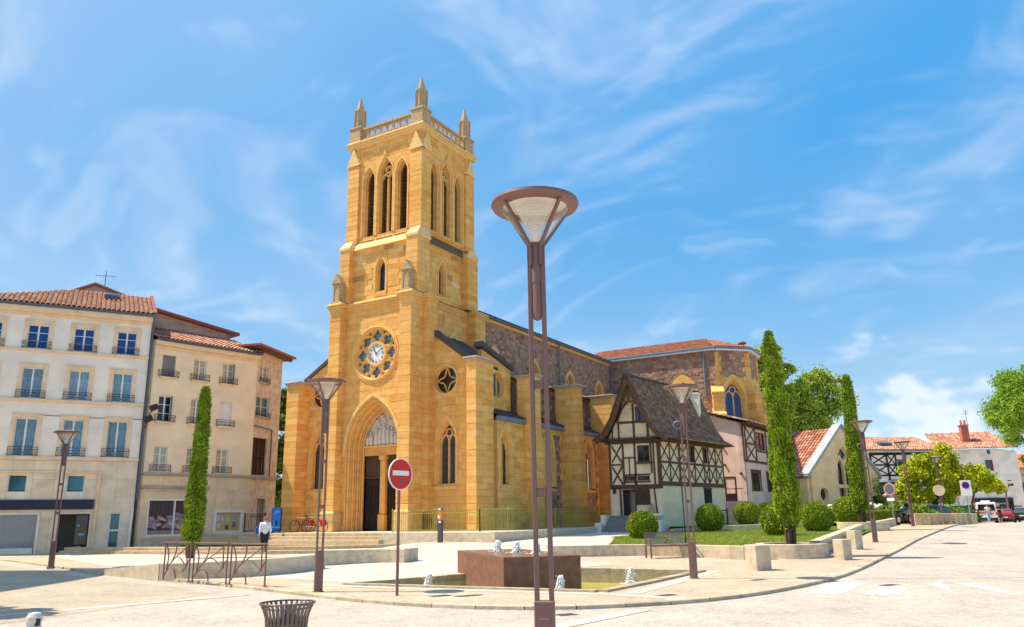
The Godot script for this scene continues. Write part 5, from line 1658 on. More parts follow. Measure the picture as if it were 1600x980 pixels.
# cladding of big stone panels with open joints, each a part
func panels(parent: Node, T: Transform3D, poly: PackedVector2Array, holes: Array, pw: float, ph: float, col: Color) -> void:
	var lo = Vector2(1e9, 1e9); var hi = -lo
	for p in poly:
		lo = lo.min(p); hi = hi.max(p)
	var ny = maxi(1, int(round((hi.y - lo.y) / ph))); var nx = maxi(1, int(round((hi.x - lo.x) / pw)))
	for j in ny:
		for i in nx:
			var a = Vector2(lerpf(lo.x, hi.x, float(i) / nx), lerpf(lo.y, hi.y, float(j) / ny)); var b = Vector2(lerpf(lo.x, hi.x, (i + 1.0) / nx), lerpf(lo.y, hi.y, (j + 1.0) / ny))
			var ps: Array = [rect(a.x + 0.006, a.y + 0.006, b.x - 0.006, b.y - 0.006)]
			for h in holes:
				var nq = []
				for e in ps: nq.append_array(Geometry2D.clip_polygons(e, h))
				ps = nq
			for e in ps:
				if Geometry2D.is_polygon_clockwise(e): continue
				var mb = MB.new(); mb.t = T; mb.col = jit(col, 0.06)
				mb.prism(e, 0.0, 0.045)
				part(parent, "stone_panel", mb, M.panel_stone)

func hull(parent: Node, x0: float, x1: float, depth: float, top: float, m: Material) -> void: # closed back and sides of a building
	var mb = MB.new()
	mb.bx(V(x0, -0.2, -depth), V(x0 + 0.3, top, -0.42)); mb.bx(V(x1 - 0.3, -0.2, -depth), V(x1, top, -0.42))
	mb.bx(V(x0, -0.2, -depth - 0.3), V(x1, top, -depth)); mb.bx(V(x0 + 0.3, top - 0.3, -depth), V(x1 - 0.3, top - 0.05, -0.42))
	part(parent, "side_wall", mb, m)

func cover_box(parent: Node, T: Transform3D, x0: float, y0: float, x1: float, y1: float, depth := 2.6) -> void: # closed room behind an opening
	var mb = MB.new(); mb.t = T
	var a = V(x0 - 0.5, y0 - 0.1, -depth); var b = V(x1 + 0.5, y1 + 0.3, -0.32)
	mb.bx(V(a.x, a.y, a.z - 0.1), V(b.x, b.y, a.z)); mb.bx(V(a.x - 0.1, a.y, a.z), V(a.x, b.y, b.z)); mb.bx(V(b.x, a.y, a.z), V(b.x + 0.1, b.y, b.z))
	mb.bx(V(a.x, a.y - 0.1, a.z), V(b.x, a.y, b.z)); mb.bx(V(a.x, b.y, a.z), V(b.x, b.y + 0.1, b.z))
	part(parent, "room", mb, M.interior)

const TERRA := [[202, 150, 124], [210, 162, 138], [192, 136, 112], [216, 172, 148], [184, 128, 106]]
func terra() -> Array:
	var p = []
	for c in TERRA: p.append(lin(c[0], c[1], c[2]))
	return p

func build_left_houses() -> void:
	var I = Transform3D.IDENTITY
	# --- four-storey corner house with blue casements
	var A = thing("apartment_house", "cream four storey apartment house with blue casements above a navy shop fascia", "house", V(-22.53, 0, -48.06), 0.4974)
	var X = [-8.35, -6.0, -3.62, -1.3]
	var rows = [[11.6, 1.45], [8.7, 1.78], [5.42, 2.15]]
	var holes = []
	for x in X:
		for r in rows: holes.append(rect_hole(x, r[0], 1.1, r[1]))
	plain_wall(A, "wall", I, rect(-9.6, 5.2, 0.0, 14.1), holes, 0.4, M.plaster_a)
	for x in X:
		for k in 3:
			var r: Array = rows[k]
			window(A, I, x, r[0], 1.1, r[1], {shutter = [M.sky_shutter, M.sky_shutter2, M.sky_shutter3][rng.randi() % 3], kind = "glass" if k == 0 else "shut", surround = 0.2, rail = [0.42, 0.44, 0.5][k], rows = 3})
	for y in [[11.42, 0.16], [8.5, 0.18], [5.2, 0.22]]: box_part(A, "string_course", I, V(-9.65, y[0], -0.02), V(0.02, y[0] + y[1], 0.14), 0.02, M.trim_stone)
	var cn = MB.new()
	cn.cbx(V(-9.65, 13.55, -0.02), V(0.02, 13.75, 0.1), 0.02); cn.cbx(V(-9.7, 13.75, -0.02), V(0.04, 14.1, 0.28), 0.04)
	part(A, "cornice", cn, M.trim_stone)
	var cbl = MB.new(); cbl.tube([V(-5.2, 7.75, 0.03), V(-3.0, 7.7, 0.03), V(0.0, 7.72, 0.03)], 0.018, 4); part(A, "cable", cbl, M.lead)
	box_part(A, "gutter", I, V(-9.9, 14.1, 0.22), V(0.12, 14.24, 0.42), 0.04, M.lead)
	var dp = MB.new(); dp.tube([V(0.1, 14.15, 0.3), V(0.1, 13.6, 0.14), V(0.1, 3.0, 0.14)], 0.06, 8)
	part(A, "downpipe", dp, M.lead)
	var dq = MB.new(); dq.tube([V(-0.06, 2.5, 0.16), V(-0.12, 0.05, 0.16)], 0.07, 8)
	part(A, "downpipe", dq, M.white_paint, "white lower length of the downpipe")
	# ground floor
	var gh_ = [rect(-9.2, 0.05, -4.83, 2.2), rect(-3.78, 0.0, -2.25, 2.2), rect(-1.22, 0.25, -0.64, 2.25), rect_hole(-6.05, 2.95, 0.95, 1.45), rect_hole(-3.17, 2.95, 0.95, 1.45)]
	plain_wall(A, "ground_floor_wall", I, rect(-9.6, -0.1, 0.0, 5.2), gh_, 0.4, M.plaster_a)
	panels(A, I, rect(-9.6, -0.05, 0.0, 5.18), gh_, 1.02, 1.05, lin(240, 222, 192))
	box_part(A, "fascia_trim", I, V(-9.6, 4.5, 0.04), V(-1.9, 4.6, 0.16), 0.02, M.trim_stone)
	box_part(A, "fascia_trim", I, V(-2.05, 0.0, 0.045), V(-1.9, 4.5, 0.15), 0.02, M.trim_stone)
	var fa = box_part(A, "shop_fascia", I, V(-9.6, 2.46, 0.046), V(-2.12, 3.0, 0.2), 0.015, M.navy, "navy shop fascia board")
	for x in [-6.05, -3.17]:
		var gw = box_part(A, "window", I, V(x - 0.475, 2.95, -0.2), V(x + 0.475, 3.46, -0.02), 0.01, M.plaster_white, "small mezzanine window above the shop fascia")
		var gp = MB.new(); gp.bx(V(x - 0.4, 3.52, -0.2), V(x + 0.4, 4.34, -0.18)); part(gw, "pane", gp, M.glass_teal)
		var gf = MB.new()
		for s in [-1, 1]: gf.bx(V(x + s * 0.44 - 0.035, 3.46, -0.22), V(x + s * 0.44 + 0.035, 4.4, -0.1))
		gf.bx(V(x - 0.4, 4.34, -0.22), V(x + 0.4, 4.4, -0.1)); part(gw, "frame", gf, M.plaster_white)
	# shop window and entrance
	var sh = MB.new()
	for q in [[-4.86, -4.72, 0.0, 2.3], [-9.3, -4.72, 2.2, 2.32], [-9.2, -4.9, 0.0, 0.38]]: sh.cbx(V(q[0], q[2], -0.2), V(q[1], q[3], 0.1), 0.02)
	var sw = part(A, "shop_window", sh, M.plaster_white, "wide shop window with blue sheets lying behind the glass")
	var sp = MB.new(); sp.bx(V(-9.2, 0.38, -0.16), V(-4.86, 2.2, -0.15)); part(sw, "pane", sp, M.pane_clear)
	var bk = MB.new(); bk.col = lin(84, 74, 76); bk.bx(V(-9.3, 0.0, -1.3), V(-4.6, 2.4, -1.2)); bk.col = lin(60, 56, 60); bk.bx(V(-9.3, -0.1, -1.2), V(-4.6, 0.3, -0.25)); bk.bx(V(-6.6, 0.3, -1.2), V(-6.4, 2.3, -1.1))
	part(sw, "shop_interior", bk, M.plain)
	var bl = MB.new(); bl.col = lin(150, 200, 236)
	bl.ball(V(-5.9, 0.36, -0.6), V(0.6, 0.1, 0.3), 14, 8, 0.3, 3); bl.col = lin(40, 110, 210); bl.ball(V(-5.2, 0.36, -0.55), V(0.3, 0.07, 0.2), 12, 8, 0.3, 5); bl.ball(V(-6.9, 0.38, -0.5), V(0.22, 0.16, 0.2), 12, 8, 0.3, 7)
	part(sw, "sheeting", bl, M.cloth)
	var dr = MB.new()
	for q in [[-3.78, -3.7], [-2.33, -2.25], [-2.98, -2.92]]: dr.cbx(V(q[0], 0.0, -0.3), V(q[1], 2.2, -0.2), 0.008)
	dr.cbx(V(-3.7, 2.12, -0.3), V(-2.33, 2.2, -0.2), 0.008)
	var de = part(A, "entrance", dr, M.iron, "dark glazed shop entrance standing open")
	var dg = MB.new(); dg.bx(V(-2.92, 0.05, -0.26), V(-2.33, 2.12, -0.25)); part(de, "pane", dg, M.glass_dark)
	cover_box(A, I, -3.9, 0.0, -2.2, 2.3)
	for q in [[-2.75, 1.0, 0.3, 0.12], [-2.85, 1.5, 0.13, 0.1]]:
		var ps = MB.new(); ps.col = lin(96, 190, 230); ps.bx(V(q[0], q[1], -0.25), V(q[0] + q[2], q[1] + q[3], -0.24)); part(de, "sticker", ps, M.plain)
	var sm = MB.new()
	for q in [[-1.22, -1.16, 0.25, 2.25], [-0.7, -0.64, 0.25, 2.25], [-1.16, -0.7, 0.25, 0.31], [-1.16, -0.7, 2.19, 2.25], [-1.16, -0.7, 1.2, 1.3]]: sm.cbx(V(q[0], q[2], -0.2), V(q[1], q[3], -0.02), 0.006)
	var smw = part(A, "window", sm, M.plaster_white, "narrow two pane window beside the downpipe")
	for q in [[0.31, 1.2], [1.3, 2.19]]:
		var p = MB.new(); p.bx(V(-1.16, q[0], -0.16), V(-0.7, q[1], -0.15)); part(smw, "pane", p, M.glass_teal)
	hull(A, -9.6, 0.0, 9.5, 14.1, M.plaster_grey)
	tiled(A, "roof", [V(-9.9, 14.22, 0.42), V(0.15, 14.22, 0.42), V(0.15, 16.65, -5.0), V(-4.4, 16.65, -5.0)], 0.27, 0.36, terra())
	tiled(A, "roof", [V(-9.9, 14.22, -10.0), V(-9.9, 14.22, 0.42), V(-4.4, 16.65, -5.0), V(-4.4, 16.65, -5.0)], 0.27, 0.36, terra())
	var gb = MB.new(); gb.t = CS(0.0); gb.prism(PackedVector2Array([Vector2(-0.3, 14.0), Vector2(9.5, 14.0), Vector2(5.0, 16.5)]), -0.3, 0.0, true); part(A, "gable_end", gb, M.plaster_grey)
	var vb = MB.new(); vb.col = lin(150, 88, 74); vb.bar(V(0.12, 14.3, 0.4), V(0.12, 16.75, -5.0), 0.2, 0.12); part(A, "verge_tiles", vb, M.plain)
	var sk = MB.new(); sk.t = Transform3D(Basis(V(1, 0, 0), -0.0), Vector3.ZERO)
	var rot = Transform3D(Basis(V(1, 0, 0), -1.15), V(-2.35, 15.95, -3.2))
	sk.t = rot; sk.cbx(V(-0.45, -0.35, 0.05), V(0.45, 0.35, 0.22), 0.02)
	var skn = part(A, "skylight", sk, M.lead)
	var sg = MB.new(); sg.t = rot; sg.bx(V(-0.38, -0.28, 0.221), V(0.38, 0.28, 0.23)); part(skn, "pane", sg, M.glass_blue)
	# wall lanterns on the corner
	var wl = thing("wall_floodlight", "pair of dark floodlights on a bracket at the corner of the apartment house", "floodlight", A.transform * V(0.2, 0, 0.15), 0.4974)
	var br = MB.new(); br.tube([V(0, 7.2, 0), V(0.1, 7.9, 0.2), V(0.35, 8.4, 0.35)], 0.03, 6); part(wl, "bracket", br, M.iron)
	for q in [V(0.3, 8.45, 0.35), V(0.05, 7.75, 0.3)]:
		var hd = MB.new(); hd.t = Transform3D(Basis(V(0, 0, 1), 0.5) * Basis(V(1, 0, 0), 0.4), q)
		hd.hexa([V(-0.1, -0.1, -0.15), V(0.1, -0.1, -0.15), V(0.1, 0.1, -0.15), V(-0.1, 0.1, -0.15), V(-0.25, -0.18, 0.2), V(0.25, -0.18, 0.2), V(0.25, 0.18, 0.2), V(-0.25, 0.18, 0.2)])
		part(wl, "lamp_head", hd, M.iron)
	# roofline of a house behind, with its aerials
	var R = thing("rear_house", "low grey gabled house roof showing over the tiled roof with a skylight", "house", A.transform * V(-2.2, 0, -9.5), 0.4974)
	var rb = MB.new(); rb.prism(PackedVector2Array([Vector2(-3.4, 0), Vector2(3.4, 0), Vector2(3.0, 16.9), Vector2(-1.2, 18.3), Vector2(-3.0, 17.4)]), -4.0, 0.0, true); part(R, "wall", rb, M.plaster_grey)
	var rr = MB.new(); rr.col = lin(170, 104, 82); rr.bar(V(-3.2, 17.4, -1.8), V(-1.2, 18.4, -1.8), 4.2, 0.12); rr.bar(V(-1.2, 18.4, -1.8), V(3.2, 16.9, -1.8), 4.2, 0.12); part(R, "roof", rr, M.plain)
	var an = MB.new(); an.tube([V(-0.6, 18.5, -0.5), V(-0.6, 19.6, -0.5)], 0.025, 5); an.tube([V(-1.3, 19.2, -0.5), V(0.1, 19.3, -0.5)], 0.015, 4)
	for k in 6: an.tube([V(-1.2 + k * 0.22, 19.2, -0.75), V(-1.2 + k * 0.22, 19.2, -0.25)], 0.01, 4)
	part(R, "aerial", an, M.iron)

	# --- ochre house with the notice board
	var B = thing("apartment_house", "ochre apartment house with iron balconettes and a bedding shop window", "house", V(-22.27, 0, -48.2), 0.8639)
	X = [1.0, 3.08, 5.08]
	rows = [[10.47, 1.38], [7.68, 1.6], [4.66, 1.52]]
	holes = []
	for x in X:
		for r in rows: holes.append(rect_hole(x, r[0], 0.86, r[1]))
	plain_wall(B, "wall", I, rect(0.05, 4.5, 7.2, 12.75), holes, 0.4, M.plaster_b)
	var kinds = [["shut", "curtain", "curtain"], ["dark", "curtain", "white"], ["half", "curtain", "curtain"]]
	for k in 3:
		for i in 3:
			var q: String = kinds[k][i]
			var o = {rail = 0.4, rail_out = 0.44, rows = 3, sill = M.trim_stone}
			if k == 2: o.erase("sill")
			if q == "shut": o.kind = "shut"; o.shutter = M.grey_shutter; o.frame = M.grey_shutter
			elif q == "white": o.kind = "shut"; o.shutter = M.white_paint
			elif q == "dark": o.kind = "glass"; o.glass = M.glass_dark; o.leaf = [1]; o.inward = true
			elif q == "half": o.kind = "curtain"
			else:
				o.kind = "curtain"
				if k == 0 and i == 2 or k == 1: o.leaf = [1]; o.inward = true
			window(B, I, X[i], rows[k][0], 0.86, rows[k][1], o)
	var bc = MB.new(); bc.cbx(V(0.0, 12.2, -0.02), V(7.25, 12.4, 0.1), 0.03); bc.cbx(V(0.0, 12.4, -0.02), V(7.3, 12.7, 0.26), 0.05); part(B, "cornice", bc, M.trim_stone)
	box_part(B, "gutter", I, V(0.0, 12.7, 0.2), V(7.4, 12.82, 0.4), 0.03, M.lead)
	box_part(B, "string_course", I, V(0.0, 4.42, -0.02), V(7.25, 4.58, 0.16), 0.02, M.plaster_grey)
	var gb2 = [rect(0.5, 0.85, 3.4, 3.03), rect(4.86, 1.02, 6.7, 2.24)]
	plain_wall(B, "ground_floor_wall", I, rect(0.05, 0.2, 7.2, 4.45), gb2, 0.4, M.plaster_b)
	panels(B, I, rect(0.1, 0.75, 7.15, 4.4), gb2, 1.18, 0.92, lin(236, 214, 178))
	box_part(B, "plinth", I, V(0.05, 0.2, 0.0), V(7.2, 0.74, 0.1), 0.02, M.concrete)
	box_part(B, "shop_hood", I, V(-0.05, 3.62, 0.04), V(4.25, 3.8, 0.22), 0.03, M.plaster_grey)
	var sb = MB.new()
	for q in [[0.5, 0.58, 0.85, 3.03], [3.32, 3.4, 0.85, 3.03], [0.58, 3.32, 0.85, 0.95], [0.58, 3.32, 2.93, 3.03], [2.12, 2.2, 0.95, 2.93]]: sb.cbx(V(q[0], q[2], -0.1), V(q[1], q[3], 0.06), 0.01)
	var swb = part(B, "shop_window", sb, M.white_paint, "shop window filled by a sepia picture of heaped cushions")
	var pic = part(swb, "poster", PlaneMesh.new(), M.poster, "sepia picture of heaped cushions before planks")
	(pic.mesh as PlaneMesh).size = Vector2(2.74, 1.98); (pic.mesh as PlaneMesh).orientation = PlaneMesh.FACE_Z
	pic.position = V(1.95, 1.94, -0.05)
	var nb = MB.new()
	for q in [[4.78, 4.92, 0.94, 2.32], [6.64, 6.78, 0.94, 2.32], [4.92, 6.64, 0.94, 1.06], [4.92, 6.64, 2.2, 2.32]]: nb.cbx(V(q[0], q[2], -0.1), V(q[1], q[3], 0.12), 0.015)
	var nbn = part(B, "notice_board", nb, M.white_paint, "white framed notice board pinned with papers")
	var nbk = MB.new(); nbk.col = lin(198, 176, 120); nbk.bx(V(4.9, 1.0, -0.06), V(6.7, 2.25, -0.02)); part(nbn, "cork_panel", nbk, M.plain)
	var papers = [[5.1, 1.85, 0.26, 0.36, [200, 204, 214]], [5.42, 1.85, 0.22, 0.3, [190, 194, 206]], [5.15, 1.4, 0.22, 0.28, [206, 206, 214]], [5.78, 1.78, 0.28, 0.4, [176, 206, 150]], [6.3, 1.85, 0.36, 0.2, [120, 190, 190]], [5.74, 1.3, 0.24, 0.26, [120, 78, 78]], [6.25, 1.45, 0.26, 0.34, [140, 120, 130]]]
	for p in papers:
		var pm = MB.new(); pm.col = lin(p[4][0], p[4][1], p[4][2]); pm.bx(V(p[0] - p[2] / 2, p[1] - p[3] / 2, -0.02), V(p[0] + p[2] / 2, p[1] + p[3] / 2, -0.012))
		part(nbn, "paper", pm, M.plain)
	hull(B, 0.05, 7.2, 8.0, 12.7, M.plaster_grey)
	tiled(B, "roof", [V(0.0, 12.8, 0.4), V(7.45, 12.8, 0.4), V(7.2, 14.25, -3.4), V(0.0, 14.25, -3.4)], 0.27, 0.36, terra())
	var gp2 = MB.new(); gp2.tube([V(3.95, 4.4, 0.08), V(3.9, 0.7, 0.08)], 0.04, 6); part(B, "downpipe", gp2, M.lead)
	# --- tall grey gable rising behind the ochre roof
	var D = thing("rear_house", "tall grey rendered gable wall rising behind the ochre house roof", "house", B.transform * V(0, 0, -3.5), 0.8639)
	plain_wall(D, "wall", I, PackedVector2Array([Vector2(0.3, 0), Vector2(6.95, 0), Vector2(6.95, 14.75), Vector2(0.3, 15.55)]), [], 4.0, M.plaster_grey)
	var dv = MB.new(); dv.col = lin(138, 76, 66); dv.bar(V(0.2, 15.6, -1.9), V(7.5, 14.75, -1.9), 4.6, 0.2); part(D, "roof", dv, M.plain)
	# --- narrow grimy house by the church
	var C = thing("apartment_house", "narrow grimy rendered house squeezed between the ochre house and the church", "house", V(-17.69, 0, -53.56), 1.309)
	holes = [rect(0.6, 11.0, 1.65, 12.1), rect(0.35, 8.6, 2.0, 10.0), rect(0.3, 4.65, 2.0, 7.15), rect(1.2, 1.3, 2.2, 3.1)]
	plain_wall(C, "wall", I, rect(0, 0.1, 3.4, 13.1), holes, 0.4, M.plaster_c)
	window(C, I, 1.125, 11.0, 1.05, 1.1, {kind = "curtain", rail = 0.3, rail_out = 0.2, sill = M.plaster_grey})
	window(C, I, 1.175, 8.6, 1.65, 1.4, {kind = "glass", rows = 2, rail = 0.3, rail_out = 0.1, sill = M.plaster_grey, glass = M.glass_teal})
	var ls = MB.new()
	for q in [[0.3, 0.38, 4.65, 7.15], [1.92, 2.0, 4.65, 7.15], [0.38, 1.92, 5.9, 5.98], [0.38, 1.92, 7.07, 7.15], [1.1, 1.2, 4.65, 7.07]]: ls.cbx(V(q[0], q[2], -0.25), V(q[1], q[3], -0.12), 0.01)
	var lg = part(C, "loggia", ls, M.shutter_wood, "weathered boarded loggia with louvred shutters")
	for k in 12:
		var lv = MB.new(); lv.bx(V(0.38, 6.0 + k * 0.09, -0.24), V(1.92, 6.05 + k * 0.09, -0.2)); part(lg, "slat", lv, M.shutter_wood)
	var lb = MB.new(); lb.bx(V(0.3, 4.65, -0.36), V(2.0, 7.15, -0.34)); part(lg, "boarding", lb, M.shutter_wood)
	box_part(C, "string_course", I, V(0.0, 4.4, -0.02), V(3.5, 4.58, 0.2), 0.03, M.plaster_grey)
	var cd = box_part(C, "window", I, V(1.2, 1.3, -0.3), V(2.2, 3.1, -0.26), 0.01, M.interior, "dark barred ground floor window")
	for k in 5:
		var bb = MB.new(); bb.tube([V(1.3 + k * 0.2, 1.3, -0.1), V(1.3 + k * 0.2, 3.1, -0.1)], 0.015, 5); part(cd, "bar", bb, M.iron)
	for q in [[2.2, 7.6, 0.06], [2.3, 7.3, 0.05]]:
		pass
	var cp = MB.new(); cp.tube([V(2.35, 4.6, 0.1), V(2.35, 7.8, 0.1), V(0.2, 7.9, 0.1)], 0.05, 6); part(C, "pipe", cp, M.lead)
	hull(C, 0.0, 3.4, 6.0, 13.0, M.plaster_c)
	var er = MB.new(); er.col = lin(158, 92, 76)
	er.bar(V(-0.6, 13.35, -2.5), V(4.1, 13.2, -2.5), 6.4, 0.14)
	er.col = lin(96, 74, 64); er.bar(V(-0.4, 13.2, -2.5), V(3.95, 13.05, -2.5), 6.0, 0.14)
	part(C, "roof", er, M.plain)
	for k in 6:
		var rf = MB.new(); rf.bx(V(3.4, 12.9, 0.3 - k * 1.0), V(3.95, 13.02, 0.4 - k * 1.0)); part(C, "rafter", rf, M.timber)

	var N = thing("corner_house", "cream four storey house at the side of the square shading the asphalt", "house", V(-22.8, 0, -23.0), PI / 2)
	holes = []
	for i in 3:
		for k in 4: holes.append(rect_hole(1.6 + i * 2.5, 1.0 + k * 3.2, 1.0, 1.8))
	plain_wall(N, "wall", I, rect(0, -0.1, 8.6, 14.0), holes, 0.4, M.plaster_a)
	for i in 3:
		for k in 4: window(N, I, 1.6 + i * 2.5, 1.0 + k * 3.2, 1.0, 1.8, {surround = 0.18})
	hull(N, 0.0, 8.6, 7.0, 13.95, M.plaster_a)
	tiled(N, "roof", [V(-0.3, 14.0, 0.4), V(8.7, 14.0, 0.4), V(8.7, 15.6, -3.8), V(-0.3, 15.6, -3.8)], 0.27, 0.36, terra())
	tiled(N, "roof", [V(8.7, 14.0, -7.8), V(-0.3, 14.0, -7.8), V(-0.3, 15.6, -3.8), V(8.7, 15.6, -3.8)], 0.27, 0.36, terra())

func beam(parent: Node, T: Transform3D, x0: float, y0: float, x1: float, y1: float, w: float, m: Material, proud := 0.04) -> void:
	var mb = MB.new(); mb.t = T
	var a = V(x0, y0, proud * 0.5 - 0.02); var b = V(x1, y1, proud * 0.5 - 0.02)
	mb.bar(a, b, w * rng.randf_range(0.9, 1.1), proud + 0.04, V(0, 0, 1))
	part(parent, "timber", mb, m)

func cross_brace(parent: Node, T: Transform3D, x0: float, y0: float, x1: float, y1: float, w: float, m: Material) -> void:
	beam(parent, T, x0, y0, x1, y1, w, m, 0.03)
	beam(parent, T, x0, y1, x1, y0, w, m, 0.036)

# flat plain tiles laid in courses on a strip from p0 (low) to p1 (high), running along dir for length
func plain_tiles(mb: MB, p0: Vector3, p1: Vector3, dir: Vector3, length: float, course: float, width: float, pal: Array) -> void:
	var up = p1 - p0
	var H = up.length(); up /= H
	var N = dir.cross(up).normalized()
	if N.y < 0: N = -N
	var rows = maxi(1, int(ceil(H / course))); var cols = maxi(1, int(length / width))
	for r in rows:
		var off = (0.5 if r % 2 == 0 else 0.0)
		for c in cols + 1:
			var x0 = clampf((c - off) * length / cols, 0, length); var x1 = clampf((c + 1 - off) * length / cols, 0, length)
			if x1 - x0 < 0.03: continue
			mb.col = jit(pal[rng.randi() % pal.size()], 0.16)
			var ya = H * r / rows; var yb = minf(H, H * (r + 1.25) / rows)
			var lift = 0.035 + rng.randf_range(-0.006, 0.008)
			var A = p0 + dir * (x0 + 0.005) + up * ya; var B = p0 + dir * (x1 - 0.005) + up * ya
			var C = p0 + dir * (x1 - 0.005) + up * yb; var D = p0 + dir * (x0 + 0.005) + up * yb
			mb._face(A + N * lift, B + N * lift, C + N * 0.008, D + N * 0.008, A - N)
			mb._face(A, B, B + N * lift, A + N * lift, A + up)

func build_timber_house() -> void:
	var K = V(8.88, 0.7, -49.27)
	var hs = thing("timber_house", "half timbered medieval house with steep brown roof and cream infill beside the church", "house", K, -deg_to_rad(24))
	var G = Transform3D.IDENTITY
	var sd = Vector2(cos(deg_to_rad(-76)), sin(deg_to_rad(-76)))
	var S = face_between(Vector2.ZERO, sd * 9.35)
	var D3 = V(sd.x, 0, sd.y)
	var tm = M.timber
	# walls
	var gpoly = PackedVector2Array([Vector2(-3.2, -0.3), Vector2(0, -0.3), Vector2(0, 5.6), Vector2(-0.5, 6.6), Vector2(-1.58, 9.1), Vector2(-2.66, 6.6), Vector2(-3.2, 5.6)])
	var holes = [rect(-2.45, 0.9, -1.68, 2.45), rect(-1.37, 6.62, -0.88, 7.55), rect(-1.37, 4.1, -0.6, 5.12), rect(-2.25, 2.97, -1.62, 3.26), rect(-1.43, 2.97, -0.66, 3.26)]
	plain_wall(hs, "gable_wall", G, gpoly, holes, 0.3, M.plaster_cream)
	var sh = [rect(3.9, 4.2, 4.8, 5.3), rect(6.3, 4.2, 6.95, 5.3)]
	plain_wall(hs, "side_wall", S, rect(0.0, -0.3, 9.35, 5.6), sh, 0.3, M.plaster_cream)
	var back = MB.new(); back.t = face_between(sd * 9.35 + Vector2(-3.2, 0), sd * 9.35) ; back.t.basis = Basis(-back.t.basis.x, Vector3.UP, -back.t.basis.z); back.t.origin = V(sd.x * 9.35, 0, sd.y * 9.35)
	back.prism(PackedVector2Array([Vector2(0, -0.3), Vector2(3.2, -0.3), Vector2(3.2, 5.6), Vector2(1.6, 9.0), Vector2(0, 5.6)]), -0.2, 0.0, true)
	back.t = Transform3D.IDENTITY; back.t = face_between(Vector2(-3.2, 0) + sd * 9.35, Vector2(-3.2, 0)); back.prism(rect(0, -0.3, 9.35, 5.6), -0.2, 0.0, true)
	part(hs, "back_wall", back, M.plaster_cream)
	# roof: bell-cast profile swept along the house
	var prof = [Vector2(-3.85, 5.5), Vector2(-3.2, 5.92), Vector2(-2.66, 6.8), Vector2(-2.1, 8.15), Vector2(-1.58, 9.5), Vector2(-1.06, 8.15), Vector2(-0.5, 6.8), Vector2(0.05, 5.92), Vector2(0.75, 5.5)]
	var pal = [lin(134, 104, 82), lin(148, 116, 92), lin(120, 94, 76), lin(156, 126, 100), lin(128, 100, 84)]
	var rf = MB.new(); var under = MB.new(); under.col = Color(1, 1, 1)
	var o = D3 * -0.75
	for i in 8:
		var a: Vector2 = prof[i] if i < 4 else prof[i + 1]; var b: Vector2 = prof[i + 1] if i < 4 else prof[i]
		var A = V(a.x, a.y, 0) + o; var B = V(b.x, b.y, 0) + o
		plain_tiles(rf, A, B, D3, 10.6, 0.2, 0.27, pal)
		under._face(A - V(0, 0.04, 0), B - V(0, 0.04, 0), B + D3 * 10.6 - V(0, 0.04, 0), A + D3 * 10.6 - V(0, 0.04, 0), A + V(0, 10, 0))
	var rn = part(hs, "roof", under, M.timber)
	var rt = part(rn, "roof_tiles", rf, M.old_tile); rt.set_meta("kind", "stuff")
	var rg = MB.new(); rg.tube([V(-1.58, 9.55, 0) + o, V(-1.58, 9.55, 0) + o + D3 * 10.6], 0.1, 8); part(hs, "ridge", rg, M.slate_plain)
	# barge boards and exposed gable truss
	for s in 2:
		var bb = MB.new()
		for i in 4:
			var a: Vector2 = prof[i] if s == 0 else prof[8 - i]; var b: Vector2 = prof[i + 1] if s == 0 else prof[7 - i]
			bb.bar(V(a.x, a.y - 0.12, 0.72), V(b.x, b.y - 0.12, 0.72), 0.12, 0.3, V(0, 1, 0.0))
		part(hs, "barge_board", bb, tm)
	var tr = MB.new()
	tr.bar(V(-2.1, 7.8, 0.62), V(-1.05, 7.8, 0.62), 0.12, 0.13); tr.bar(V(-1.58, 7.8, 0.62), V(-1.58, 9.2, 0.62), 0.1, 0.1)
	tr.bar(V(-1.95, 7.85, 0.62), V(-1.6, 8.75, 0.62), 0.1, 0.1); tr.bar(V(-1.2, 7.85, 0.62), V(-1.56, 8.75, 0.62), 0.1, 0.1)
	part(hs, "gable_truss", tr, tm)
	for s in [-1, 1]: # curved struts under the collar
		var cs = MB.new()
		var pts = []
		for k in 6: pts.append(V(-1.58 + s * lerpf(1.0, 0.25, k / 5.0), lerpf(6.6, 7.78, sin(k / 5.0 * PI / 2)), 0.05))
		cs.tube(pts, 0.07, 5); part(hs, "timber", cs, tm)
	# timbers of the gable
	for b in [[-3.35, 5.38, 0.15, 5.33, 0.22], [-3.2, 2.62, 0.12, 2.6, 0.24], [-2.55, 6.58, -0.6, 6.56, 0.13], [-3.12, 2.7, -3.12, 5.3, 0.15], [-2.28, 2.7, -2.28, 5.3, 0.12], [-1.52, 2.7, -1.52, 5.3, 0.12], [-0.5, 3.4, -0.5, 5.3, 0.11], [-0.33, 2.7, -0.33, 5.3, 0.1], [-0.05, 2.7, -0.05, 5.5, 0.16], [-1.5, 5.5, -1.5, 7.75, 0.12], [-2.48, 5.5, -2.48, 6.6, 0.11], [-0.62, 5.5, -0.62, 6.6, 0.13], [-0.8, 6.6, -0.8, 7.3, 0.09], [-2.9, 5.5, -2.9, 6.2, 0.09], [-2.28, 4.38, -1.52, 4.38, 0.08], [-1.9, 3.3, -1.9, 4.38, 0.07], [-3.12, 3.98, -2.28, 3.98, 0.1], [-1.45, 4.02, -0.4, 4.02, 0.09], [-2.3, 2.9, -0.6, 2.9, 0.1], [-2.3, 3.32, -0.6, 3.34, 0.1], [-2.55, 0.2, -2.55, 2.5, 0.13], [-1.62, 0.6, -1.62, 2.5, 0.09], [-0.3, 0.9, -0.42, 2.5, 0.09], [-1.55, 2.7, -1.55, 3.4, 0.12]]:
		beam(hs, G, b[0], b[1], b[2], b[3], b[4], tm, 0.05)
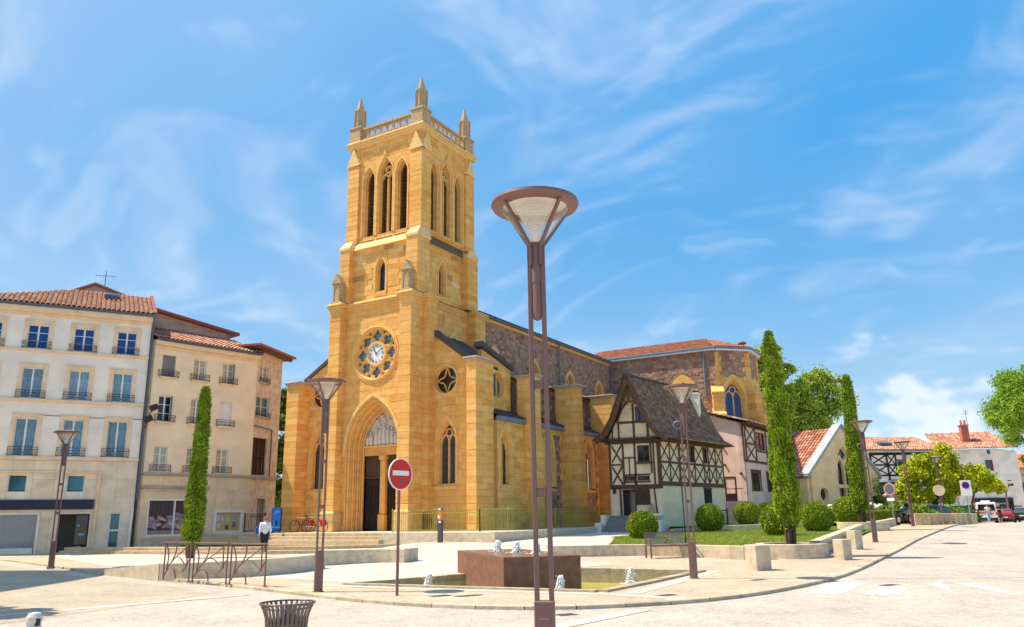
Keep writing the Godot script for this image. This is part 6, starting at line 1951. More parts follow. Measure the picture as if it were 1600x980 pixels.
	cross_brace(hs, G, -3.05, 4.05, -2.34, 5.22, 0.1, tm); cross_brace(hs, G, -3.05, 2.75, -2.34, 3.92, 0.1, tm)
	var tie = MB.new(); tie.cbx(V(-3.5, 5.46, -0.05), V(0.3, 5.6, 0.34), 0.02); part(hs, "tie_beam", tie, M.shutter_wood)
	for x in [-3.25, 0.05]:
		var cb = MB.new(); cb.cbx(V(x - 0.08, 5.25, 0.0), V(x + 0.08, 5.4, 0.6), 0.02); part(hs, "corbel", cb, tm)
	# windows and door of the gable
	window(hs, G, -1.125, 6.62, 0.49, 0.93, {rows = 4, frame = tm, recess = 0.06, glass = M.glass_blue})
	window(hs, G, -0.985, 4.1, 0.77, 1.02, {rows = 3, frame = M.shutter_wood, recess = 0.06, glass = M.glass_dark, sill = tm})
	for q in [[-1.935, 0.63], [-1.045, 0.77]]: window(hs, G, q[0], 2.97, q[1], 0.29, {rows = 1, frame = tm, recess = 0.08, glass = M.glass_dark})
	cover_box(hs, G, -2.45, 0.9, -1.68, 2.45, 0.6)
	var dr = MB.new()
	dr.cbx(V(-2.45, 0.9, -0.2), V(-2.05, 2.45, -0.14), 0.01); dr.cbx(V(-2.45, 2.38, -0.2), V(-1.68, 2.45, -0.05), 0.01)
	part(hs, "door", dr, M.door_wood, "dark plank door standing half open")
	var bs = MB.new(); bs.bx(V(-1.5, 2.42, 0.03), V(-0.7, 2.5, 0.09))
	var shn = part(hs, "shop_shutter", bs, tm, "wide brown board shutter beside the door")
	for k in 6:
		var pl = MB.new(); var xa = -1.56 + k * 0.145
		pl.cbx(V(xa + 0.004, 1.52, 0.01), V(xa + 0.141, 2.44, 0.06), 0.006); part(shn, "plank", pl, M.shutter_wood)
	box_part(hs, "ledge", G, V(-1.6, 0.85, 0.0), V(0.05, 1.0, 0.5), 0.02, M.plaster_white)
	# timbers of the long side
	for b in [[0.0, 5.42, 9.35, 5.42, 0.2], [0.0, 4.08, 9.35, 4.08, 0.14], [0.0, 2.78, 9.35, 2.78, 0.26], [0.06, 2.8, 0.06, 5.4, 0.16], [9.28, 2.8, 9.28, 5.4, 0.16]]: beam(hs, S, b[0], b[1], b[2], b[3], b[4], tm, 0.06)
	var posts = [1.35, 2.6, 3.85, 4.85, 6.25, 7.0, 8.15]
	for x in posts: beam(hs, S, x, 2.9, x, 5.34, 0.1, tm, 0.045)
	var all = [0.06] + posts + [9.28]
	for k in all.size() - 1:
		var xa: float = all[k] + 0.04; var xb: float = all[k + 1] - 0.04
		if not (k in [3, 5]): cross_brace(hs, S, xa, 4.16, xb, 5.3, 0.085, tm)
		cross_brace(hs, S, xa, 2.92, xb, 4.0, 0.085, tm)
	window(hs, S, 4.35, 4.2, 0.9, 1.1, {rows = 3, frame = tm, recess = 0.06, glass = M.glass_dark})
	window(hs, S, 6.625, 4.2, 0.65, 1.1, {rows = 3, frame = tm, recess = 0.06, glass = M.glass_dark})
	var st = MB.new(); st.t = S; st.bx(V(5.95, 2.5, 0.0), V(7.1, 2.62, 0.08))
	var sn = part(hs, "side_shutter", st, tm, "tall brown board shutter below the sill beam")
	for k in 6:
		var pl = MB.new(); pl.t = S; var xa = 5.98 + k * 0.182
		pl.cbx(V(xa + 0.004, 1.6, 0.01), V(xa + 0.178, 2.62, 0.06), 0.006); part(sn, "plank", pl, M.door_wood)
	var lst = MB.new(); lst.t = S; lst.cbx(V(-0.3, 5.46, -0.1), V(9.9, 5.6, 0.62), 0.02); part(hs, "eaves_board", lst, tm)
	var ch = MB.new(); ch.t = Transform3D(Basis.IDENTITY, V(-1.2, 0, 0) + D3 * 8.3)
	ch.cbx(V(-0.3, 7.0, -0.35), V(0.35, 9.15, 0.35), 0.02); ch.cbx(V(-0.36, 9.15, -0.41), V(0.41, 9.25, 0.41), 0.02)
	part(hs, "chimney", ch, M.plaster_white)
	# stair to the door
	var stp = thing("stone_stair", "short grey stone stair to the door of the timber house", "stair", K, -deg_to_rad(24))
	for k in 5:
		var mb = MB.new(); mb.col = jit(lin(150, 146, 142), 0.08)
		mb.cbx(V(-3.2 + 0.0, -0.2, 0.02), V(-1.6, 0.18 * (k + 1), 1.9 - k * 0.34), 0.012)
		part(stp, "step", mb, M.step_stone)
	var sw = MB.new(); sw.cbx(V(-1.6, -0.2, 0.02), V(0.1, 0.62, 0.9), 0.02); sw.cbx(V(-3.5, -0.2, 0.02), V(-3.2, 0.95, 1.3), 0.02); sw.cbx(V(-3.7, -0.2, 1.3), V(-3.3, 0.5, 1.9), 0.02)
	part(stp, "side_wall", sw, M.plaster_white)
	var sc = MB.new(); sc.t = Transform3D(Basis.IDENTITY, V(0, 0, 0))
	for q in [[0, 0.1, 0, 0.22, 0.14, 0.18], [0.14, 0.08, 0.05, 0.16, 0.1, 0.14], [-0.16, 0.08, 0.03, 0.15, 0.1, 0.14], [0.0, 0.3, 0, 0.12, 0.16, 0.12], [0.05, 0.48, 0, 0.08, 0.09, 0.08]]: sc.ball(V(q[0], q[1], q[2]), V(q[3], q[4], q[5]), 10, 8, 0.35, int(q[3] * 100))
	single("carved_stone", sc, M.pale_stone, "weathered carved stone fragment on the ledge of the timber house", "carving", "", hs.transform * V(-0.6, 1.0, 0.25))
	# small lantern and bracket figures
	var ln = MB.new(); ln.cbx(V(-0.09, -0.3, -0.09), V(0.09, 0, 0.09), 0.01); ln.lathe([Vector2(0.13, 0.0), Vector2(0.02, 0.12)], 6, false); ln.tube([V(0, 0.1, 0), V(0, 0.25, 0), V(0, 0.25, -0.3)], 0.012, 5)
	single("wall_lantern", ln, M.iron, "small iron lantern hung at the timber house door", "lantern", "", hs.transform * V(-2.85, 2.5, 0.35))

func build_pink_house() -> void:
	var pk = thing("pink_house", "pink rendered house with timber framed upper floor behind the cypress", "house", V(15.9, 0.7, -57.0), deg_to_rad(56))
	var I = Transform3D.IDENTITY
	var x0 = 1.2; var x1 = 14.5
	var holes = [rect(2.6, 2.45, 4.55, 3.8), rect(6.3, 2.45, 8.2, 3.8), rect(10.2, 2.45, 12.0, 3.8), rect(4.4, 5.55, 6.6, 6.9), rect(10.0, 5.55, 12.0, 6.9)]
	plain_wall(pk, "wall", I, rect(x0, -0.5, x1, 7.3), holes, 0.3, M.plaster_pink)
	var L = face_between(Vector2(x0, -6.5), Vector2(x0, 0))
	plain_wall(pk, "side_wall", L, PackedVector2Array([Vector2(0, -0.5), Vector2(6.5, -0.5), Vector2(6.5, 7.3), Vector2(0, 9.3)]), [rect(4.9, 1.7, 5.75, 3.5)], 0.3, M.plaster_pink)
	hull(pk, x0 + 0.01, x1, 6.5, 7.25, M.plaster_pink)
	for b in [[x0, 4.6, x1, 4.6, 0.16], [x0, 7.2, x1, 7.2, 0.22], [x0 + 0.08, 4.6, x0 + 0.08, 7.2, 0.2], [1.75, 4.6, 1.75, 7.2, 0.14], [4.1, 4.6, 4.1, 7.2, 0.16], [6.75, 4.6, 6.75, 7.2, 0.16], [4.1, 5.45, 6.75, 5.45, 0.13], [1.75, 5.9, 4.1, 5.9, 0.13], [6.75, 5.6, 9.4, 5.6, 0.13], [7.2, 4.6, 7.2, 5.6, 0.12], [9.4, 4.6, 9.4, 7.2, 0.16], [12.3, 4.6, 12.3, 7.2, 0.16]]: beam(pk, I, b[0], b[1], b[2], b[3], b[4], M.timber, 0.06)
	cross_brace(pk, I, 1.85, 5.98, 4.02, 7.1, 0.12, M.timber); cross_brace(pk, I, 1.85, 4.7, 4.02, 5.82, 0.12, M.timber)
	cross_brace(pk, I, 7.3, 4.7, 9.3, 5.5, 0.12, M.timber); cross_brace(pk, I, 12.4, 4.7, 14.4, 7.1, 0.12, M.timber)
	for x in [[3.575, 1.95], [7.25, 1.9], [11.1, 1.8]]: window(pk, I, x[0], 2.45, x[1], 1.35, {rows = 3, frame = M.timber, recess = 0.08, glass = M.glass_dark, surround = 0.16, trim = M.timber})
	for x in [5.5, 11.0]: window(pk, I, x, 5.55, 2.1, 1.35, {rows = 1, frame = M.timber, recess = 0.08, glass = M.glass_dark})
	var dm = MB.new(); dm.t = L
	for q in [[4.9, 4.98, 1.7, 3.5], [5.67, 5.75, 1.7, 3.5], [4.98, 5.67, 3.4, 3.5], [4.98, 5.67, 1.7, 2.3]]: dm.cbx(V(q[0], q[2], -0.15), V(q[1], q[3], 0.03), 0.01)
	var dn = part(pk, "door", dm, M.door_wood, "glazed brown door at the head of the stair")
	var dp = MB.new(); dp.t = L; dp.bx(V(4.98, 2.3, -0.1), V(5.67, 3.4, -0.09)); part(dn, "pane", dp, M.glass_dark)
	for q in [[5.0, 5.6], [5.05, 4.35], [6.2, 3.7], [4.6, 4.4]]:
		var mb = MB.new(); mb.t = L; mb.cbx(V(q[0] - 0.07, q[1] - 0.08, 0.0), V(q[0] + 0.07, q[1] + 0.08, 0.14), 0.02); part(pk, "wall_fixture", mb, M.iron)
	tiled(pk, "roof", [V(x0 - 0.4, 7.35, 0.6), V(x1 + 0.3, 7.35, 0.6), V(x1 + 0.3, 9.5, -6.6), V(x0 - 0.4, 9.5, -6.6)], 0.3, 0.4, [lin(176, 146, 124), lin(160, 128, 108), lin(190, 160, 138), lin(148, 118, 102)], M.old_tile)
	var ev = MB.new(); ev.bx(V(x0 - 0.3, 7.2, 0.0), V(x1, 7.32, 0.55)); part(pk, "eaves_board", ev, M.timber)
	# stair along the flank
	var sr = thing("outside_stair", "dark stepped stair with black handrail climbing to the pink house door", "stair", pk.transform * V(x0, 0, 0), deg_to_rad(56) + PI / 2 * 0.0)
	var SL = face_between(Vector2(0, -6.5), Vector2(0, 0))
	for k in 8:
		var mb = MB.new(); mb.t = SL; mb.col = jit(lin(60, 58, 60), 0.1)
		mb.cbx(V(2.6 + k * 0.26, -0.4, 0.1), V(2.86 + k * 0.26, 0.2 * (k + 1), 1.2), 0.01); part(sr, "step", mb, M.step_stone)
	var ld = MB.new(); ld.t = SL; ld.col = lin(60, 58, 60); ld.cbx(V(4.68, -0.4, 0.1), V(6.6, 1.66, 1.2), 0.01); part(sr, "landing", ld, M.step_stone)
	var wl = MB.new(); wl.t = SL
	wl.prism(PackedVector2Array([Vector2(2.4, -0.4), Vector2(6.7, -0.4), Vector2(6.7, 1.75), Vector2(4.7, 1.75), Vector2(2.4, 0.1)]), 1.2, 1.4, true); part(sr, "side_wall", wl, M.plaster_pink)
	var hr = MB.new(); hr.t = SL
	hr.tube([V(2.5, 0.95, 1.3), V(4.7, 2.6, 1.3), V(6.65, 2.6, 1.3)], 0.025, 6)
	for k in 10:
		var x = 2.5 + k * 0.45
		var yb = 0.15 + clampf((x - 2.5) / 2.2, 0, 1) * 1.6; var yt = 0.95 + clampf((x - 2.5) / 2.2, 0, 1) * 1.65
		hr.tube([V(x, yb, 1.3), V(x, yt, 1.3)], 0.014, 5)
	part(sr, "handrail", hr, M.iron)
	# iron gate at the foot of the stair
	var gt = thing("iron_gate", "low dark blue iron gate between the timber house and the stair", "gate", V(13.0, 0.85, -53.2), deg_to_rad(20))
	var fr = MB.new(); fr.bx(V(-0.9, 0.95, -0.02), V(0.9, 1.0, 0.02)); fr.bx(V(-0.9, 0.1, -0.02), V(0.9, 0.15, 0.02)); fr.bx(V(-0.95, 0, -0.03), V(-0.88, 1.1, 0.03)); fr.bx(V(0.88, 0, -0.03), V(0.95, 1.1, 0.03)); part(gt, "gate_frame", fr, M.navy)
	for k in 12:
		var b = MB.new(); b.bx(V(-0.8 + k * 0.145, 0.12, -0.01), V(-0.78 + k * 0.145, 0.97, 0.01)); part(gt, "bar", b, M.navy)
	var wp = MB.new(); wp.col = lin(190, 140, 80); wp.cbx(V(-0.05, 0, 0.1), V(0.05, 1.5, 0.2), 0.01); single("wooden_post", wp, M.plain, "slim ochre wooden post beside the low iron gate", "post", "", V(12.6, 0.85, -52.8))

func build_chapel() -> void:
	var cp = thing("parish_hall", "ochre gabled hall with pointed window and red tile roof behind the hedge balls", "house", V(26.7, 0.6, -64.0), deg_to_rad(35))
	var I = Transform3D.IDENTITY
	var c = -0.85
	var win = arch_path(c, 1.05, 1.75, 4.3, 1.75)
	plain_wall(cp, "gable_wall", I, PackedVector2Array([Vector2(-5.3, -0.5), Vector2(3.6, -0.5), Vector2(3.6, 3.85), Vector2(c, 7.5), Vector2(-5.3, 3.85)]), [win, circle(-3.88, 2.3, 0.5, 24)], 0.35, M.plaster_ochre)
	var fr = MB.new()
	loft(fr, win, 0.0, arch_path(c, 0.95, 1.75, 4.3, 1.6), -0.3)
	fr.cbx(V(c - 0.08, 1.75, -0.3), V(c + 0.08, 5.0, -0.05), 0.02); fr.cbx(V(c - 1.0, 2.78, -0.3), V(c + 1.0, 3.05, -0.02), 0.02)
	for s in [-1, 1]: fr.band(arch_path(c + s * 0.5, 0.4, 4.2, 4.2, 0.85, 6), arch_path(c + s * 0.5, 0.54, 4.2, 4.2, 1.15, 6), -0.3, -0.05, false)
	var wn = part(cp, "window", fr, M.plaster_ochre, "tall pointed twin window with transom")
	for s in [-1, 1]:
		var p = MB.new(); p.prism(arch_path(c + s * 0.5, 0.46, 3.0, 4.2, 0.95), -0.3, -0.28); part(wn, "pane", p, M.glass_dark)
		var q = MB.new(); q.bx(V(c + s * 0.5 - 0.42, 1.75, -0.3), V(c + s * 0.5 + 0.42, 2.8, -0.28)); part(wn, "pane", q, M.glass_dark)
	var tp = MB.new(); tp.prism(arch_path(c, 0.4, 5.0, 5.02, 0.8), -0.3, -0.28); part(wn, "pane", tp, M.glass_dark)
	var oc = MB.new(); loft(oc, circle(-3.88, 2.3, 0.5, 24), 0.0, circle(-3.88, 2.3, 0.44, 24), -0.25, true)
	var on = part(cp, "round_window", oc, M.plaster_ochre)
	var op = MB.new(); op.prism(circle(-3.88, 2.3, 0.46, 24), -0.27, -0.25); part(on, "pane", op, M.glass_dark)
	var ob = MB.new(); ob.bx(V(-3.9, 1.86, -0.25), V(-3.86, 2.74, -0.2)); part(on, "glazing_bar", ob, M.iron)
	var sw = MB.new(); sw.bx(V(-5.3, -0.5, -14), V(-5.0, 3.8, -0.36)); sw.bx(V(3.3, -0.5, -14), V(3.6, 3.8, -0.36)); sw.bx(V(-5.3, -0.5, -14.3), V(3.6, 3.8, -14)); part(cp, "side_wall", sw, M.plaster_ochre)
	var bt = MB.new(); bt.cbx(V(-5.6, -0.5, -0.9), V(-5.3, 3.5, -0.2), 0.03); part(cp, "buttress", bt, M.plaster_ochre)
	var pal = [lin(190, 128, 100), lin(202, 144, 116), lin(176, 114, 90), lin(208, 154, 128)]
	tiled(cp, "roof", [V(-5.75, 3.55, -14), V(-5.75, 3.55, -0.3), V(c, 7.45, -0.3), V(c, 7.45, -14)], 0.3, 0.4, pal)
	tiled(cp, "roof", [V(4.05, 3.55, -0.3), V(4.05, 3.55, -14), V(c, 7.45, -14), V(c, 7.45, -0.3)], 0.3, 0.4, pal)
	for s in [-1, 1]:
		var x = -5.75 if s < 0 else 4.05
		var kb = MB.new()
		kb.bar(V(x, 3.75, -0.25), V(c, 7.75, -0.25), 0.75, 0.16, V(0, 1, 0)); kb.bar(V(x, 3.6, -0.2), V(c, 7.6, -0.2), 0.5, 0.2, V(0, 1, 0))
		part(cp, "coping", kb, M.coping_grey)

func build_far_houses() -> void:
	var I = Transform3D.IDENTITY
	var R = thing("inn", "white inn with black timber framing and terracotta roof behind the young tree", "house", V(42.58, 0.1, -100), deg_to_rad(12))
	var holes = [rect(5.6, 6.2, 6.65, 7.5), rect(2.65, 3.4, 6.35, 4.7), rect(1.0, 6.2, 1.7, 7.7), rect(1.2, 3.6, 2.1, 5.2)]
	plain_wall(R, "wall", I, rect(0.0, -0.5, 12.6, 8.75), holes, 0.3, M.plaster_white)
	hull(R, 0.0, 12.6, 8.0, 8.7, M.plaster_white)
	for b in [[1.75, 8.35, 12.5, 8.45, 0.3], [1.75, 5.72, 6.9, 5.72, 0.22], [1.85, 5.7, 1.85, 8.3, 0.2], [4.25, 5.2, 4.1, 8.3, 0.2], [5.4, 5.7, 5.4, 8.3, 0.18], [6.8, 5.7, 6.8, 8.3, 0.2], [1.85, 7.0, 5.4, 7.0, 0.18], [5.4, 7.6, 6.8, 7.6, 0.14], [5.4, 6.1, 6.8, 6.1, 0.14], [9.0, 5.7, 9.0, 8.3, 0.2], [7.2, 7.4, 8.3, 8.3, 0.18], [10.8, 7.4, 9.7, 8.3, 0.18], [7.0, 5.72, 12.5, 5.72, 0.2]]: beam(R, I, b[0], b[1], b[2], b[3], b[4], M.dark_timber, 0.08)
	for q in [[1.95, 7.08, 4.05, 8.2], [1.95, 5.82, 4.12, 6.92], [4.3, 7.08, 5.3, 8.2], [4.3, 5.82, 5.3, 6.92]]: cross_brace(R, I, q[0], q[1], q[2], q[3], 0.15, M.dark_timber)
	window(R, I, 6.125, 6.2, 1.05, 1.3, {kind = "shut", shutter = M.teal_paint, frame = M.teal_paint, recess = 0.05})
	window(R, I, 1.35, 6.2, 0.7, 1.5, {kind = "shut", shutter = M.teal_paint, frame = M.teal_paint, recess = 0.05})
	window(R, I, 1.65, 3.6, 0.9, 1.6, {rows = 2, frame = M.dark_timber, glass = M.glass_dark, recess = 0.1})
	window(R, I, 4.5, 3.4, 3.7, 1.3, {rows = 1, frame = M.dark_timber, glass = M.glass_dark, recess = 0.1})
	box_part(R, "lintel_beam", I, V(2.4, 4.7, 0.0), V(6.6, 4.9, 0.1), 0.01, M.dark_timber)
	var font = SystemFont.new(); font.font_names = PackedStringArray(["Droid Serif"])
	var tx = TextMesh.new(); tx.text = "Maison M"; tx.font = font; tx.font_size = 48; tx.pixel_size = 0.0105; tx.depth = 0.03
	var tn = part(R, "sign_lettering", tx, M.lead, "grey blue raised lettering on the white wall"); tn.position = V(5.15, 5.15, 0.03)
	tiled(R, "roof", [V(-0.3, 8.85, 0.6), V(12.7, 8.85, 0.6), V(12.7, 10.9, -5), V(-0.3, 10.9, -5)], 0.34, 0.45, terra())
	box_part(R, "gutter", I, V(-0.3, 8.72, 0.5), V(12.7, 8.86, 0.72), 0.03, M.lead)
	var sk = MB.new(); sk.t = Transform3D(Basis(V(1, 0, 0), -1.2), V(4.9, 9.7, -1.2)); sk.cbx(V(-0.9, -0.4, 0), V(0.9, 0.4, 0.25), 0.02); part(R, "skylight", sk, M.lead)
	var up = MB.new(); up.prism(PackedVector2Array([Vector2(0.6, 8.6), Vector2(5.6, 8.6), Vector2(5.6, 10.2), Vector2(2.6, 11.3), Vector2(0.6, 10.4)]), -7.9, -6.0, true); part(R, "rear_gable", up, M.plaster_white)
	var ur = MB.new(); ur.bar(V(0.3, 10.35, -6.6), V(2.6, 11.4, -6.6), 2.6, 0.14); ur.bar(V(2.6, 11.4, -6.6), V(6.0, 10.2, -6.6), 2.6, 0.14); part(R, "rear_roof", ur, M.red_shutter)
	# rubble ramp wall in front of the inn
	var rw = thing("ramp_wall", "brown rubble stone ramp wall with pale coping below the inn windows", "wall", V(42.58, 0.1, -100) + V(0.4, 0, 1.2), deg_to_rad(12))
	masonry(rw, Transform3D(Basis.IDENTITY, V(0, 0, 0.6)), PackedVector2Array([Vector2(0.0, -0.5), Vector2(8.0, -0.5), Vector2(8.0, 3.5), Vector2(2.6, 3.5), Vector2(0.0, 2.5)]), [], {pal = RED, mat = M.red_stone, mortar = M.red_mortar, course = 0.35, lmin = 0.3, lmax = 0.7, gap = 0.03, rough = 0.03, vary = 0.25, name = "wall", stones = "rubble"})
	var cpg = MB.new(); cpg.bar(V(-0.1, 2.58, 0.45), V(2.6, 3.6, 0.45), 0.6, 0.16); cpg.bar(V(2.6, 3.6, 0.45), V(8.0, 3.6, 0.45), 0.6, 0.16); part(rw, "coping", cpg, M.concrete)
	# --- white house with red shutters
	var W = thing("village_house", "white rendered house with dark red shutters and a brick chimney behind the van", "house", V(53.72, 0.1, -102.37), -deg_to_rad(10))
	var wh = [rect(5.55, 6.1, 6.1, 7.45), rect(5.95, 8.2, 6.35, 8.7), rect(5.9, 3.5, 6.35, 4.9), rect(3.8, -0.2, 7.8, 2.4)]
	plain_wall(W, "wall", I, PackedVector2Array([Vector2(0.6, -0.5), Vector2(9.4, -0.5), Vector2(9.4, 8.4), Vector2(7.0, 8.85), Vector2(0.6, 8.85)]), wh, 0.3, M.plaster_white)
	hull(W, 0.6, 9.4, 8.0, 8.6, M.plaster_white)
	window(W, I, 5.825, 6.1, 0.55, 1.35, {rows = 2, glass = M.glass_teal, frame = M.teal_paint, leaf = [1], shutter = M.red_shutter, recess = 0.08})
	window(W, I, 6.15, 8.2, 0.4, 0.5, {rows = 1, glass = M.glass_teal, frame = M.teal_paint, recess = 0.08})
	window(W, I, 6.125, 3.5, 0.45, 1.4, {rows = 2, glass = M.glass_dark, leaf = [1], shutter = M.red_shutter, recess = 0.08})
	var sf = MB.new()
	for q in [[3.6, 3.85, -0.2, 2.4], [7.75, 8.0, -0.2, 2.4], [3.6, 8.0, 2.4, 2.8]]: sf.cbx(V(q[0], q[2], 0.0), V(q[1], q[3], 0.25), 0.02)
	var sn = part(W, "shop_front", sf, M.iron, "dark shop front frame with pale lettering")
	var sp = MB.new(); sp.bx(V(3.85, -0.2, -0.2), V(7.75, 2.4, -0.18)); part(sn, "pane", sp, M.glass_dark)
	var fb = MB.new(); fb.cbx(V(3.85, 1.85, -0.1), V(7.75, 2.35, 0.02), 0.01); part(sn, "fascia", fb, M.iron)
	var f2 = SystemFont.new(); f2.font_names = PackedStringArray(["Droid Sans"])
	var t2 = TextMesh.new(); t2.text = "RESTAURANT LES REMPARTS"; t2.font = f2; t2.font_size = 40; t2.pixel_size = 0.0062; t2.depth = 0.02
	var t2n = part(sn, "lettering", t2, M.plaster_white); t2n.position = V(5.8, 2.1, 0.04)
	for q in [[8.1, 4.35, 0.6, 0.28], [8.0, 4.85, 0.4, 0.1], [8.5, 1.75, 0.8, 0.12]]: box_part(W, "wall_plate", I, V(q[0] - q[2] / 2, q[1] - q[3] / 2, 0), V(q[0] + q[2] / 2, q[1] + q[3] / 2, 0.06), 0.01, M.iron)
	tiled(W, "roof", [V(0.0, 8.9, 0.6), V(9.6, 8.9, 0.6), V(8.2, 11.3, -4.2), V(0.2, 11.3, -4.2)], 0.34, 0.45, terra())
	var cm = MB.new(); cm.col = lin(186, 112, 92)
	cm.cbx(V(3.75, 9.6, -1.9), V(4.65, 11.9, -1.1), 0.02); cm.cbx(V(3.65, 11.9, -2.0), V(4.75, 12.05, -1.0), 0.02)
	var cn = part(W, "chimney", cm, M.plain, "red brick chimney with two pots")
	for k in 8:
		for s in 3:
			var bk = MB.new(); bk.col = jit(lin(180, 104, 84), 0.15); bk.cbx(V(3.76 + s * 0.3, 9.9 + k * 0.25, -1.1), V(4.03 + s * 0.3, 10.12 + k * 0.25, -1.07), 0.006); part(cn, "brick", bk, M.plain)
	for x in [3.98, 4.42]:
		var pt = MB.new(); pt.col = lin(190, 110, 90); pt.t = Transform3D(Basis.IDENTITY, V(x, 12.05, -1.5)); pt.lathe([Vector2(0.16, 0), Vector2(0.12, 0.5), Vector2(0.15, 0.52), Vector2(0.15, 0.6)], 10); part(cn, "chimney_pot", pt, M.plain)
	var ae = MB.new(); ae.tube([V(4.75, 10.6, -1.5), V(4.75, 14.0, -1.5)], 0.03, 5)
	for k in 4: ae.tube([V(4.4, 13.4 + k * 0.15, -1.5), V(5.1, 13.4 + k * 0.15, -1.5)], 0.015, 4)
	part(W, "aerial", ae, M.iron)
	# low ochre roof far right
	var O = thing("far_house", "small far house with orange roof past the white house", "house", V(74, 0.1, -118), -deg_to_rad(5))
	var ow = MB.new(); ow.bx(V(-3, -0.5, -6), V(9, 7.2, 0)); part(O, "wall", ow, M.plaster_cream)
	tiled(O, "roof", [V(-3.4, 7.2, 0.5), V(9.4, 7.2, 0.5), V(9.4, 9.4, -4), V(-3.4, 9.4, -4)], 0.36, 0.5, [lin(214, 128, 80), lin(224, 142, 94)])

# ---------------------------------------------------------------- lawn, low walls, railings
func lawn_h(x: float, z: float) -> float:
	return 0.47 + 0.012 * (-z - 30.0)

func low_wall(called: String, label: String, pts: Array, step: float, thick: float, top: Array, panel := 2.2) -> Node3D:
	var w = thing(called, label, "wall", Vector3.ZERO, 0.0, "low concrete garden walls")
	var r = resample(pts, step)
	var tp = []
	for i in r.size():
		var f = float(i) / (r.size() - 1) * (top.size() - 1)
		var k = mini(int(f), top.size() - 2)
		tp.append(lerpf(top[k], top[k + 1], f - k) if top.size() > 1 else top[0])
	var n = maxi(1, int(round(panel / step)))
	var i = 0
	while i < r.size() - 1:
		var j = mini(i + n, r.size() - 1)
		var seg = r.slice(i, j + 1)
		var d: Vector2 = (seg[1] - seg[0]).normalized() * 0.003
		seg[0] += d; seg[-1] -= d
		part(w, "wall_panel", wall_along(seg, thick, tp.slice(i, j + 1)), M.concrete)
		i = j
	return w

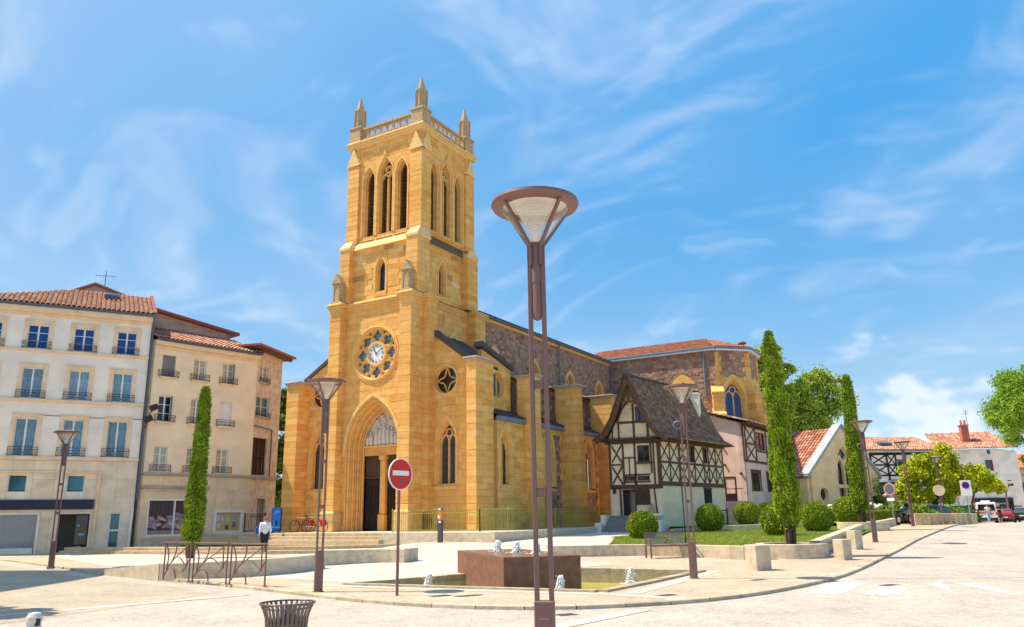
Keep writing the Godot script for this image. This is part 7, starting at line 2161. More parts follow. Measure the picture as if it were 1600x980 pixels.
func build_landscape() -> void:
	low_wall("low_wall", "curved pale concrete bench wall behind the iron barriers", [Vector2(-10.95, -25.45), Vector2(-9.8, -25.2), Vector2(-8.2, -25.55), Vector2(-7.0, -26.6), Vector2(-6.5, -28.2)], 0.4, 0.5, [0.45, 0.5, 0.54, 0.56])
	var wd = MB.new()
	wd.tri(V(-16.2, -0.05, -30.1), V(-10.97, -0.2, -25.46), V(-10.97, 0.45, -25.46)); wd.tri(V(-16.2, -0.05, -30.1), V(-10.97, 0.45, -25.46), V(-10.6, 0.45, -25.95)); wd.tri(V(-16.2, -0.05, -30.1), V(-10.6, 0.45, -25.95), V(-10.6, -0.2, -25.95))
	single("ramp_wall", wd, M.concrete, "wedge of concrete ramp wall running down to the square", "wall")
	low_wall("low_wall", "short pale concrete wall block stepping back near the no entry sign", [Vector2(-6.9, -29.3), Vector2(-5.2, -29.6), Vector2(-3.95, -29.2)], 0.6, 1.0, [0.62])
	low_wall("low_wall", "long concrete planter wall behind the bench", [Vector2(1.2, -30.3), Vector2(2.3, -30.5), Vector2(4.6, -30.45), Vector2(6.4, -29.5), Vector2(7.7, -28.2), Vector2(8.65, -28.1)], 0.45, 0.34, [0.6, 0.6, 0.58, 0.57])
	low_wall("low_wall", "straight sloping concrete wall between the lawn and the road pavement", [Vector2(10.9, -29.5), Vector2(14.5, -36.2), Vector2(18.6, -43.8)], 0.8, 0.4, [0.66, 0.82, 0.98])
	low_wall("low_wall", "low concrete edging wall at the plaza side of the lawn", [Vector2(4.6, -40.5), Vector2(3.9, -35.5), Vector2(3.2, -31.1)], 0.8, 0.28, [0.62, 0.58])
	low_wall("low_wall", "low concrete wall behind the lawn below the timber house", [Vector2(9.0, -47.0), Vector2(11.2, -48.0), Vector2(14.6, -48.6), Vector2(19.5, -51.6)], 0.8, 0.3, [0.82, 0.95, 1.0, 1.05])
	# round cypress planters
	for q in [[9.75, -29.25, 1.22, 0.6, "round concrete planter holding the tall cypress by the lawn"], [19.3, -45.6, 1.35, 1.05, "round concrete planter holding the cypress before the ochre hall"]]:
		var pl = thing("round_planter", q[4], "planter", V(q[0], 0, q[1]), 0.0, "round cypress planters")
		var mb = MB.new(); var y0: float = gh(q[0], q[1]) - 0.2
		mb.lathe([Vector2(q[2], y0), Vector2(q[2], q[3] - 0.02), Vector2(q[2] - 0.02, q[3]), Vector2(q[2] - 0.26, q[3]), Vector2(q[2] - 0.26, q[3] - 0.15)], 36, true); part(pl, "planter_wall", mb, M.concrete)
		var so = MB.new(); so.lathe([Vector2(q[2] - 0.25, q[3] - 0.1), Vector2(0.5, q[3] - 0.04), Vector2(0.0, q[3] - 0.02)], 24); part(pl, "soil", so, M.soil)
	low_wall("low_wall", "low concrete wall running on past the far cypress planter", [Vector2(20.5, -46.4), Vector2(24.2, -52.5), Vector2(25.6, -55.0)], 0.8, 0.4, [1.05, 1.15])
	# lawn
	var lp = PackedVector2Array([Vector2(3.45, -30.8), Vector2(4.6, -30.85), Vector2(6.5, -29.9), Vector2(7.9, -28.6), Vector2(8.7, -28.6), Vector2(9.75, -29.3), Vector2(11.2, -29.8), Vector2(14.9, -36.5), Vector2(19.2, -44.3), Vector2(22.5, -49.5), Vector2(19.4, -51.4), Vector2(14.6, -48.4), Vector2(11.2, -47.8), Vector2(9.0, -46.9), Vector2(4.75, -40.5), Vector2(4.1, -35.5)])
	var lw = structure("lawn", sheet(lp, lawn_h, 1.5), M.lawn, "clipped green lawn in the raised bed")
	var tp = PackedVector2Array([Vector2(9.1, -47.3), Vector2(11.2, -48.2), Vector2(14.6, -48.8), Vector2(19.5, -51.8), Vector2(24, -55), Vector2(33, -62), Vector2(33, -72), Vector2(12, -72)])
	structure("terrace", sheet(tp, func(x, z): return 0.93, 3.0), M.lawn, "grassed terrace before the pink house and the hall")
	# blades over the lawn
	var bm = MB.new()
	for k in 5:
		var a = rng.randf() * TAU; var r = V(cos(a), 0, sin(a)) * rng.randf_range(0.0, 0.05); var s = V(-sin(a), 0, cos(a)) * 0.006
		var tip = r * 1.6 + V(0, rng.randf_range(0.03, 0.055), 0)
		bm.col = Color(1, 1, 1); bm.tri(r - s, r + s, tip)
	var mm = MultiMesh.new(); mm.transform_format = MultiMesh.TRANSFORM_3D; mm.use_colors = true; mm.mesh = bm.mesh()
	var spots = []
	while spots.size() < 26000:
		var x = rng.randf_range(3.4, 22.5); var z = rng.randf_range(-51.4, -28.6)
		if Geometry2D.is_point_in_polygon(Vector2(x, z), lp): spots.append(Vector2(x, z))
	mm.instance_count = spots.size()
	for i in spots.size():
		var p: Vector2 = spots[i]
		mm.set_instance_transform(i, Transform3D(Basis(Vector3.UP, rng.randf() * TAU).scaled(Vector3.ONE * rng.randf_range(0.8, 1.5)), V(p.x, lawn_h(p.x, p.y), p.y)))
		var g = rng.randf()
		mm.set_instance_color(i, Color(0.22, 0.29, 0.04).lerp(Color(0.42, 0.43, 0.08), g * g))
	var gi = MultiMeshInstance3D.new(); gi.multimesh = mm; gi.material_override = M.blade
	put(gi, "grass", self); gi.set_meta("kind", "stuff"); gi.set_meta("label", "short mown grass blades of the lawn"); gi.set_meta("category", "grass")

func build_railings() -> void:
	var pm = MB.new()
	pm.tube([V(0, 0, 0), V(0, 1.02, 0)], 0.012, 5)
	pm.lathe([Vector2(0.012, 1.02), Vector2(0.026, 1.06), Vector2(0.0, 1.16)], 5)
	var picket = pm.mesh()
	for q in [["railing", "greenish gold iron railing of spear pickets on the forecourt wall", [uv(0.2, -1.6), uv(5.8, -1.6), uv(5.9, 17.5)], M.rail_green], ["railing", "dark iron railing of spear pickets left of the church front", [uv(-12.4, -0.6), uv(-10.6, -0.6)], M.iron]]:
		var rl = thing(q[0], q[1], "railing", Vector3.ZERO, 0.0, "church railings")
		var pts: Array = q[2]
		for i in pts.size() - 1:
			var a: Vector2 = pts[i]; var b: Vector2 = pts[i + 1]
			var L = a.distance_to(b); var n = int(L / 0.135)
			for k in n:
				var p = a.lerp(b, (k + 0.5) / n)
				var o = part(rl, "picket", picket, q[3]); o.position = V(p.x, 0.97, p.y); o.rotation.z = rng.randf_range(-0.012, 0.012)
			for y in [1.05, 1.9]:
				var mb = MB.new(); mb.bar(V(a.x, y, a.y), V(b.x, y, b.y), 0.03, 0.035); part(rl, "rail", mb, q[3])
			var m = maxi(1, int(L / 2.4))
			for k in m + 1:
				var p = a.lerp(b, float(k) / m)
				var mb = MB.new(); mb.t = Transform3D(Basis.IDENTITY, V(p.x, 0.94, p.y)); mb.cbx(V(-0.03, 0, -0.03), V(0.03, 1.1, 0.03), 0.006); mb.lathe([Vector2(0.03, 1.1), Vector2(0.045, 1.15), Vector2(0.0, 1.24)], 6); part(rl, "post", mb, q[3])

# ---------------------------------------------------------------- street lamps
func make_lamp(label: String, at: Vector3, turn: float) -> Node3D:
	var L = thing("street_lamp", label, "street lamp", at, turn, "twin post funnel street lamps")
	var ft = MB.new()
	ft.cbx(V(-0.1, 0, -0.055), V(0.1, 0.96, 0.055), 0.01); part(L, "foot", ft, M.lamp_brown)
	var ad = MB.new(); ad.cbx(V(-0.06, 0.35, 0.052), V(0.06, 0.8, 0.06), 0.004); part(L, "access_door", ad, M.lamp_brown)
	for q in [[-0.045, 0.38], [0.045, 0.77], [0.0, 0.93]]:
		var bt = MB.new(); bt.t = Transform3D(Basis(V(1, 0, 0), PI / 2), V(q[0], q[1], 0.06)); bt.lathe([Vector2(0.012, -0.01), Vector2(0.01, 0.008), Vector2(0.0, 0.01)], 8); part(L, "bolt", bt, M.lamp_brown)
	var bp = MB.new(); bp.cbx(V(-0.13, -0.05, -0.09), V(0.13, 0.02, 0.09), 0.01); part(L, "base_plate", bp, M.lamp_brown)
	for s in [-1, 1]:
		var pm = MB.new(); pm.cbx(V(s * 0.072 - 0.024, 0.94, -0.03), V(s * 0.072 + 0.024, 4.66, 0.03), 0.006); part(L, "post", pm, M.lamp_brown)
	for y in [1.95, 3.05]:
		var br = MB.new(); br.cbx(V(-0.05, y, -0.02), V(0.05, y + 0.09, 0.02), 0.006); part(L, "tie_plate", br, M.lamp_brown)
	var nk = MB.new(); nk.lathe([Vector2(0.0, 3.78), Vector2(0.04, 3.8), Vector2(0.052, 3.86), Vector2(0.052, 4.2), Vector2(0.058, 4.2), Vector2(0.058, 4.36), Vector2(0.052, 4.36), Vector2(0.052, 4.66), Vector2(0.0, 4.66)], 14); part(L, "neck", nk, M.lamp_brown)
	var rim = MB.new(); rim.lathe([Vector2(0.37, 5.05), Vector2(0.47, 5.07), Vector2(0.485, 5.1), Vector2(0.48, 5.13), Vector2(0.36, 5.14), Vector2(0.36, 5.06), Vector2(0.37, 5.05)], 40)
	part(L, "rim", rim, M.lamp_brown)
	var lid = MB.new(); lid.lathe([Vector2(0.47, 5.135), Vector2(0.2, 5.17), Vector2(0.0, 5.18)], 32); part(L, "lid", lid, M.lamp_white)
	var un = MB.new(); un.lathe([Vector2(0.37, 5.11), Vector2(0.0, 5.12)], 32); part(L, "reflector", un, M.lamp_white)
	var gl = MB.new(); gl.lathe([Vector2(0.085, 4.66), Vector2(0.375, 5.06)], 32); part(L, "glass_cone", gl, M.lamp_glass)
	var pr = MB.new()
	for k in 8:
		var r = 0.07 + k * 0.016
		pr.lathe([Vector2(r, 4.83 + k * 0.028), Vector2(r + 0.022, 4.838 + k * 0.028), Vector2(r + 0.016, 4.858 + k * 0.028)], 20)
	part(L, "prism_rings", pr, M.lamp_prism)
	var bl = MB.new(); bl.lathe([Vector2(0.0, 4.66), Vector2(0.06, 4.66), Vector2(0.06, 4.78), Vector2(0.045, 4.8), Vector2(0.045, 4.95), Vector2(0.0, 5.0)], 14); part(L, "bulb_holder", bl, M.lamp_white)
	for k in 4:
		var a = TAU * k / 4 + PI / 4
		var d = V(cos(a), 0, sin(a))
		var st = MB.new()
		st.bar(d * 0.07 + V(0, 4.4, 0), d * 0.075 + V(0, 4.62, 0), 0.03, 0.03, d.cross(Vector3.UP)); st.bar(d * 0.075 + V(0, 4.61, 0), d * 0.42 + V(0, 5.06, 0), 0.034, 0.03, d.cross(Vector3.UP))
		part(L, "strut", st, M.lamp_brown)
	return L

func build_lamps() -> void:
	var grp = "twin post funnel street lamps"
	var l0 = make_lamp("tall brown street lamp rising before the fountain and the nave", V(0.272, road_h(0.26, -8.0), -8.22), -0.12)
	var spots = [
		["brown street lamp standing between the litter bin and the no entry sign", -4.78, -20.1, 0.5, 0.0],
		["brown street lamp on the pool corner in front of the bench", 4.7, -22.04, -0.3, 0.0],
		["brown street lamp on the road pavement beside the two stone cubes", 15.3, -35.1, -0.2, 0.0],
		["brown street lamp in front of the navy shop fascia", -17.7, -31.5, 0.3, 0.0],
		["brown street lamp behind the stone bollard row in front of the young tree", 24.3, -50.2, 0.0, 0.0],
		["brown street lamp among the leaves behind the round mirror", 32.45, -62.0, 0.0, -0.2],
		["brown street lamp half hidden in the foliage by the green bin", 45.1, -83.0, 0.1, 0.0],
		["brown street lamp in front of the white house shop front", 54.3, -96.5, 0.1, -0.1]]
	for s in spots:
		var z: float = s[2]; var x: float = s[1]
		var o = copy_of(l0, "street_lamp", s[0], V(x, gh(x, z) + s[4], z), s[3], grp)
		if z == -22.04 or z == -35.1:
			var cb = MB.new(); cb.tube([V(-0.15, 0.9, 0.02), V(-0.16, 2.5, 0.02), V(-0.14, 4.0, 0.02)], 0.018, 6); part(o, "cable", cb, M.iron)
			var rg = MB.new(); rg.t = Transform3D(Basis(V(1, 0, 0), PI / 2), V(-0.16, 4.05, 0.05)); rg.lathe([Vector2(0.1, -0.03), Vector2(0.13, 0.0), Vector2(0.1, 0.03), Vector2(0.085, 0.0), Vector2(0.1, -0.03)], 16); part(o, "cable_coil", rg, M.lead)
	var y = thing("forked_lamp", "slim forked lamp post before the grey wall of the white house", "street lamp", V(54.6, 0.2, -90.5), 0.0)
	var p = MB.new(); p.tube([V(0, 0, 0), V(0, 3.1, 0)], [0.12, 0.09], 8); part(y, "post", p, M.lamp_brown)
	for s in [-1, 1]:
		var a = MB.new(); a.tube([V(0, 3.0, 0), V(s * 0.25, 3.5, 0), V(s * 0.5, 3.95, 0)], 0.06, 6); part(y, "arm", a, M.lamp_brown)
	for k in [-1, 1]:
		var h = MB.new(); h.cbx(V(k * 0.5 - 0.25, 3.92, -0.12), V(k * 0.5 + 0.25, 4.02, 0.12), 0.02); part(y, "lamp_head", h, M.lamp_brown)

# ---------------------------------------------------------------- fountain
func build_fountain() -> void:
	var f = thing("fountain", "rust brown corten steel fountain block standing in the pool", "fountain")
	var A = Vector2(-1.79, -25.33); var B = Vector2(-0.31, -20.61); var C = Vector2(1.64, -21.1); var D = Vector2(0.16, -25.8)
	var mb = MB.new(); slab(mb, PackedVector2Array([A, B, C, D]), -0.32, 0.68); part(f, "steel_body", mb, M.corten)
	# upper lip of the block, a seam proud of the sides
	var lip = MB.new()
	var cc = (A + C) * 0.5
	var o = []
	for p in [A, B, C, D]: o.append(cc + (p - cc) * 1.004)
	slab(lip, PackedVector2Array(o), 0.6, 0.7); part(f, "rim_plate", lip, M.corten)
	var wt = MB.new()
	var q = []
	for p in [A, B, C, D]: q.append(cc + (p - cc) * 0.96)
	var y = 0.706
	wt._face(V(q[0].x, y, q[0].y), V(q[1].x, y, q[1].y), V(q[2].x, y, q[2].y), V(q[3].x, y, q[3].y), V(cc.x, -5, cc.y)); part(f, "water_film", wt, M.water)
	var jets = [[-0.55, 0.7, -24.3, 0.3, "on the steel block on its church end"], [-0.0, 0.7, -23.3, 0.27, "in the middle of the steel block"], [0.55, 0.7, -22.5, 0.27, "on the steel block on its road end"], [-2.35, -0.1, -22.15, 0.34, "in the pool left of the steel block"], [1.05, -0.1, -20.35, 0.36, "in the pool before the steel block"], [3.05, -0.1, -22.3, 0.4, "in the pool near the lamp"]]
	for j in jets:
		var w = MB.new()
		var r = RandomNumberGenerator.new(); r.seed = int(j[0] * 100) + 900
		var h: float = j[3]
		for k in 420:
			var hf = pow(r.randf(), 0.8)
			var a = r.randf() * TAU; var rr = 0.11 * sqrt(r.randf()) * (1.0 - 0.55 * hf * hf) + (0.03 if hf < 0.15 else 0.0)
			w.ball(V(cos(a) * rr + 0.03 * hf, hf * h, sin(a) * rr), Vector3.ONE * r.randf_range(0.009, 0.026), 6, 4)
		for k in 24:
			var a = r.randf() * TAU; var hf = r.randf()
			w.ball(V(cos(a) * (0.08 + hf * 0.1), h * (0.9 - hf * 0.5) + r.randf_range(0, 0.08), sin(a) * (0.08 + hf * 0.1)), Vector3.ONE * r.randf_range(0.006, 0.014), 5, 4)
		for k in 30:
			var a = r.randf() * TAU; var rr = r.randf_range(0.1, 0.3)
			w.ball(V(cos(a) * rr, 0.005, sin(a) * rr), V(r.randf_range(0.015, 0.04), 0.006, r.randf_range(0.015, 0.04)), 5, 4)
		single("water_jet", w, M.foam, "white bubbling water jet " + j[4], "water jet", "bubbling fountain jets", V(j[0], j[1], j[2]))

# ---------------------------------------------------------------- small street furniture
func build_furniture() -> void:
	# litter bin of flared slats
	var bp = V(-2.12, road_h(-2.2, -7.7) + 0.08, -7.75)
	var bn = thing("litter_bin", "round grey brown litter bin of flared metal slats", "litter bin", bp)
	bn.scale = V(0.94, 1.0, 0.94)
	var sl = MB.new()
	var prof = [[0.17, 0.02], [0.19, 0.35], [0.195, 0.7], [0.205, 0.82], [0.235, 0.9], [0.262, 0.945]]
	for i in prof.size() - 1: sl.bar(V(prof[i][0], prof[i][1], 0), V(prof[i + 1][0], prof[i + 1][1] + 0.004, 0), 0.007, 0.026, V(0, 0, 1))
	var sm = sl.mesh()
	for k in 30:
		var s = part(bn, "slat", sm, M.bin_metal); s.rotation.y = TAU * k / 30
	for q in [[0.2, 0.72, 0.05], [0.185, 0.1, 0.03]]:
		var r = MB.new(); r.lathe([Vector2(q[0] - 0.012, q[1]), Vector2(q[0] - 0.004, q[1]), Vector2(q[0] - 0.004, q[1] + q[2]), Vector2(q[0] - 0.012, q[1] + q[2])], 36); part(bn, "hoop", r, M.bin_metal)
	for q in [[0.262, 0.945], [0.236, 0.905]]:
		var pts = []
		for k in 37: pts.append(V(cos(TAU * k / 36) * q[0], q[1], sin(TAU * k / 36) * q[0]))
		var t = MB.new(); t.tube(pts, 0.009, 6, false); part(bn, "rim", t, M.bin_metal)
	var li = MB.new(); li.lathe([Vector2(0.15, 0.05), Vector2(0.165, 0.62), Vector2(0.16, 0.62), Vector2(0.145, 0.06), Vector2(0.0, 0.06)], 24); part(bn, "liner", li, M.iron)
	# white bollard
	var wb = thing("bollard", "slim white bollard with rounded cap and dark reflector band", "bollard", V(-3.56, road_h(-3.8, -6.3) + 0.13, -6.2))
	var bo = MB.new(); bo.lathe([Vector2(0.05, 0), Vector2(0.05, 0.86), Vector2(0.058, 0.87), Vector2(0.058, 0.9), Vector2(0.05, 0.91), Vector2(0.05, 0.93), Vector2(0.056, 0.94), Vector2(0.054, 0.975), Vector2(0.04, 1.0), Vector2(0.0, 1.01)], 20); part(wb, "shaft", bo, M.ceramic)
	var bd = MB.new(); bd.bx(V(0.03, 0.915, 0.012), V(0.055, 0.965, 0.04)); part(wb, "reflector", bd, M.iron)
	# no entry sign
	var sg = thing("no_entry_sign", "round red no entry sign with white bar on a brown pole", "road sign", V(-2.69, 0, -18.8), deg_to_rad(50))
	var po = MB.new(); po.tube([V(0, -0.05, 0), V(0, 2.95, 0)], 0.035, 10); part(sg, "pole", po, M.lamp_brown)
	var ds = MB.new(); ds.t = Transform3D(Basis.IDENTITY, V(0, 2.68, 0.05)); ds.prism(circle(0, 0, 0.365, 40), -0.025, 0.0, true); var dn = part(sg, "sign_plate", ds, M.white_paint)
	var rd = MB.new(); rd.t = Transform3D(Basis.IDENTITY, V(0, 2.68, 0.05)); rd.prism(circle(0, 0, 0.34, 40), 0.0, 0.004); part(dn, "red_face", rd, M.sign_red)
	var br = MB.new(); br.t = Transform3D(Basis.IDENTITY, V(0, 2.68, 0.05)); br.prism(rect(-0.25, -0.03, 0.25, 0.08), 0.004, 0.008); part(dn, "white_bar", br, M.white_paint)
	var stk = MB.new(); stk.t = Transform3D(Basis.IDENTITY, V(0, 2.68, 0.05)); stk.prism(circle(0.0, -0.16, 0.055, 14), 0.004, 0.008); part(dn, "sticker", stk, M.lead)
	# information post by the retaining wall
	var ip = uv(4.9, -3.75)
	var inf = thing("information_post", "slim dark grey information post with orange band before the forecourt wall", "post", V(ip.x, 0.42, ip.y), -CA)
	var ib = MB.new(); ib.cbx(V(-0.13, 0, -0.06), V(0.13, 1.15, 0.06), 0.01); part(inf, "shaft", ib, M.slate_plain)
	var io = MB.new(); io.col = lin(206, 124, 62); io.cbx(V(-0.13, 1.152, -0.06), V(0.13, 1.58, 0.06), 0.01); part(inf, "orange_band", io, M.plain)
	var it = MB.new(); it.cbx(V(-0.13, 1.582, -0.06), V(0.13, 1.72, 0.06), 0.01); part(inf, "cap", it, M.lead)
	for q in [[-0.06, 1.28, 0.05, 0.08], [0.0, 1.05, 0.07, 0.05], [-0.02, 1.65, 0.08, 0.035]]:
		var s = MB.new(); s.bx(V(q[0] - q[2], q[1] - q[3], 0.06), V(q[0] + q[2], q[1] + q[3], 0.064)); part(inf, "label", s, M.white_paint)
	# ornamental barriers
	var starts = [[Vector2(-10.7, -25.15), Vector2(-9.55, -24.25)], [Vector2(-9.4, -24.1), Vector2(-8.0, -22.95)], [Vector2(-7.85, -22.75), Vector2(-6.55, -21.7)]]
	var lbs = ["wrought iron barrier of curling bars with the cypress behind it", "wrought iron barrier of curling bars between the two others", "wrought iron barrier of curling bars with a bent foot bar"]
	for i in 3:
		var a: Vector2 = starts[i][0]; var b: Vector2 = starts[i][1]
		var W = a.distance_to(b)
		var g = thing("barrier", lbs[i], "barrier", V(a.x, gh(a.x, a.y), a.y), -atan2(b.y - a.y, b.x - a.x), "wrought iron barriers")
		var tr = MB.new(); tr.cbx(V(0, 1.06, -0.03), V(W, 1.1, 0.03), 0.008); part(g, "top_rail", tr, M.lamp_brown)
		for x in [0.02, W - 0.02]:
			var p = MB.new(); p.cbx(V(x - 0.018, 0, -0.018), V(x + 0.018, 1.06, 0.018), 0.004); p.cbx(V(x - 0.05, 0, -0.05), V(x + 0.05, 0.012, 0.05), 0.003); part(g, "post", p, M.lamp_brown)
		var curves = [
			[Vector2(0.05, 0.12), Vector2(0.2, 0.42), Vector2(0.45, 0.66), Vector2(0.72, 0.86), Vector2(0.93, 1.06)],
			[Vector2(0.03, 1.05), Vector2(0.13, 0.85), Vector2(0.16, 0.6), Vector2(0.12, 0.3)],
			[Vector2(0.44, 1.06), Vector2(0.45, 0.9), Vector2(0.4, 0.7), Vector2(0.27, 0.5)],
			[Vector2(0.05, 0.14), Vector2(0.2, 0.33), Vector2(0.36, 0.34), Vector2(0.52, 0.24), Vector2(0.7, 0.25), Vector2(0.86, 0.42), Vector2(0.96, 0.62)],
			[Vector2(0.36, 0.34), Vector2(0.46, 0.2), Vector2(0.48, 0.04)],
			[Vector2(0.46, 0.66), Vector2(0.62, 0.64), Vector2(0.76, 0.5), Vector2(0.9, 0.42)],
			[Vector2(0.87, 1.06), Vector2(0.87, 0.7), Vector2(0.88, 0.4)]]
		for c in curves:
			var cv = Curve3D.new()
			for k in c.size():
				var p0: Vector2 = c[maxi(k - 1, 0)]; var p1: Vector2 = c[mini(k + 1, c.size() - 1)]
				var tg = V((p1.x - p0.x) * W, p1.y - p0.y, 0) / 6.0
				cv.add_point(V(c[k].x * W, c[k].y, 0), -tg, tg)
			var pts = []
			for k in 13: pts.append(cv.sample_baked(cv.get_baked_length() * k / 12.0))
			var mb = MB.new()
			for k in 12: mb.bar(pts[k], pts[k + 1], 0.014, 0.036, V(0, 0, 1))
			part(g, "curled_bar", mb, M.lamp_brown)
		if i == 2:
			var fb = MB.new(); fb.bar(V(W, 0.1, 0), V(W + 0.3, 0.0, 0.15), 0.03, 0.03); part(g, "foot_bar", fb, M.lamp_brown)
	# bench
	var be = thing("bench", "brown metal slatted bench against the planter wall", "bench", V(5.45, gh(5.4, -29.5), -29.45), deg_to_rad(12))
	for s in [-1, 0, 1]:
		var x: float = s * 0.78
		var fr = MB.new()
		if s != 0:
			fr.bar(V(x, 0, 0.28), V(x, 0.66, 0.26), 0.05, 0.05); fr.bar(V(x, 0, -0.22), V(x, 0.46, -0.24), 0.05, 0.05)
		fr.tube([V(x, 0.62, 0.28), V(x, 0.67, 0.1), V(x, 0.64, -0.15), V(x, 0.5, -0.25)], 0.022, 6); fr.bar(V(x, 0.44, 0.28), V(x, 0.44, -0.26), 0.045, 0.05)
		part(be, "arm_frame", fr, M.lamp_brown)
	var fb2 = MB.new(); fb2.cbx(V(-0.8, 0.4, 0.24), V(0.8, 0.46, 0.29), 0.006); fb2.cbx(V(-0.8, 0.4, -0.28), V(0.8, 0.46, -0.24), 0.006); fb2.bar(V(-0.78, 0.86, -0.38), V(0.78, 0.86, -0.38), 0.03, 0.03); part(be, "seat_frame", fb2, M.lamp_brown)
	var sb = MB.new(); sb.cbx(V(-0.018, 0.445, -0.26), V(0.018, 0.465, 0.27), 0.004); var sbm = sb.mesh()
	var bb = MB.new(); bb.bar(V(0, 0.46, -0.26), V(0, 0.87, -0.38), 0.034, 0.014, V(0, 0, 1)); var bbm = bb.mesh()
	for k in 24:
		var x = -0.74 + 1.48 * k / 23.0
		if absf(x) < 0.03: continue
		var s1 = part(be, "seat_slat", sbm, M.bench_grey); s1.position.x = x
		var s2 = part(be, "back_slat", bbm, M.bench_grey); s2.position.x = x
	# stone cubes and bollard stones
	for q in [[7.15, -24.5, 0.52, 0.56, 0.72, 0.35, "large concrete cube seat by the cypress planter"], [10.9, -27.6, 0.42, 0.42, 0.66, 0.5, "concrete cube bollard at the kerb before the planter"], [13.1, -31.9, 0.42, 0.42, 0.7, 0.5, "concrete cube bollard leaning beside the lawn wall"]]:
		var mb = MB.new(); mb.cbx(V(-q[2] / 2, -0.1, -q[3] / 2), V(q[2] / 2, q[4], q[3] / 2), 0.02)
		var o = single("stone_cube", mb, M.concrete, q[6], "bollard", "concrete cubes along the kerb", V(q[0], gh(q[0], q[1]), q[1])); o.rotation.y = q[5]
		if q[1] == -31.9: o.rotation.z = -0.04
	var wid = [1.0, 0.75, 0.62, 0.95, 0.55, 0.5, 0.55, 0.6, 0.55, 0.6, 0.62, 0.6, 0.5]
	var ordi = ["first", "second", "third", "fourth", "fifth", "sixth", "seventh", "eighth", "ninth", "tenth", "eleventh", "twelfth", "thirteenth"]
	var x = 26.0; var z = -52.6
	for k in wid.size():
		var mb = MB.new(); mb.cbx(V(-wid[k] / 2, -0.2, -0.3), V(wid[k] / 2, 0.72 - k * 0.008, 0.3), 0.025)
		mb.col = jit(lin(214, 190, 156), 0.24)
		for i in mb.c.size(): mb.c[i] = mb.col
		var o = single("stone_block", mb, M.step_stone, "upright pale stone block, %s from the motorcycle in the roadside row" % ordi[k], "bollard", "upright stone blocks along the road", V(x, gh(x, z), z))
		o.rotation.y = -0.12 + rng.randf_range(-0.25, 0.25)
		x += wid[k] * 0.72 + 0.1; z -= 0.38 if k < 6 else 0.7
	# signs on the right
	var np = thing("no_parking_sign", "round blue no parking disc on a white panel beside the green bin", "road sign", V(33.3, gh(33, -60), -60), deg_to_rad(-20))
	var p1 = MB.new(); p1.tube([V(0, 0, 0), V(0, 3.1, 0)], 0.04, 8); part(np, "pole", p1, M.chrome)
	var p2 = MB.new(); p2.cbx(V(-0.36, 1.9, 0.05), V(0.36, 3.0, 0.08), 0.01); var pp = part(np, "panel", p2, M.white_paint)
	var p3 = MB.new(); p3.t = Transform3D(Basis.IDENTITY, V(0, 2.65, 0.08)); p3.prism(circle(0, 0, 0.26, 24), 0.0, 0.01); part(pp, "red_ring", p3, M.sign_red)
	var p4 = MB.new(); p4.t = Transform3D(Basis.IDENTITY, V(0, 2.65, 0.09)); p4.prism(circle(0, 0, 0.21, 24), 0.0, 0.01); part(pp, "blue_disc", p4, M.sign_blue)
	var rs = thing("round_sign", "pale round road sign seen from behind its hedge on a grey pole", "road sign", V(25.85, gh(25.8, -56), -56), deg_to_rad(-58))
	var r1 = MB.new(); r1.tube([V(0, 0, 0), V(0, 2.9, 0)], 0.045, 8); part(rs, "pole", r1, M.chrome)
	var r2 = MB.new(); r2.t = Transform3D(Basis.IDENTITY, V(0, 2.35, 0.06)); r2.prism(circle(0, 0, 0.42, 24), -0.02, 0.01, true); var rp = part(rs, "sign_plate", r2, M.faded_red)
	var r3 = MB.new(); r3.t = Transform3D(Basis.IDENTITY, V(0, 2.35, 0.07)); r3.prism(circle(0, 0, 0.33, 24), 0.0, 0.008); part(rp, "face", r3, M.lead)
	var r4 = MB.new(); r4.cbx(V(-0.28, 1.55, 0.04), V(0.28, 1.75, 0.07), 0.01); part(rs, "supplement_plate", r4, M.white_paint)
	var mr = thing("round_mirror", "round cream backed traffic mirror on a street lamp before the young tree", "mirror", V(31.6, gh(32, -61), -60.6), deg_to_rad(-15))
	var m1 = MB.new(); m1.tube([V(0, 0, 0), V(0, 2.6, 0)], 0.05, 8); part(mr, "pole", m1, M.lamp_brown)
	var m2 = MB.new(); m2.t = Transform3D(Basis.IDENTITY, V(0, 2.35, 0.08)); m2.prism(circle(0, 0, 0.4, 28), -0.05, 0.02, true); part(mr, "mirror_back", m2, M.plaster_cream)
	# blue poster board by the church
	var pbp = uv(-8.6, -1.55)
	var pb = thing("poster_board", "bright blue poster board standing left of the bicycles", "sign", V(pbp.x, 0.95, pbp.y), -0.15)
	var b1 = MB.new(); b1.cbx(V(-0.3, 0.08, -0.05), V(0.3, 1.45, 0.05), 0.01); part(pb, "frame", b1, M.iron)
	var b2 = MB.new(); b2.bx(V(-0.26, 0.14, 0.05), V(0.26, 1.4, 0.056)); var bf = part(pb, "poster", b2, M.poster_blue)
	for q in [[-0.02, 0.55, 0.1, 0.16, [40, 50, 110]], [-0.1, 0.55, 0.03, 0.16, [230, 236, 244]], [0.0, 0.32, 0.24, 0.02, [150, 214, 240]], [0.05, 1.2, 0.14, 0.03, [120, 190, 235]], [-0.08, 1.12, 0.08, 0.025, [226, 120, 140]]]:
		var s = MB.new(); s.col = lin(q[4][0], q[4][1], q[4][2]); s.bx(V(q[0] - q[2], q[1] - q[3], 0.056), V(q[0] + q[2], q[1] + q[3], 0.06)); part(bf, "print", s, M.plain)
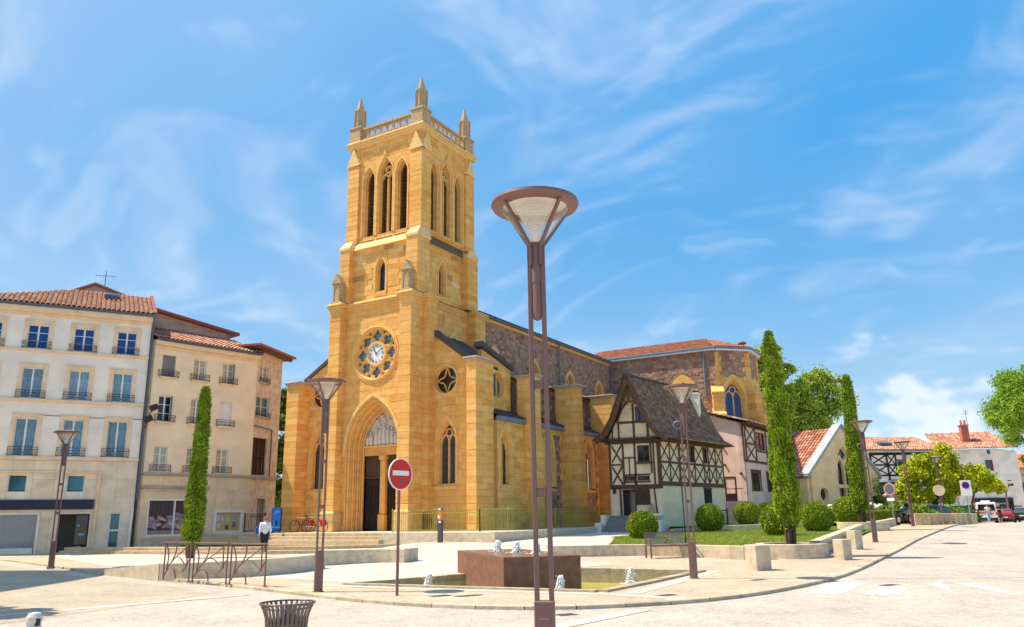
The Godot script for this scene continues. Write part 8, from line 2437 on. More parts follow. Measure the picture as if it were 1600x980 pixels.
	for s in [-1, 1]:
		var ft = MB.new(); ft.bar(V(s * 0.2, 0.02, -0.25), V(s * 0.2, 0.02, 0.25), 0.05, 0.04); ft.bar(V(s * 0.2, 0.0, 0), V(s * 0.2, 0.12, 0), 0.05, 0.05); part(pb, "foot", ft, M.iron)

# ---------------------------------------------------------------- vegetation
func leaf_cluster(n: int, size: float, spread: float, narrow: float, upward: float, sd: int) -> Array:
	var r = RandomNumberGenerator.new(); r.seed = sd
	var mb = MB.new()
	for k in n:
		var at = V(r.randfn(), r.randfn(), r.randfn()) * spread * 0.5
		var d = V(r.randfn(), r.randfn() + upward, r.randfn()).normalized()
		var s = d.cross(V(r.randfn(), r.randfn(), r.randfn())).normalized()
		var nn = s.cross(d).normalized()
		var L = size * r.randf_range(0.7, 1.25); var w = L * narrow
		var g = r.randf_range(0.8, 1.15)
		mb.col = Color(g, g, g)
		var b = at; var t = at + d * L - nn * L * 0.12; var l = at + d * L * 0.45 + s * w + nn * L * 0.06; var q = at + d * L * 0.45 - s * w + nn * L * 0.06
		mb.tri(b, q, t); mb.tri(b, t, l)
	return [mb.v, mb.n]

func foliage(parent: Node, called: String, cluster: Array, xf: Array, cols: Array, m: Material) -> MeshInstance3D:
	var cv: PackedVector3Array = cluster[0]; var cn: PackedVector3Array = cluster[1]
	var v = PackedVector3Array(); var n = PackedVector3Array(); var c = PackedColorArray()
	for i in xf.size():
		var t: Transform3D = xf[i]
		v.append_array(t * cv)
		n.append_array(Transform3D(t.basis.orthonormalized(), Vector3.ZERO) * cn)
		var pc = PackedColorArray(); pc.resize(cv.size()); pc.fill(cols[i])
		c.append_array(pc)
	var a = []
	a.resize(Mesh.ARRAY_MAX)
	a[Mesh.ARRAY_VERTEX] = v; a[Mesh.ARRAY_NORMAL] = n; a[Mesh.ARRAY_COLOR] = c
	var am = ArrayMesh.new()
	am.add_surface_from_arrays(Mesh.PRIMITIVE_TRIANGLES, a)
	tri_count += v.size() / 3
	return part(parent, called, am, m)

var tri_count = 0

func rand_basis(r: RandomNumberGenerator, s: float) -> Basis:
	return Basis(V(r.randfn(), r.randfn(), r.randfn()).normalized(), r.randf() * TAU).scaled(Vector3.ONE * s)

func cypress(label: String, at: Vector3, h: float, rad: float, sd: int, bare: float, lean: Vector2) -> void:
	var t = thing("cypress", label, "tree", at, 0.0, "columnar cypresses")
	var r = RandomNumberGenerator.new(); r.seed = sd
	for k in 5: # several stems rising from the base
		var a = TAU * k / 5 + r.randf()
		var mb = MB.new()
		mb.tube([V(cos(a) * 0.1, -0.1, sin(a) * 0.1), V(cos(a) * 0.16, bare * 0.6, sin(a) * 0.16), V(cos(a) * rad * 0.4, bare * 1.6 + 0.3, sin(a) * rad * 0.4), V(cos(a) * 0.1 + lean.x * 0.5, h * 0.5, sin(a) * 0.1)], [0.09, 0.075, 0.06, 0.02], 7)
		part(t, "trunk", mb, M.bark)
	var core = MB.new(); core.col = Color(0.30, 0.40, 0.03)
	var pts = []; var rr = []
	for k in 12:
		var f = k / 11.0
		pts.append(V(lean.x * f, lerpf(bare + 0.35, h * 0.97, f), lean.y * f)); rr.append(rad * 0.5 * minf(1.0, 0.45 + f * 2.5) * (1.0 - 0.55 * f) * (0.05 if k == 11 else 1.0))
	core.tube(pts, rr, 9); part(t, "inner_growth", core, M.needle)
	var fn = FastNoiseLite.new(); fn.seed = sd; fn.frequency = 0.9
	var cl = leaf_cluster(8, 0.14, 0.1, 0.19, 1.3, sd)
	var xf = []; var cols = []
	var n = int(1300 * h * rad / 0.6)
	for i in n:
		var f = pow(r.randf(), 0.9)
		var a = r.randf() * TAU
		var env = minf(1.0, 0.55 + f * 3.5) * (1.0 - 0.66 * f)
		if f > 0.93: env *= (1.0 - f) / 0.07
		var bump = fn.get_noise_3d(cos(a) * 1.1, f * h * 1.0, sin(a) * 1.1)
		var q = rad * env * (0.84 + 0.5 * bump) * sqrt(r.randf_range(0.45, 1.0))
		if bump < -0.22 and r.randf() < 0.8: continue
		var p = V(cos(a) * q + lean.x * f, bare + 0.1 + f * (h - bare), sin(a) * q + lean.y * f)
		var b = Basis(V(r.randfn(), 0, r.randfn()).normalized(), r.randf_range(0.0, 0.5)) * Basis(Vector3.UP, r.randf() * TAU)
		xf.append(Transform3D(b.scaled(Vector3.ONE * r.randf_range(0.7, 1.35)), p))
		var g = clampf(0.5 + 0.9 * bump + r.randf_range(-0.25, 0.25), 0, 1)
		var c = Color(0.095, 0.170, 0.014).lerp(Color(0.310, 0.420, 0.030), g)
		if r.randf() < 0.05: c = Color(0.15, 0.11, 0.05)
		cols.append(c)
	foliage(t, "crown", cl, xf, cols, M.needle)

func box_ball(label: String, at: Vector3, rad: float, sd: int, squash := 0.96) -> void:
	var t = thing("clipped_shrub", label, "shrub", at, 0.0, "clipped round shrubs")
	var r = RandomNumberGenerator.new(); r.seed = sd
	var core = MB.new(); core.col = Color(0.38, 0.44, 0.04)
	core.ball(V(0, rad * 0.94, 0), V(rad, rad * squash, rad) * 0.93, 20, 14, 0.06, sd)
	part(t, "inner_growth", core, M.needle)
	var st = MB.new(); st.tube([V(0, -0.1, 0), V(0, rad * 0.4, 0)], 0.05, 6); part(t, "stem", st, M.bark)
	var fn = FastNoiseLite.new(); fn.seed = sd; fn.frequency = 1.3
	var cl = leaf_cluster(6, 0.062, 0.07, 0.45, 0.3, sd + 3)
	var xf = []; var cols = []
	for i in int(4600 * rad * rad / 0.45):
		var d = V(r.randfn(), r.randfn(), r.randfn()).normalized()
		var nz = fn.get_noise_3dv(d * 2.0)
		var q = rad * (0.965 + 0.10 * nz + r.randf_range(-0.05, 0.035) + (0.06 if r.randf() < 0.03 else 0.0))
		var p = V(d.x * q, rad * 0.94 + d.y * q * squash, d.z * q)
		if p.y < 0.03: continue
		xf.append(Transform3D(rand_basis(r, r.randf_range(0.75, 1.25)), p))
		var g = clampf(0.45 + 0.6 * fn.get_noise_3dv(d * 5.0) + r.randf_range(-0.3, 0.3), 0, 1)
		cols.append(Color(0.15, 0.215, 0.02).lerp(Color(0.40, 0.46, 0.04), g))
	foliage(t, "crown", cl, xf, cols, M.leaf)

func leafy_tree(called: String, label: String, base: Vector3, blobs: Array, leaf: float, per: float, lo: Color, hi: Color, sd: int, group := "", narrow := 0.4, trunk_r := 0.22) -> void:
	var t = thing(called, label, "tree", base, 0.0, group)
	var r = RandomNumberGenerator.new(); r.seed = sd
	var mid = Vector3.ZERO; var low = 1e9
	for b in blobs:
		mid += b[0]; low = minf(low, b[0].y - b[1])
	mid /= blobs.size()
	var tk = MB.new()
	var fork = V(mid.x * 0.4, maxf(low + 0.3, mid.y * 0.45), mid.z * 0.4)
	tk.tube([V(0, -0.3, 0), V(mid.x * 0.1, fork.y * 0.5, mid.z * 0.1), fork], [trunk_r * 1.25, trunk_r, trunk_r * 0.8], 9); part(t, "trunk", tk, M.bark)
	for b in blobs:
		var lm = MB.new()
		var e: Vector3 = b[0]
		lm.tube([fork - V(0, 0.2, 0), fork.lerp(e, 0.5) + V(r.randfn(), 0.3, r.randfn()) * 0.25, e + V(0, b[1] * 0.3, 0)], [trunk_r * 0.5, trunk_r * 0.3, trunk_r * 0.08], 6); part(t, "limb", lm, M.bark)
	var fn = FastNoiseLite.new(); fn.seed = sd; fn.frequency = 0.55
	var cl = leaf_cluster(8, leaf, leaf * 1.6, narrow, 0.2, sd + 1)
	var xf = []; var cols = []
	for b in blobs:
		var R: float = b[1]
		# sub-clumps, so that the crown has an uneven outline and gaps
		var sub = []
		for k in int(8 + R * 4.5):
			var d = V(r.randfn(), r.randfn() * 0.8, r.randfn()).normalized()
			sub.append([b[0] + d * R * 0.82 * pow(r.randf(), 0.4), R * r.randf_range(0.16, 0.34)])
		for s in sub:
			var tone = r.randf_range(-0.2, 0.2)
			for i in int(per * s[1] * s[1] * 17):
				var d = V(r.randfn(), r.randfn(), r.randfn()).normalized()
				var p: Vector3 = s[0] + d * s[1] * pow(r.randf(), 0.4) * V(1, 0.75, 1)
				xf.append(Transform3D(rand_basis(r, r.randf_range(0.7, 1.3)), p))
				var g = clampf(0.45 + tone + r.randf_range(-0.3, 0.35) + 0.3 * fn.get_noise_3dv(p), 0, 1)
				cols.append(lo.lerp(hi, g))
	foliage(t, "crown", cl, xf, cols, M.leaf)

func build_plants() -> void:
	cypress("tall slim cypress behind the iron barriers by the ochre house", V(-14.5, 0.1, -36.8), 7.45, 0.45, 11, 0.35, Vector2(0.1, 0))
	cypress("tall shaggy cypress in the round planter beside the lawn", V(9.75, 0.55, -29.25), 7.5, 0.51, 22, 0.55, Vector2(-0.06, 0))
	cypress("tall cypress in front of the ochre hall gable", V(19.3, 1.0, -45.6), 8.0, 0.5, 33, 0.6, Vector2(0.05, 0))
	var lb = ["round clipped bush left of the bench before the timber house stair", "round clipped bush below the side wall of the timber house", "reddish green clipped bush before the pink house windows", "clipped bush tucked against the reddish one before the pink house", "clipped bush half hidden behind the shaggy cypress", "large round clipped bush right of the shaggy cypress", "round clipped bush left of the cypress before the hall"]
	var bs = [[5.95, 0.5, -38.5, 0.68], [11.05, 0.68, -46.6, 0.74], [14.15, 0.93, -50.0, 0.72], [15.95, 0.93, -51.6, 0.66], [12.6, 0.56, -39.4, 0.76], [16.05, 0.62, -43.6, 0.8], [20.2, 0.9, -49.6, 0.82]]
	for i in 7: box_ball(lb[i], V(bs[i][0], bs[i][1], bs[i][2]), bs[i][3], 40 + i)
	# trees beyond the church
	leafy_tree("plane_tree", "tall green tree rising behind the apse", V(27.2, 0, -86), [[V(-1.0, 17.9, 0), 1.9], [V(0.9, 18.4, 0.5), 1.7], [V(2.4, 16.9, -0.6), 1.7], [V(0.6, 15.6, 0.4), 2.2], [V(-0.6, 13.5, 0), 2.3], [V(1.9, 13.6, 0.6), 1.9], [V(1.0, 11.2, 0.2), 2.2]], 0.22, 15, Color(0.22, 0.32, 0.035), Color(0.62, 0.72, 0.11), 61, "trees behind the church", 0.5, 0.35)
	leafy_tree("plane_tree", "broad green tree rising behind the ochre hall roof", V(33.2, 0, -88), [[V(-1.6, 14.6, 0.3), 1.7], [V(0.6, 15.6, 0), 1.8], [V(2.3, 15.4, 0), 1.4], [V(-0.6, 12.9, 0.4), 2.0], [V(-2.0, 11.4, 0), 1.8], [V(1.8, 13.0, -0.4), 1.6], [V(3.4, 13.6, 0.2), 1.1], [V(-1.4, 9.6, 0.5), 2.0], [V(0.4, 10.6, 0), 1.6]], 0.22, 15, Color(0.22, 0.32, 0.035), Color(0.62, 0.72, 0.11), 62, "trees behind the church", 0.5, 0.35)
	leafy_tree("garden_tree", "dark green tree in the gap between the grimy house and the church", V(-19.2, 0, -68), [[V(0, 11.5, 0), 2.0], [V(0.6, 9, 0.3), 2.2], [V(-0.4, 6.4, 0), 2.3], [V(0.5, 3.8, 0.3), 2.0], [V(2.0, 8, -1), 2.0], [V(1.8, 5, -1), 2.0]], 0.28, 14, Color(0.05, 0.09, 0.016), Color(0.17, 0.24, 0.04), 63)
	leafy_tree("young_tree", "yellow green young tree before the inn behind the stone blocks", V(33.6, 0.5, -65), [[V(-1.8, 3.9, 0), 0.95], [V(-0.9, 4.9, 0.2), 0.85], [V(1.2, 4.7, 0), 1.05], [V(0.2, 3.6, 0.4), 1.2], [V(-1.5, 2.4, 0.3), 0.95], [V(1.9, 3.1, 0), 1.0], [V(-2.5, 2.8, 0), 0.7], [V(0.9, 5.5, 0), 0.7], [V(0.4, 2.2, 0), 0.9]], 0.2, 34, Color(0.32, 0.37, 0.014), Color(0.66, 0.68, 0.03), 64, "yellow green street trees", 0.42, 0.13)
	leafy_tree("young_tree", "small yellow green tree beside the van and the no parking sign", V(38.1, 0.45, -68.5), [[V(0.5, 3.4, 0), 0.95], [V(1.9, 3.4, 0), 0.85], [V(1.1, 4.3, 0.2), 0.85], [V(2.7, 3.0, 0), 0.6]], 0.2, 34, Color(0.32, 0.37, 0.014), Color(0.66, 0.68, 0.03), 65, "yellow green street trees", 0.42, 0.1)
	# umbrella pine at the right edge
	leafy_tree("pine_tree", "broad bright green pine crown leaning in over the road", V(30.5, 1.0, -45.5), [[V(-1.4, 6.6, 0.4), 1.9], [V(0.4, 7.4, 0), 2.1], [V(-2.6, 5.6, 0.2), 1.35], [V(0.2, 5.4, 1.0), 1.9], [V(2.2, 6.6, 0), 2.2], [V(-1.5, 5.0, 0.6), 1.3], [V(0.0, 3.9, 0.4), 1.1], [V(-1.8, 7.8, 0), 0.8]], 0.2, 40, Color(0.13, 0.27, 0.02), Color(0.44, 0.62, 0.07), 66, "", 0.12, 0.24)
	# hedge, hydrangeas and shrubs by the inn
	var hd = thing("hedge", "low clipped hedge below the pale hydrangea heads", "hedge", V(25.2, 0.75, -58.6))
	var hm = MB.new(); hm.col = Color(0.38, 0.44, 0.04); hm.cbx(V(-1.9, 0, -0.7), V(1.9, 0.82, 0.5), 0.1); part(hd, "inner_growth", hm, M.needle)
	var r = RandomNumberGenerator.new(); r.seed = 90
	var xf = []; var cols = []
	for i in 5200:
		var p = V(r.randf_range(-1.95, 1.95), r.randf_range(0, 0.86), r.randf_range(-0.72, 0.54))
		var f = r.randi() % 3
		if f == 0: p.y = 0.84 + r.randf_range(-0.02, 0.04)
		elif f == 1: p.z = 0.52 + r.randf_range(-0.02, 0.04)
		else: p.x = signf(p.x) * (1.92 + r.randf_range(-0.02, 0.04))
		xf.append(Transform3D(rand_basis(r, r.randf_range(0.9, 1.5)), p)); cols.append(Color(0.18, 0.26, 0.02).lerp(Color(0.42, 0.48, 0.04), r.randf()))
	foliage(hd, "crown", leaf_cluster(7, 0.06, 0.06, 0.42, 0.3, 7), xf, cols, M.leaf)
	var hy = thing("hydrangea", "bank of pale cream hydrangea heads above the hedge", "flowers", V(25.0, 0.8, -59.8))
	for k in 26:
		var fm = MB.new(); fm.col = Color(0.62, 0.64, 0.34).lerp(Color(0.72, 0.72, 0.55), r.randf()); fm.ball(V(r.randf_range(-2.2, 2.4), r.randf_range(0.75, 1.3), r.randf_range(-0.6, 0.5)), Vector3.ONE * r.randf_range(0.15, 0.24), 10, 8, 0.35, k)
		part(hy, "flower_head", fm, M.cloth)
	var hl = []; var hc = []
	for i in 2600:
		hl.append(Transform3D(rand_basis(r, r.randf_range(0.9, 1.7)), V(r.randf_range(-2.4, 2.6), r.randf_range(0.1, 1.1), r.randf_range(-0.8, 0.6)))); hc.append(Color(0.07, 0.13, 0.02).lerp(Color(0.2, 0.28, 0.04), r.randf()))
	foliage(hy, "leaves", leaf_cluster(6, 0.12, 0.1, 0.4, 0.3, 8), hl, hc, M.leaf)
	for q in [["loose green shrub behind the parked motorcycle", 27.6, -58.5, 0.95, 71], ["green shrub behind the bollard row and the lamp", 30.0, -60.5, 0.8, 72], ["dark green shrub between the green bin and the van", 35.7, -64.8, 0.55, 73], ["low shrub under the young tree crown", 33.4, -63.0, 0.75, 74]]:
		leafy_tree("shrub", q[0], V(q[1], gh(q[1], q[2]), q[2]), [[V(0, q[3] * 0.9, 0), q[3]], [V(0.7, q[3] * 0.7, 0.1), q[3] * 0.7], [V(-0.6, q[3] * 0.6, 0), q[3] * 0.7]], 0.14, 40, Color(0.10, 0.19, 0.02), Color(0.40, 0.50, 0.05), q[4], "shrubs before the inn", 0.4, 0.06)
	leafy_tree("conical_shrub", "narrow dark conical shrub before the inn window", V(27.9, 0.7, -62.5), [[V(0, 0.8, 0), 0.62], [V(0, 1.7, 0), 0.5], [V(0, 2.5, 0), 0.36], [V(0, 3.2, 0), 0.22]], 0.14, 60, Color(0.04, 0.09, 0.012), Color(0.15, 0.22, 0.03), 75, "", 0.2, 0.06)
	leafy_tree("far_tree", "far green tree past the white house", V(73, 0, -112), [[V(0, 7, 0), 2.6], [V(2.5, 5, 0), 2.4], [V(-1.5, 4.0, 0), 2.0]], 0.3, 14, Color(0.06, 0.12, 0.02), Color(0.22, 0.3, 0.05), 76)
	hedge_low()
	leafy_tree("plane_tree", "street tree at the edge of the square shading the asphalt", V(-16.6, 0, -17.6), [[V(0, 7.2, 0), 1.9], [V(1.4, 6.2, 0.6), 1.6], [V(-1.2, 6.4, -0.5), 1.7], [V(0.4, 5.4, 1.0), 1.6], [V(0.6, 8.4, 0.2), 1.3]], 0.24, 12, Color(0.13, 0.20, 0.025), Color(0.42, 0.52, 0.07), 81, "", 0.5, 0.25)

func hedge_low() -> void:
	var r = RandomNumberGenerator.new(); r.seed = 95
	var hd = thing("hedge", "dark low hedge at the foot of the ochre hall wall", "hedge", V(22.2, 0.93, -59.2), deg_to_rad(35))
	var hm = MB.new(); hm.col = Color(0.38, 0.44, 0.04); hm.cbx(V(-2.4, 0, -0.3), V(2.4, 0.5, 0.3), 0.08); part(hd, "inner_growth", hm, M.needle)
	var xf = []; var cols = []
	for i in 3000:
		var p = V(r.randf_range(-2.45, 2.45), r.randf_range(0, 0.54), r.randf_range(-0.32, 0.34))
		if r.randf() < 0.5: p.y = 0.52 + r.randf_range(-0.02, 0.03)
		else: p.z = 0.32 + r.randf_range(-0.02, 0.03)
		xf.append(Transform3D(rand_basis(r, r.randf_range(0.9, 1.5)), p)); cols.append(Color(0.08, 0.12, 0.02).lerp(Color(0.2, 0.24, 0.03), r.randf()))
	foliage(hd, "crown", leaf_cluster(7, 0.06, 0.06, 0.42, 0.3, 7), xf, cols, M.leaf)

# ---------------------------------------------------------------- people: one skin meshed as surface nets round tapered bones
func body_mesh(bones: Array, cell: float, hair: Color) -> MB: # bone: [a, b, ra, rb, colour]
	var lo = V(1e9, 1e9, 1e9); var hi = -lo
	for b in bones:
		var r = maxf(b[2], b[3]) + cell * 2
		lo = lo.min(b[0] - Vector3.ONE * r).min(b[1] - Vector3.ONE * r); hi = hi.max(b[0] + Vector3.ONE * r).max(b[1] + Vector3.ONE * r)
	var n = Vector3i(((hi - lo) / cell).ceil()) + Vector3i.ONE
	var f = PackedFloat32Array(); f.resize(n.x * n.y * n.z); f.fill(1.0)
	var who = PackedInt32Array(); who.resize(f.size())
	var nearest = PackedFloat32Array(); nearest.resize(f.size()); nearest.fill(1e9)
	var sm = 0.035
	for bi in bones.size():
		var b: Array = bones[bi]
		var A: Vector3 = b[0]; var B: Vector3 = b[1]; var ab = B - A; var L2 = maxf(ab.length_squared(), 1e-8)
		var r = maxf(b[2], b[3]) + 0.08
		var i0 = Vector3i(((A.min(B) - Vector3.ONE * r - lo) / cell).floor()).clamp(Vector3i.ZERO, n - Vector3i.ONE)
		var i1 = Vector3i(((A.max(B) + Vector3.ONE * r - lo) / cell).ceil()).clamp(Vector3i.ZERO, n - Vector3i.ONE)
		for z in range(i0.z, i1.z + 1):
			for y in range(i0.y, i1.y + 1):
				for x in range(i0.x, i1.x + 1):
					var p = lo + V(x, y, z) * cell
					var t = clampf((p - A).dot(ab) / L2, 0, 1)
					var d: float = p.distance_to(A + ab * t) - lerpf(b[2], b[3], t)
					var k = x + n.x * (y + n.y * z)
					var o = f[k]
					var h = clampf(0.5 + 0.5 * (o - d) / sm, 0, 1)
					f[k] = lerpf(o, d, h) - sm * h * (1 - h)
					if d < nearest[k]:
						nearest[k] = d; who[k] = bi
	var vid = {}
	var vp = []; var vn = []; var vc = []
	for z in n.z - 1:
		for y in n.y - 1:
			for x in n.x - 1:
				var k = x + n.x * (y + n.y * z)
				var v = [f[k], f[k + 1], f[k + n.x], f[k + n.x + 1], f[k + n.x * n.y], f[k + n.x * n.y + 1], f[k + n.x * n.y + n.x], f[k + n.x * n.y + n.x + 1]]
				var neg = 0
				for q in v: neg += 1 if q < 0 else 0
				if neg == 0 or neg == 8: continue
				var s = Vector3.ZERO; var c = 0
				for e in [[0, 1], [2, 3], [4, 5], [6, 7], [0, 2], [1, 3], [4, 6], [5, 7], [0, 4], [1, 5], [2, 6], [3, 7]]:
					var a: float = v[e[0]]; var b: float = v[e[1]]
					if (a < 0) != (b < 0):
						var t = a / (a - b)
						s += V(e[0] & 1, (e[0] >> 1) & 1, e[0] >> 2).lerp(V(e[1] & 1, (e[1] >> 1) & 1, e[1] >> 2), t); c += 1
				vid[k] = vp.size()
				vp.append(lo + (V(x, y, z) + s / c) * cell)
				vn.append(V(v[1] + v[3] + v[5] + v[7] - v[0] - v[2] - v[4] - v[6], v[2] + v[3] + v[6] + v[7] - v[0] - v[1] - v[4] - v[5], v[4] + v[5] + v[6] + v[7] - v[0] - v[1] - v[2] - v[3]).normalized())
				vc.append(bones[who[k]][4])
	var mb = MB.new()
	for z in range(1, n.z - 1):
		for y in range(1, n.y - 1):
			for x in range(1, n.x - 1):
				var k = x + n.x * (y + n.y * z)
				for ax in 3:
					var st: int = [1, n.x, n.x * n.y][ax]
					if (f[k] < 0) == (f[k + st] < 0): continue
					var u: int = [n.x, n.x * n.y, 1][ax]; var w: int = [n.x * n.y, 1, n.x][ax]
					var q = [k, k - u, k - u - w, k - w]
					if not (vid.has(q[0]) and vid.has(q[1]) and vid.has(q[2]) and vid.has(q[3])): continue
					var id = [vid[q[0]], vid[q[1]], vid[q[2]], vid[q[3]]]
					for tr in [[0, 1, 2], [0, 2, 3]]:
						var a: int = id[tr[0]]; var b: int = id[tr[1]]; var c: int = id[tr[2]]
						if (vp[b] - vp[a]).cross(vp[c] - vp[a]).dot(vn[a] + vn[b] + vn[c]) < 0:
							var s2 = b; b = c; c = s2
						for i in [a, c, b]:
							mb.v.append(vp[i]); mb.n.append(vn[i]); mb.c.append(vc[i])
	return mb

func add_hand(mb: MB, wrist: Vector3, dir: Vector3, side: Vector3, skin: Color) -> void: # palm and five slightly curled fingers
	mb.col = skin
	var d = dir.normalized(); var s = side.normalized(); var up = s.cross(d)
	mb.tube([wrist - d * 0.02, wrist + d * 0.04, wrist + d * 0.085], [0.024, 0.034, 0.032], 8)
	for k in 4:
		var o = s * (k - 1.5) * 0.02
		var L: float = [0.07, 0.085, 0.08, 0.06][k]
		mb.tube([wrist + d * 0.08 + o, wrist + d * (0.08 + L * 0.5) + o + up * 0.006, wrist + d * (0.08 + L) + o + up * 0.028], [0.010, 0.0095, 0.008], 6)
	mb.tube([wrist + d * 0.02 + s * 0.03, wrist + d * 0.055 + s * 0.055, wrist + d * 0.085 + s * 0.06 + up * 0.012], [0.012, 0.011, 0.009], 6)

func head_parts(t: Node3D, c: Vector3, yaw: float, skin: Color, hair: Color, long: bool) -> void: # facial features and hair on the head of the body
	var X = Transform3D(Basis(Vector3.UP, yaw), c)
	var fc = MB.new(); fc.t = X; fc.col = skin
	fc.tube([V(0, 0.012, 0.088), V(0, -0.022, 0.108), V(0, -0.03, 0.092)], [0.008, 0.014, 0.008], 6) # nose
	for s in [-1, 1]: fc.ball(V(s * 0.083, -0.01, 0.0), V(0.012, 0.03, 0.018), 8, 6)
	fc.col = skin * Color(0.7, 0.45, 0.42); fc.ball(V(0, -0.058, 0.086), V(0.024, 0.007, 0.008), 8, 5)
	for s in [-1, 1]:
		fc.col = Color(0.75, 0.74, 0.72); fc.ball(V(s * 0.031, 0.006, 0.083), V(0.012, 0.008, 0.007), 8, 5)
		fc.col = Color(0.03, 0.02, 0.02); fc.ball(V(s * 0.031, 0.006, 0.089), V(0.005, 0.006, 0.003), 6, 5)
		fc.col = hair * 0.7; fc.ball(V(s * 0.031, 0.026, 0.085), V(0.016, 0.004, 0.006), 6, 5)
	part(t, "face", fc, M.cloth)
	var hr = MB.new(); hr.t = X; hr.col = hair
	hr.ball(V(0, 0.035, -0.018), V(0.096, 0.098, 0.108), 16, 12, 0.08, 5)
	if long: hr.tube([V(0, 0.03, -0.07), V(0, -0.1, -0.1), V(0, -0.26, -0.09), V(0, -0.34, -0.07)], [0.09, 0.1, 0.085, 0.03], 9)
	part(t, "hair", hr, M.cloth)

func person(label: String, at: Vector3, turn: float, P: Dictionary) -> void:
	var t = thing("person", label, "person", at, turn)
	var skin: Color = P.skin; var top: Color = P.top; var leg: Color = P.leg; var shoe: Color = P.shoe
	var sl: Color = P.get("sleeve", top); var fore: Color = P.get("fore", sl); var shin: Color = P.get("shin", leg); var thigh: Color = P.get("thigh", leg)
	var k: float = P.get("h", 1.75) / 1.75
	var J = {}
	for q in P.j: J[q] = P.j[q] * k
	var g: float = P.get("girth", 1.0)
	var b = [
		[J.pelvis + V(-0.06, 0, 0), J.pelvis + V(0.06, 0, 0), 0.125 * g, 0.125 * g, leg],
		[J.pelvis + V(0, 0.06, 0), J.waist, 0.135 * g, 0.135 * g, top], [J.waist, J.chest, 0.135 * g, 0.15 * g, top],
		[J.chest + V(-0.1, 0.02, 0), J.chest + V(0.1, 0.02, 0), 0.115 * g, 0.115 * g, top],
		[J.sh_l, J.sh_r, 0.07, 0.07, top], [J.chest + V(0, 0.12, 0), J.neck, 0.075, 0.055, skin], [J.neck, J.head, 0.055, 0.06, skin],
		[J.head + V(0, 0.03, -0.01), J.head + V(0, 0.03, 0.012), 0.088, 0.086, skin], [J.head + V(0, -0.045, 0.02), J.head + V(0, -0.05, 0.03), 0.064, 0.055, skin]]
	for s in ["l", "r"]:
		b.append([J["sh_" + s], J["el_" + s], 0.066, 0.05, sl]); b.append([J["el_" + s], J["wr_" + s], 0.048, 0.034, fore])
		b.append([J["hip_" + s], J["kn_" + s], 0.1 * g, 0.07, thigh]); b.append([J["kn_" + s], J["an_" + s], 0.066, 0.044, shin])
		b.append([J["an_" + s] + V(0, -0.03, -0.03), J["toe_" + s], 0.042, 0.034, shoe])
	var mb = body_mesh(b, 0.022, P.hair)
	for s in ["l", "r"]: add_hand(mb, J["wr_" + s], J["wr_" + s] - J["el_" + s], V(0, 0, 1) if absf((J["wr_" + s] - J["el_" + s]).normalized().z) < 0.8 else V(1, 0, 0), skin)
	part(t, "body", mb, M.cloth)
	head_parts(t, J.head + V(0, 0.02, 0), P.get("look", 0.0), skin, P.hair, P.get("long", false))
	if P.has("bag"):
		var bg = MB.new(); bg.col = P.bag; bg.t = Transform3D(Basis(Vector3.UP, 0.3), P.bag_at)
		bg.cbx(V(-0.12, -0.2, -0.06), V(0.12, 0.12, 0.06), 0.03); bg.tube([V(-0.08, 0.1, 0), V(-0.02, 0.38, 0.05), V(0.08, 0.1, 0)], 0.014, 6)
		var o = part(self, "shoulder_bag", bg, M.cloth); o.transform = t.transform
		o.set_meta("label", P.bag_label); o.set_meta("category", "bag")

func walk_pose(stride: float, arm: float) -> Dictionary:
	return {pelvis = V(0, 0.94, 0), waist = V(0, 1.12, 0.0), chest = V(0, 1.32, 0.01), neck = V(0, 1.5, 0.0), head = V(0, 1.6, 0.02),
		sh_l = V(-0.19, 1.41, 0), sh_r = V(0.19, 1.41, 0), el_l = V(-0.25, 1.14, -0.06 * arm), el_r = V(0.25, 1.14, -0.1), wr_l = V(-0.24, 0.92, 0.1 * arm), wr_r = V(0.24, 0.9, 0.02),
		hip_l = V(-0.09, 0.9, 0), hip_r = V(0.09, 0.9, 0), kn_l = V(-0.1, 0.5, stride * 0.55), kn_r = V(0.1, 0.49, -stride * 0.15),
		an_l = V(-0.1, 0.09, stride * 0.6), an_r = V(0.1, 0.13, -stride * 0.75), toe_l = V(-0.11, 0.045, stride * 0.6 + 0.16), toe_r = V(0.11, 0.045, -stride * 0.75 + 0.15)}

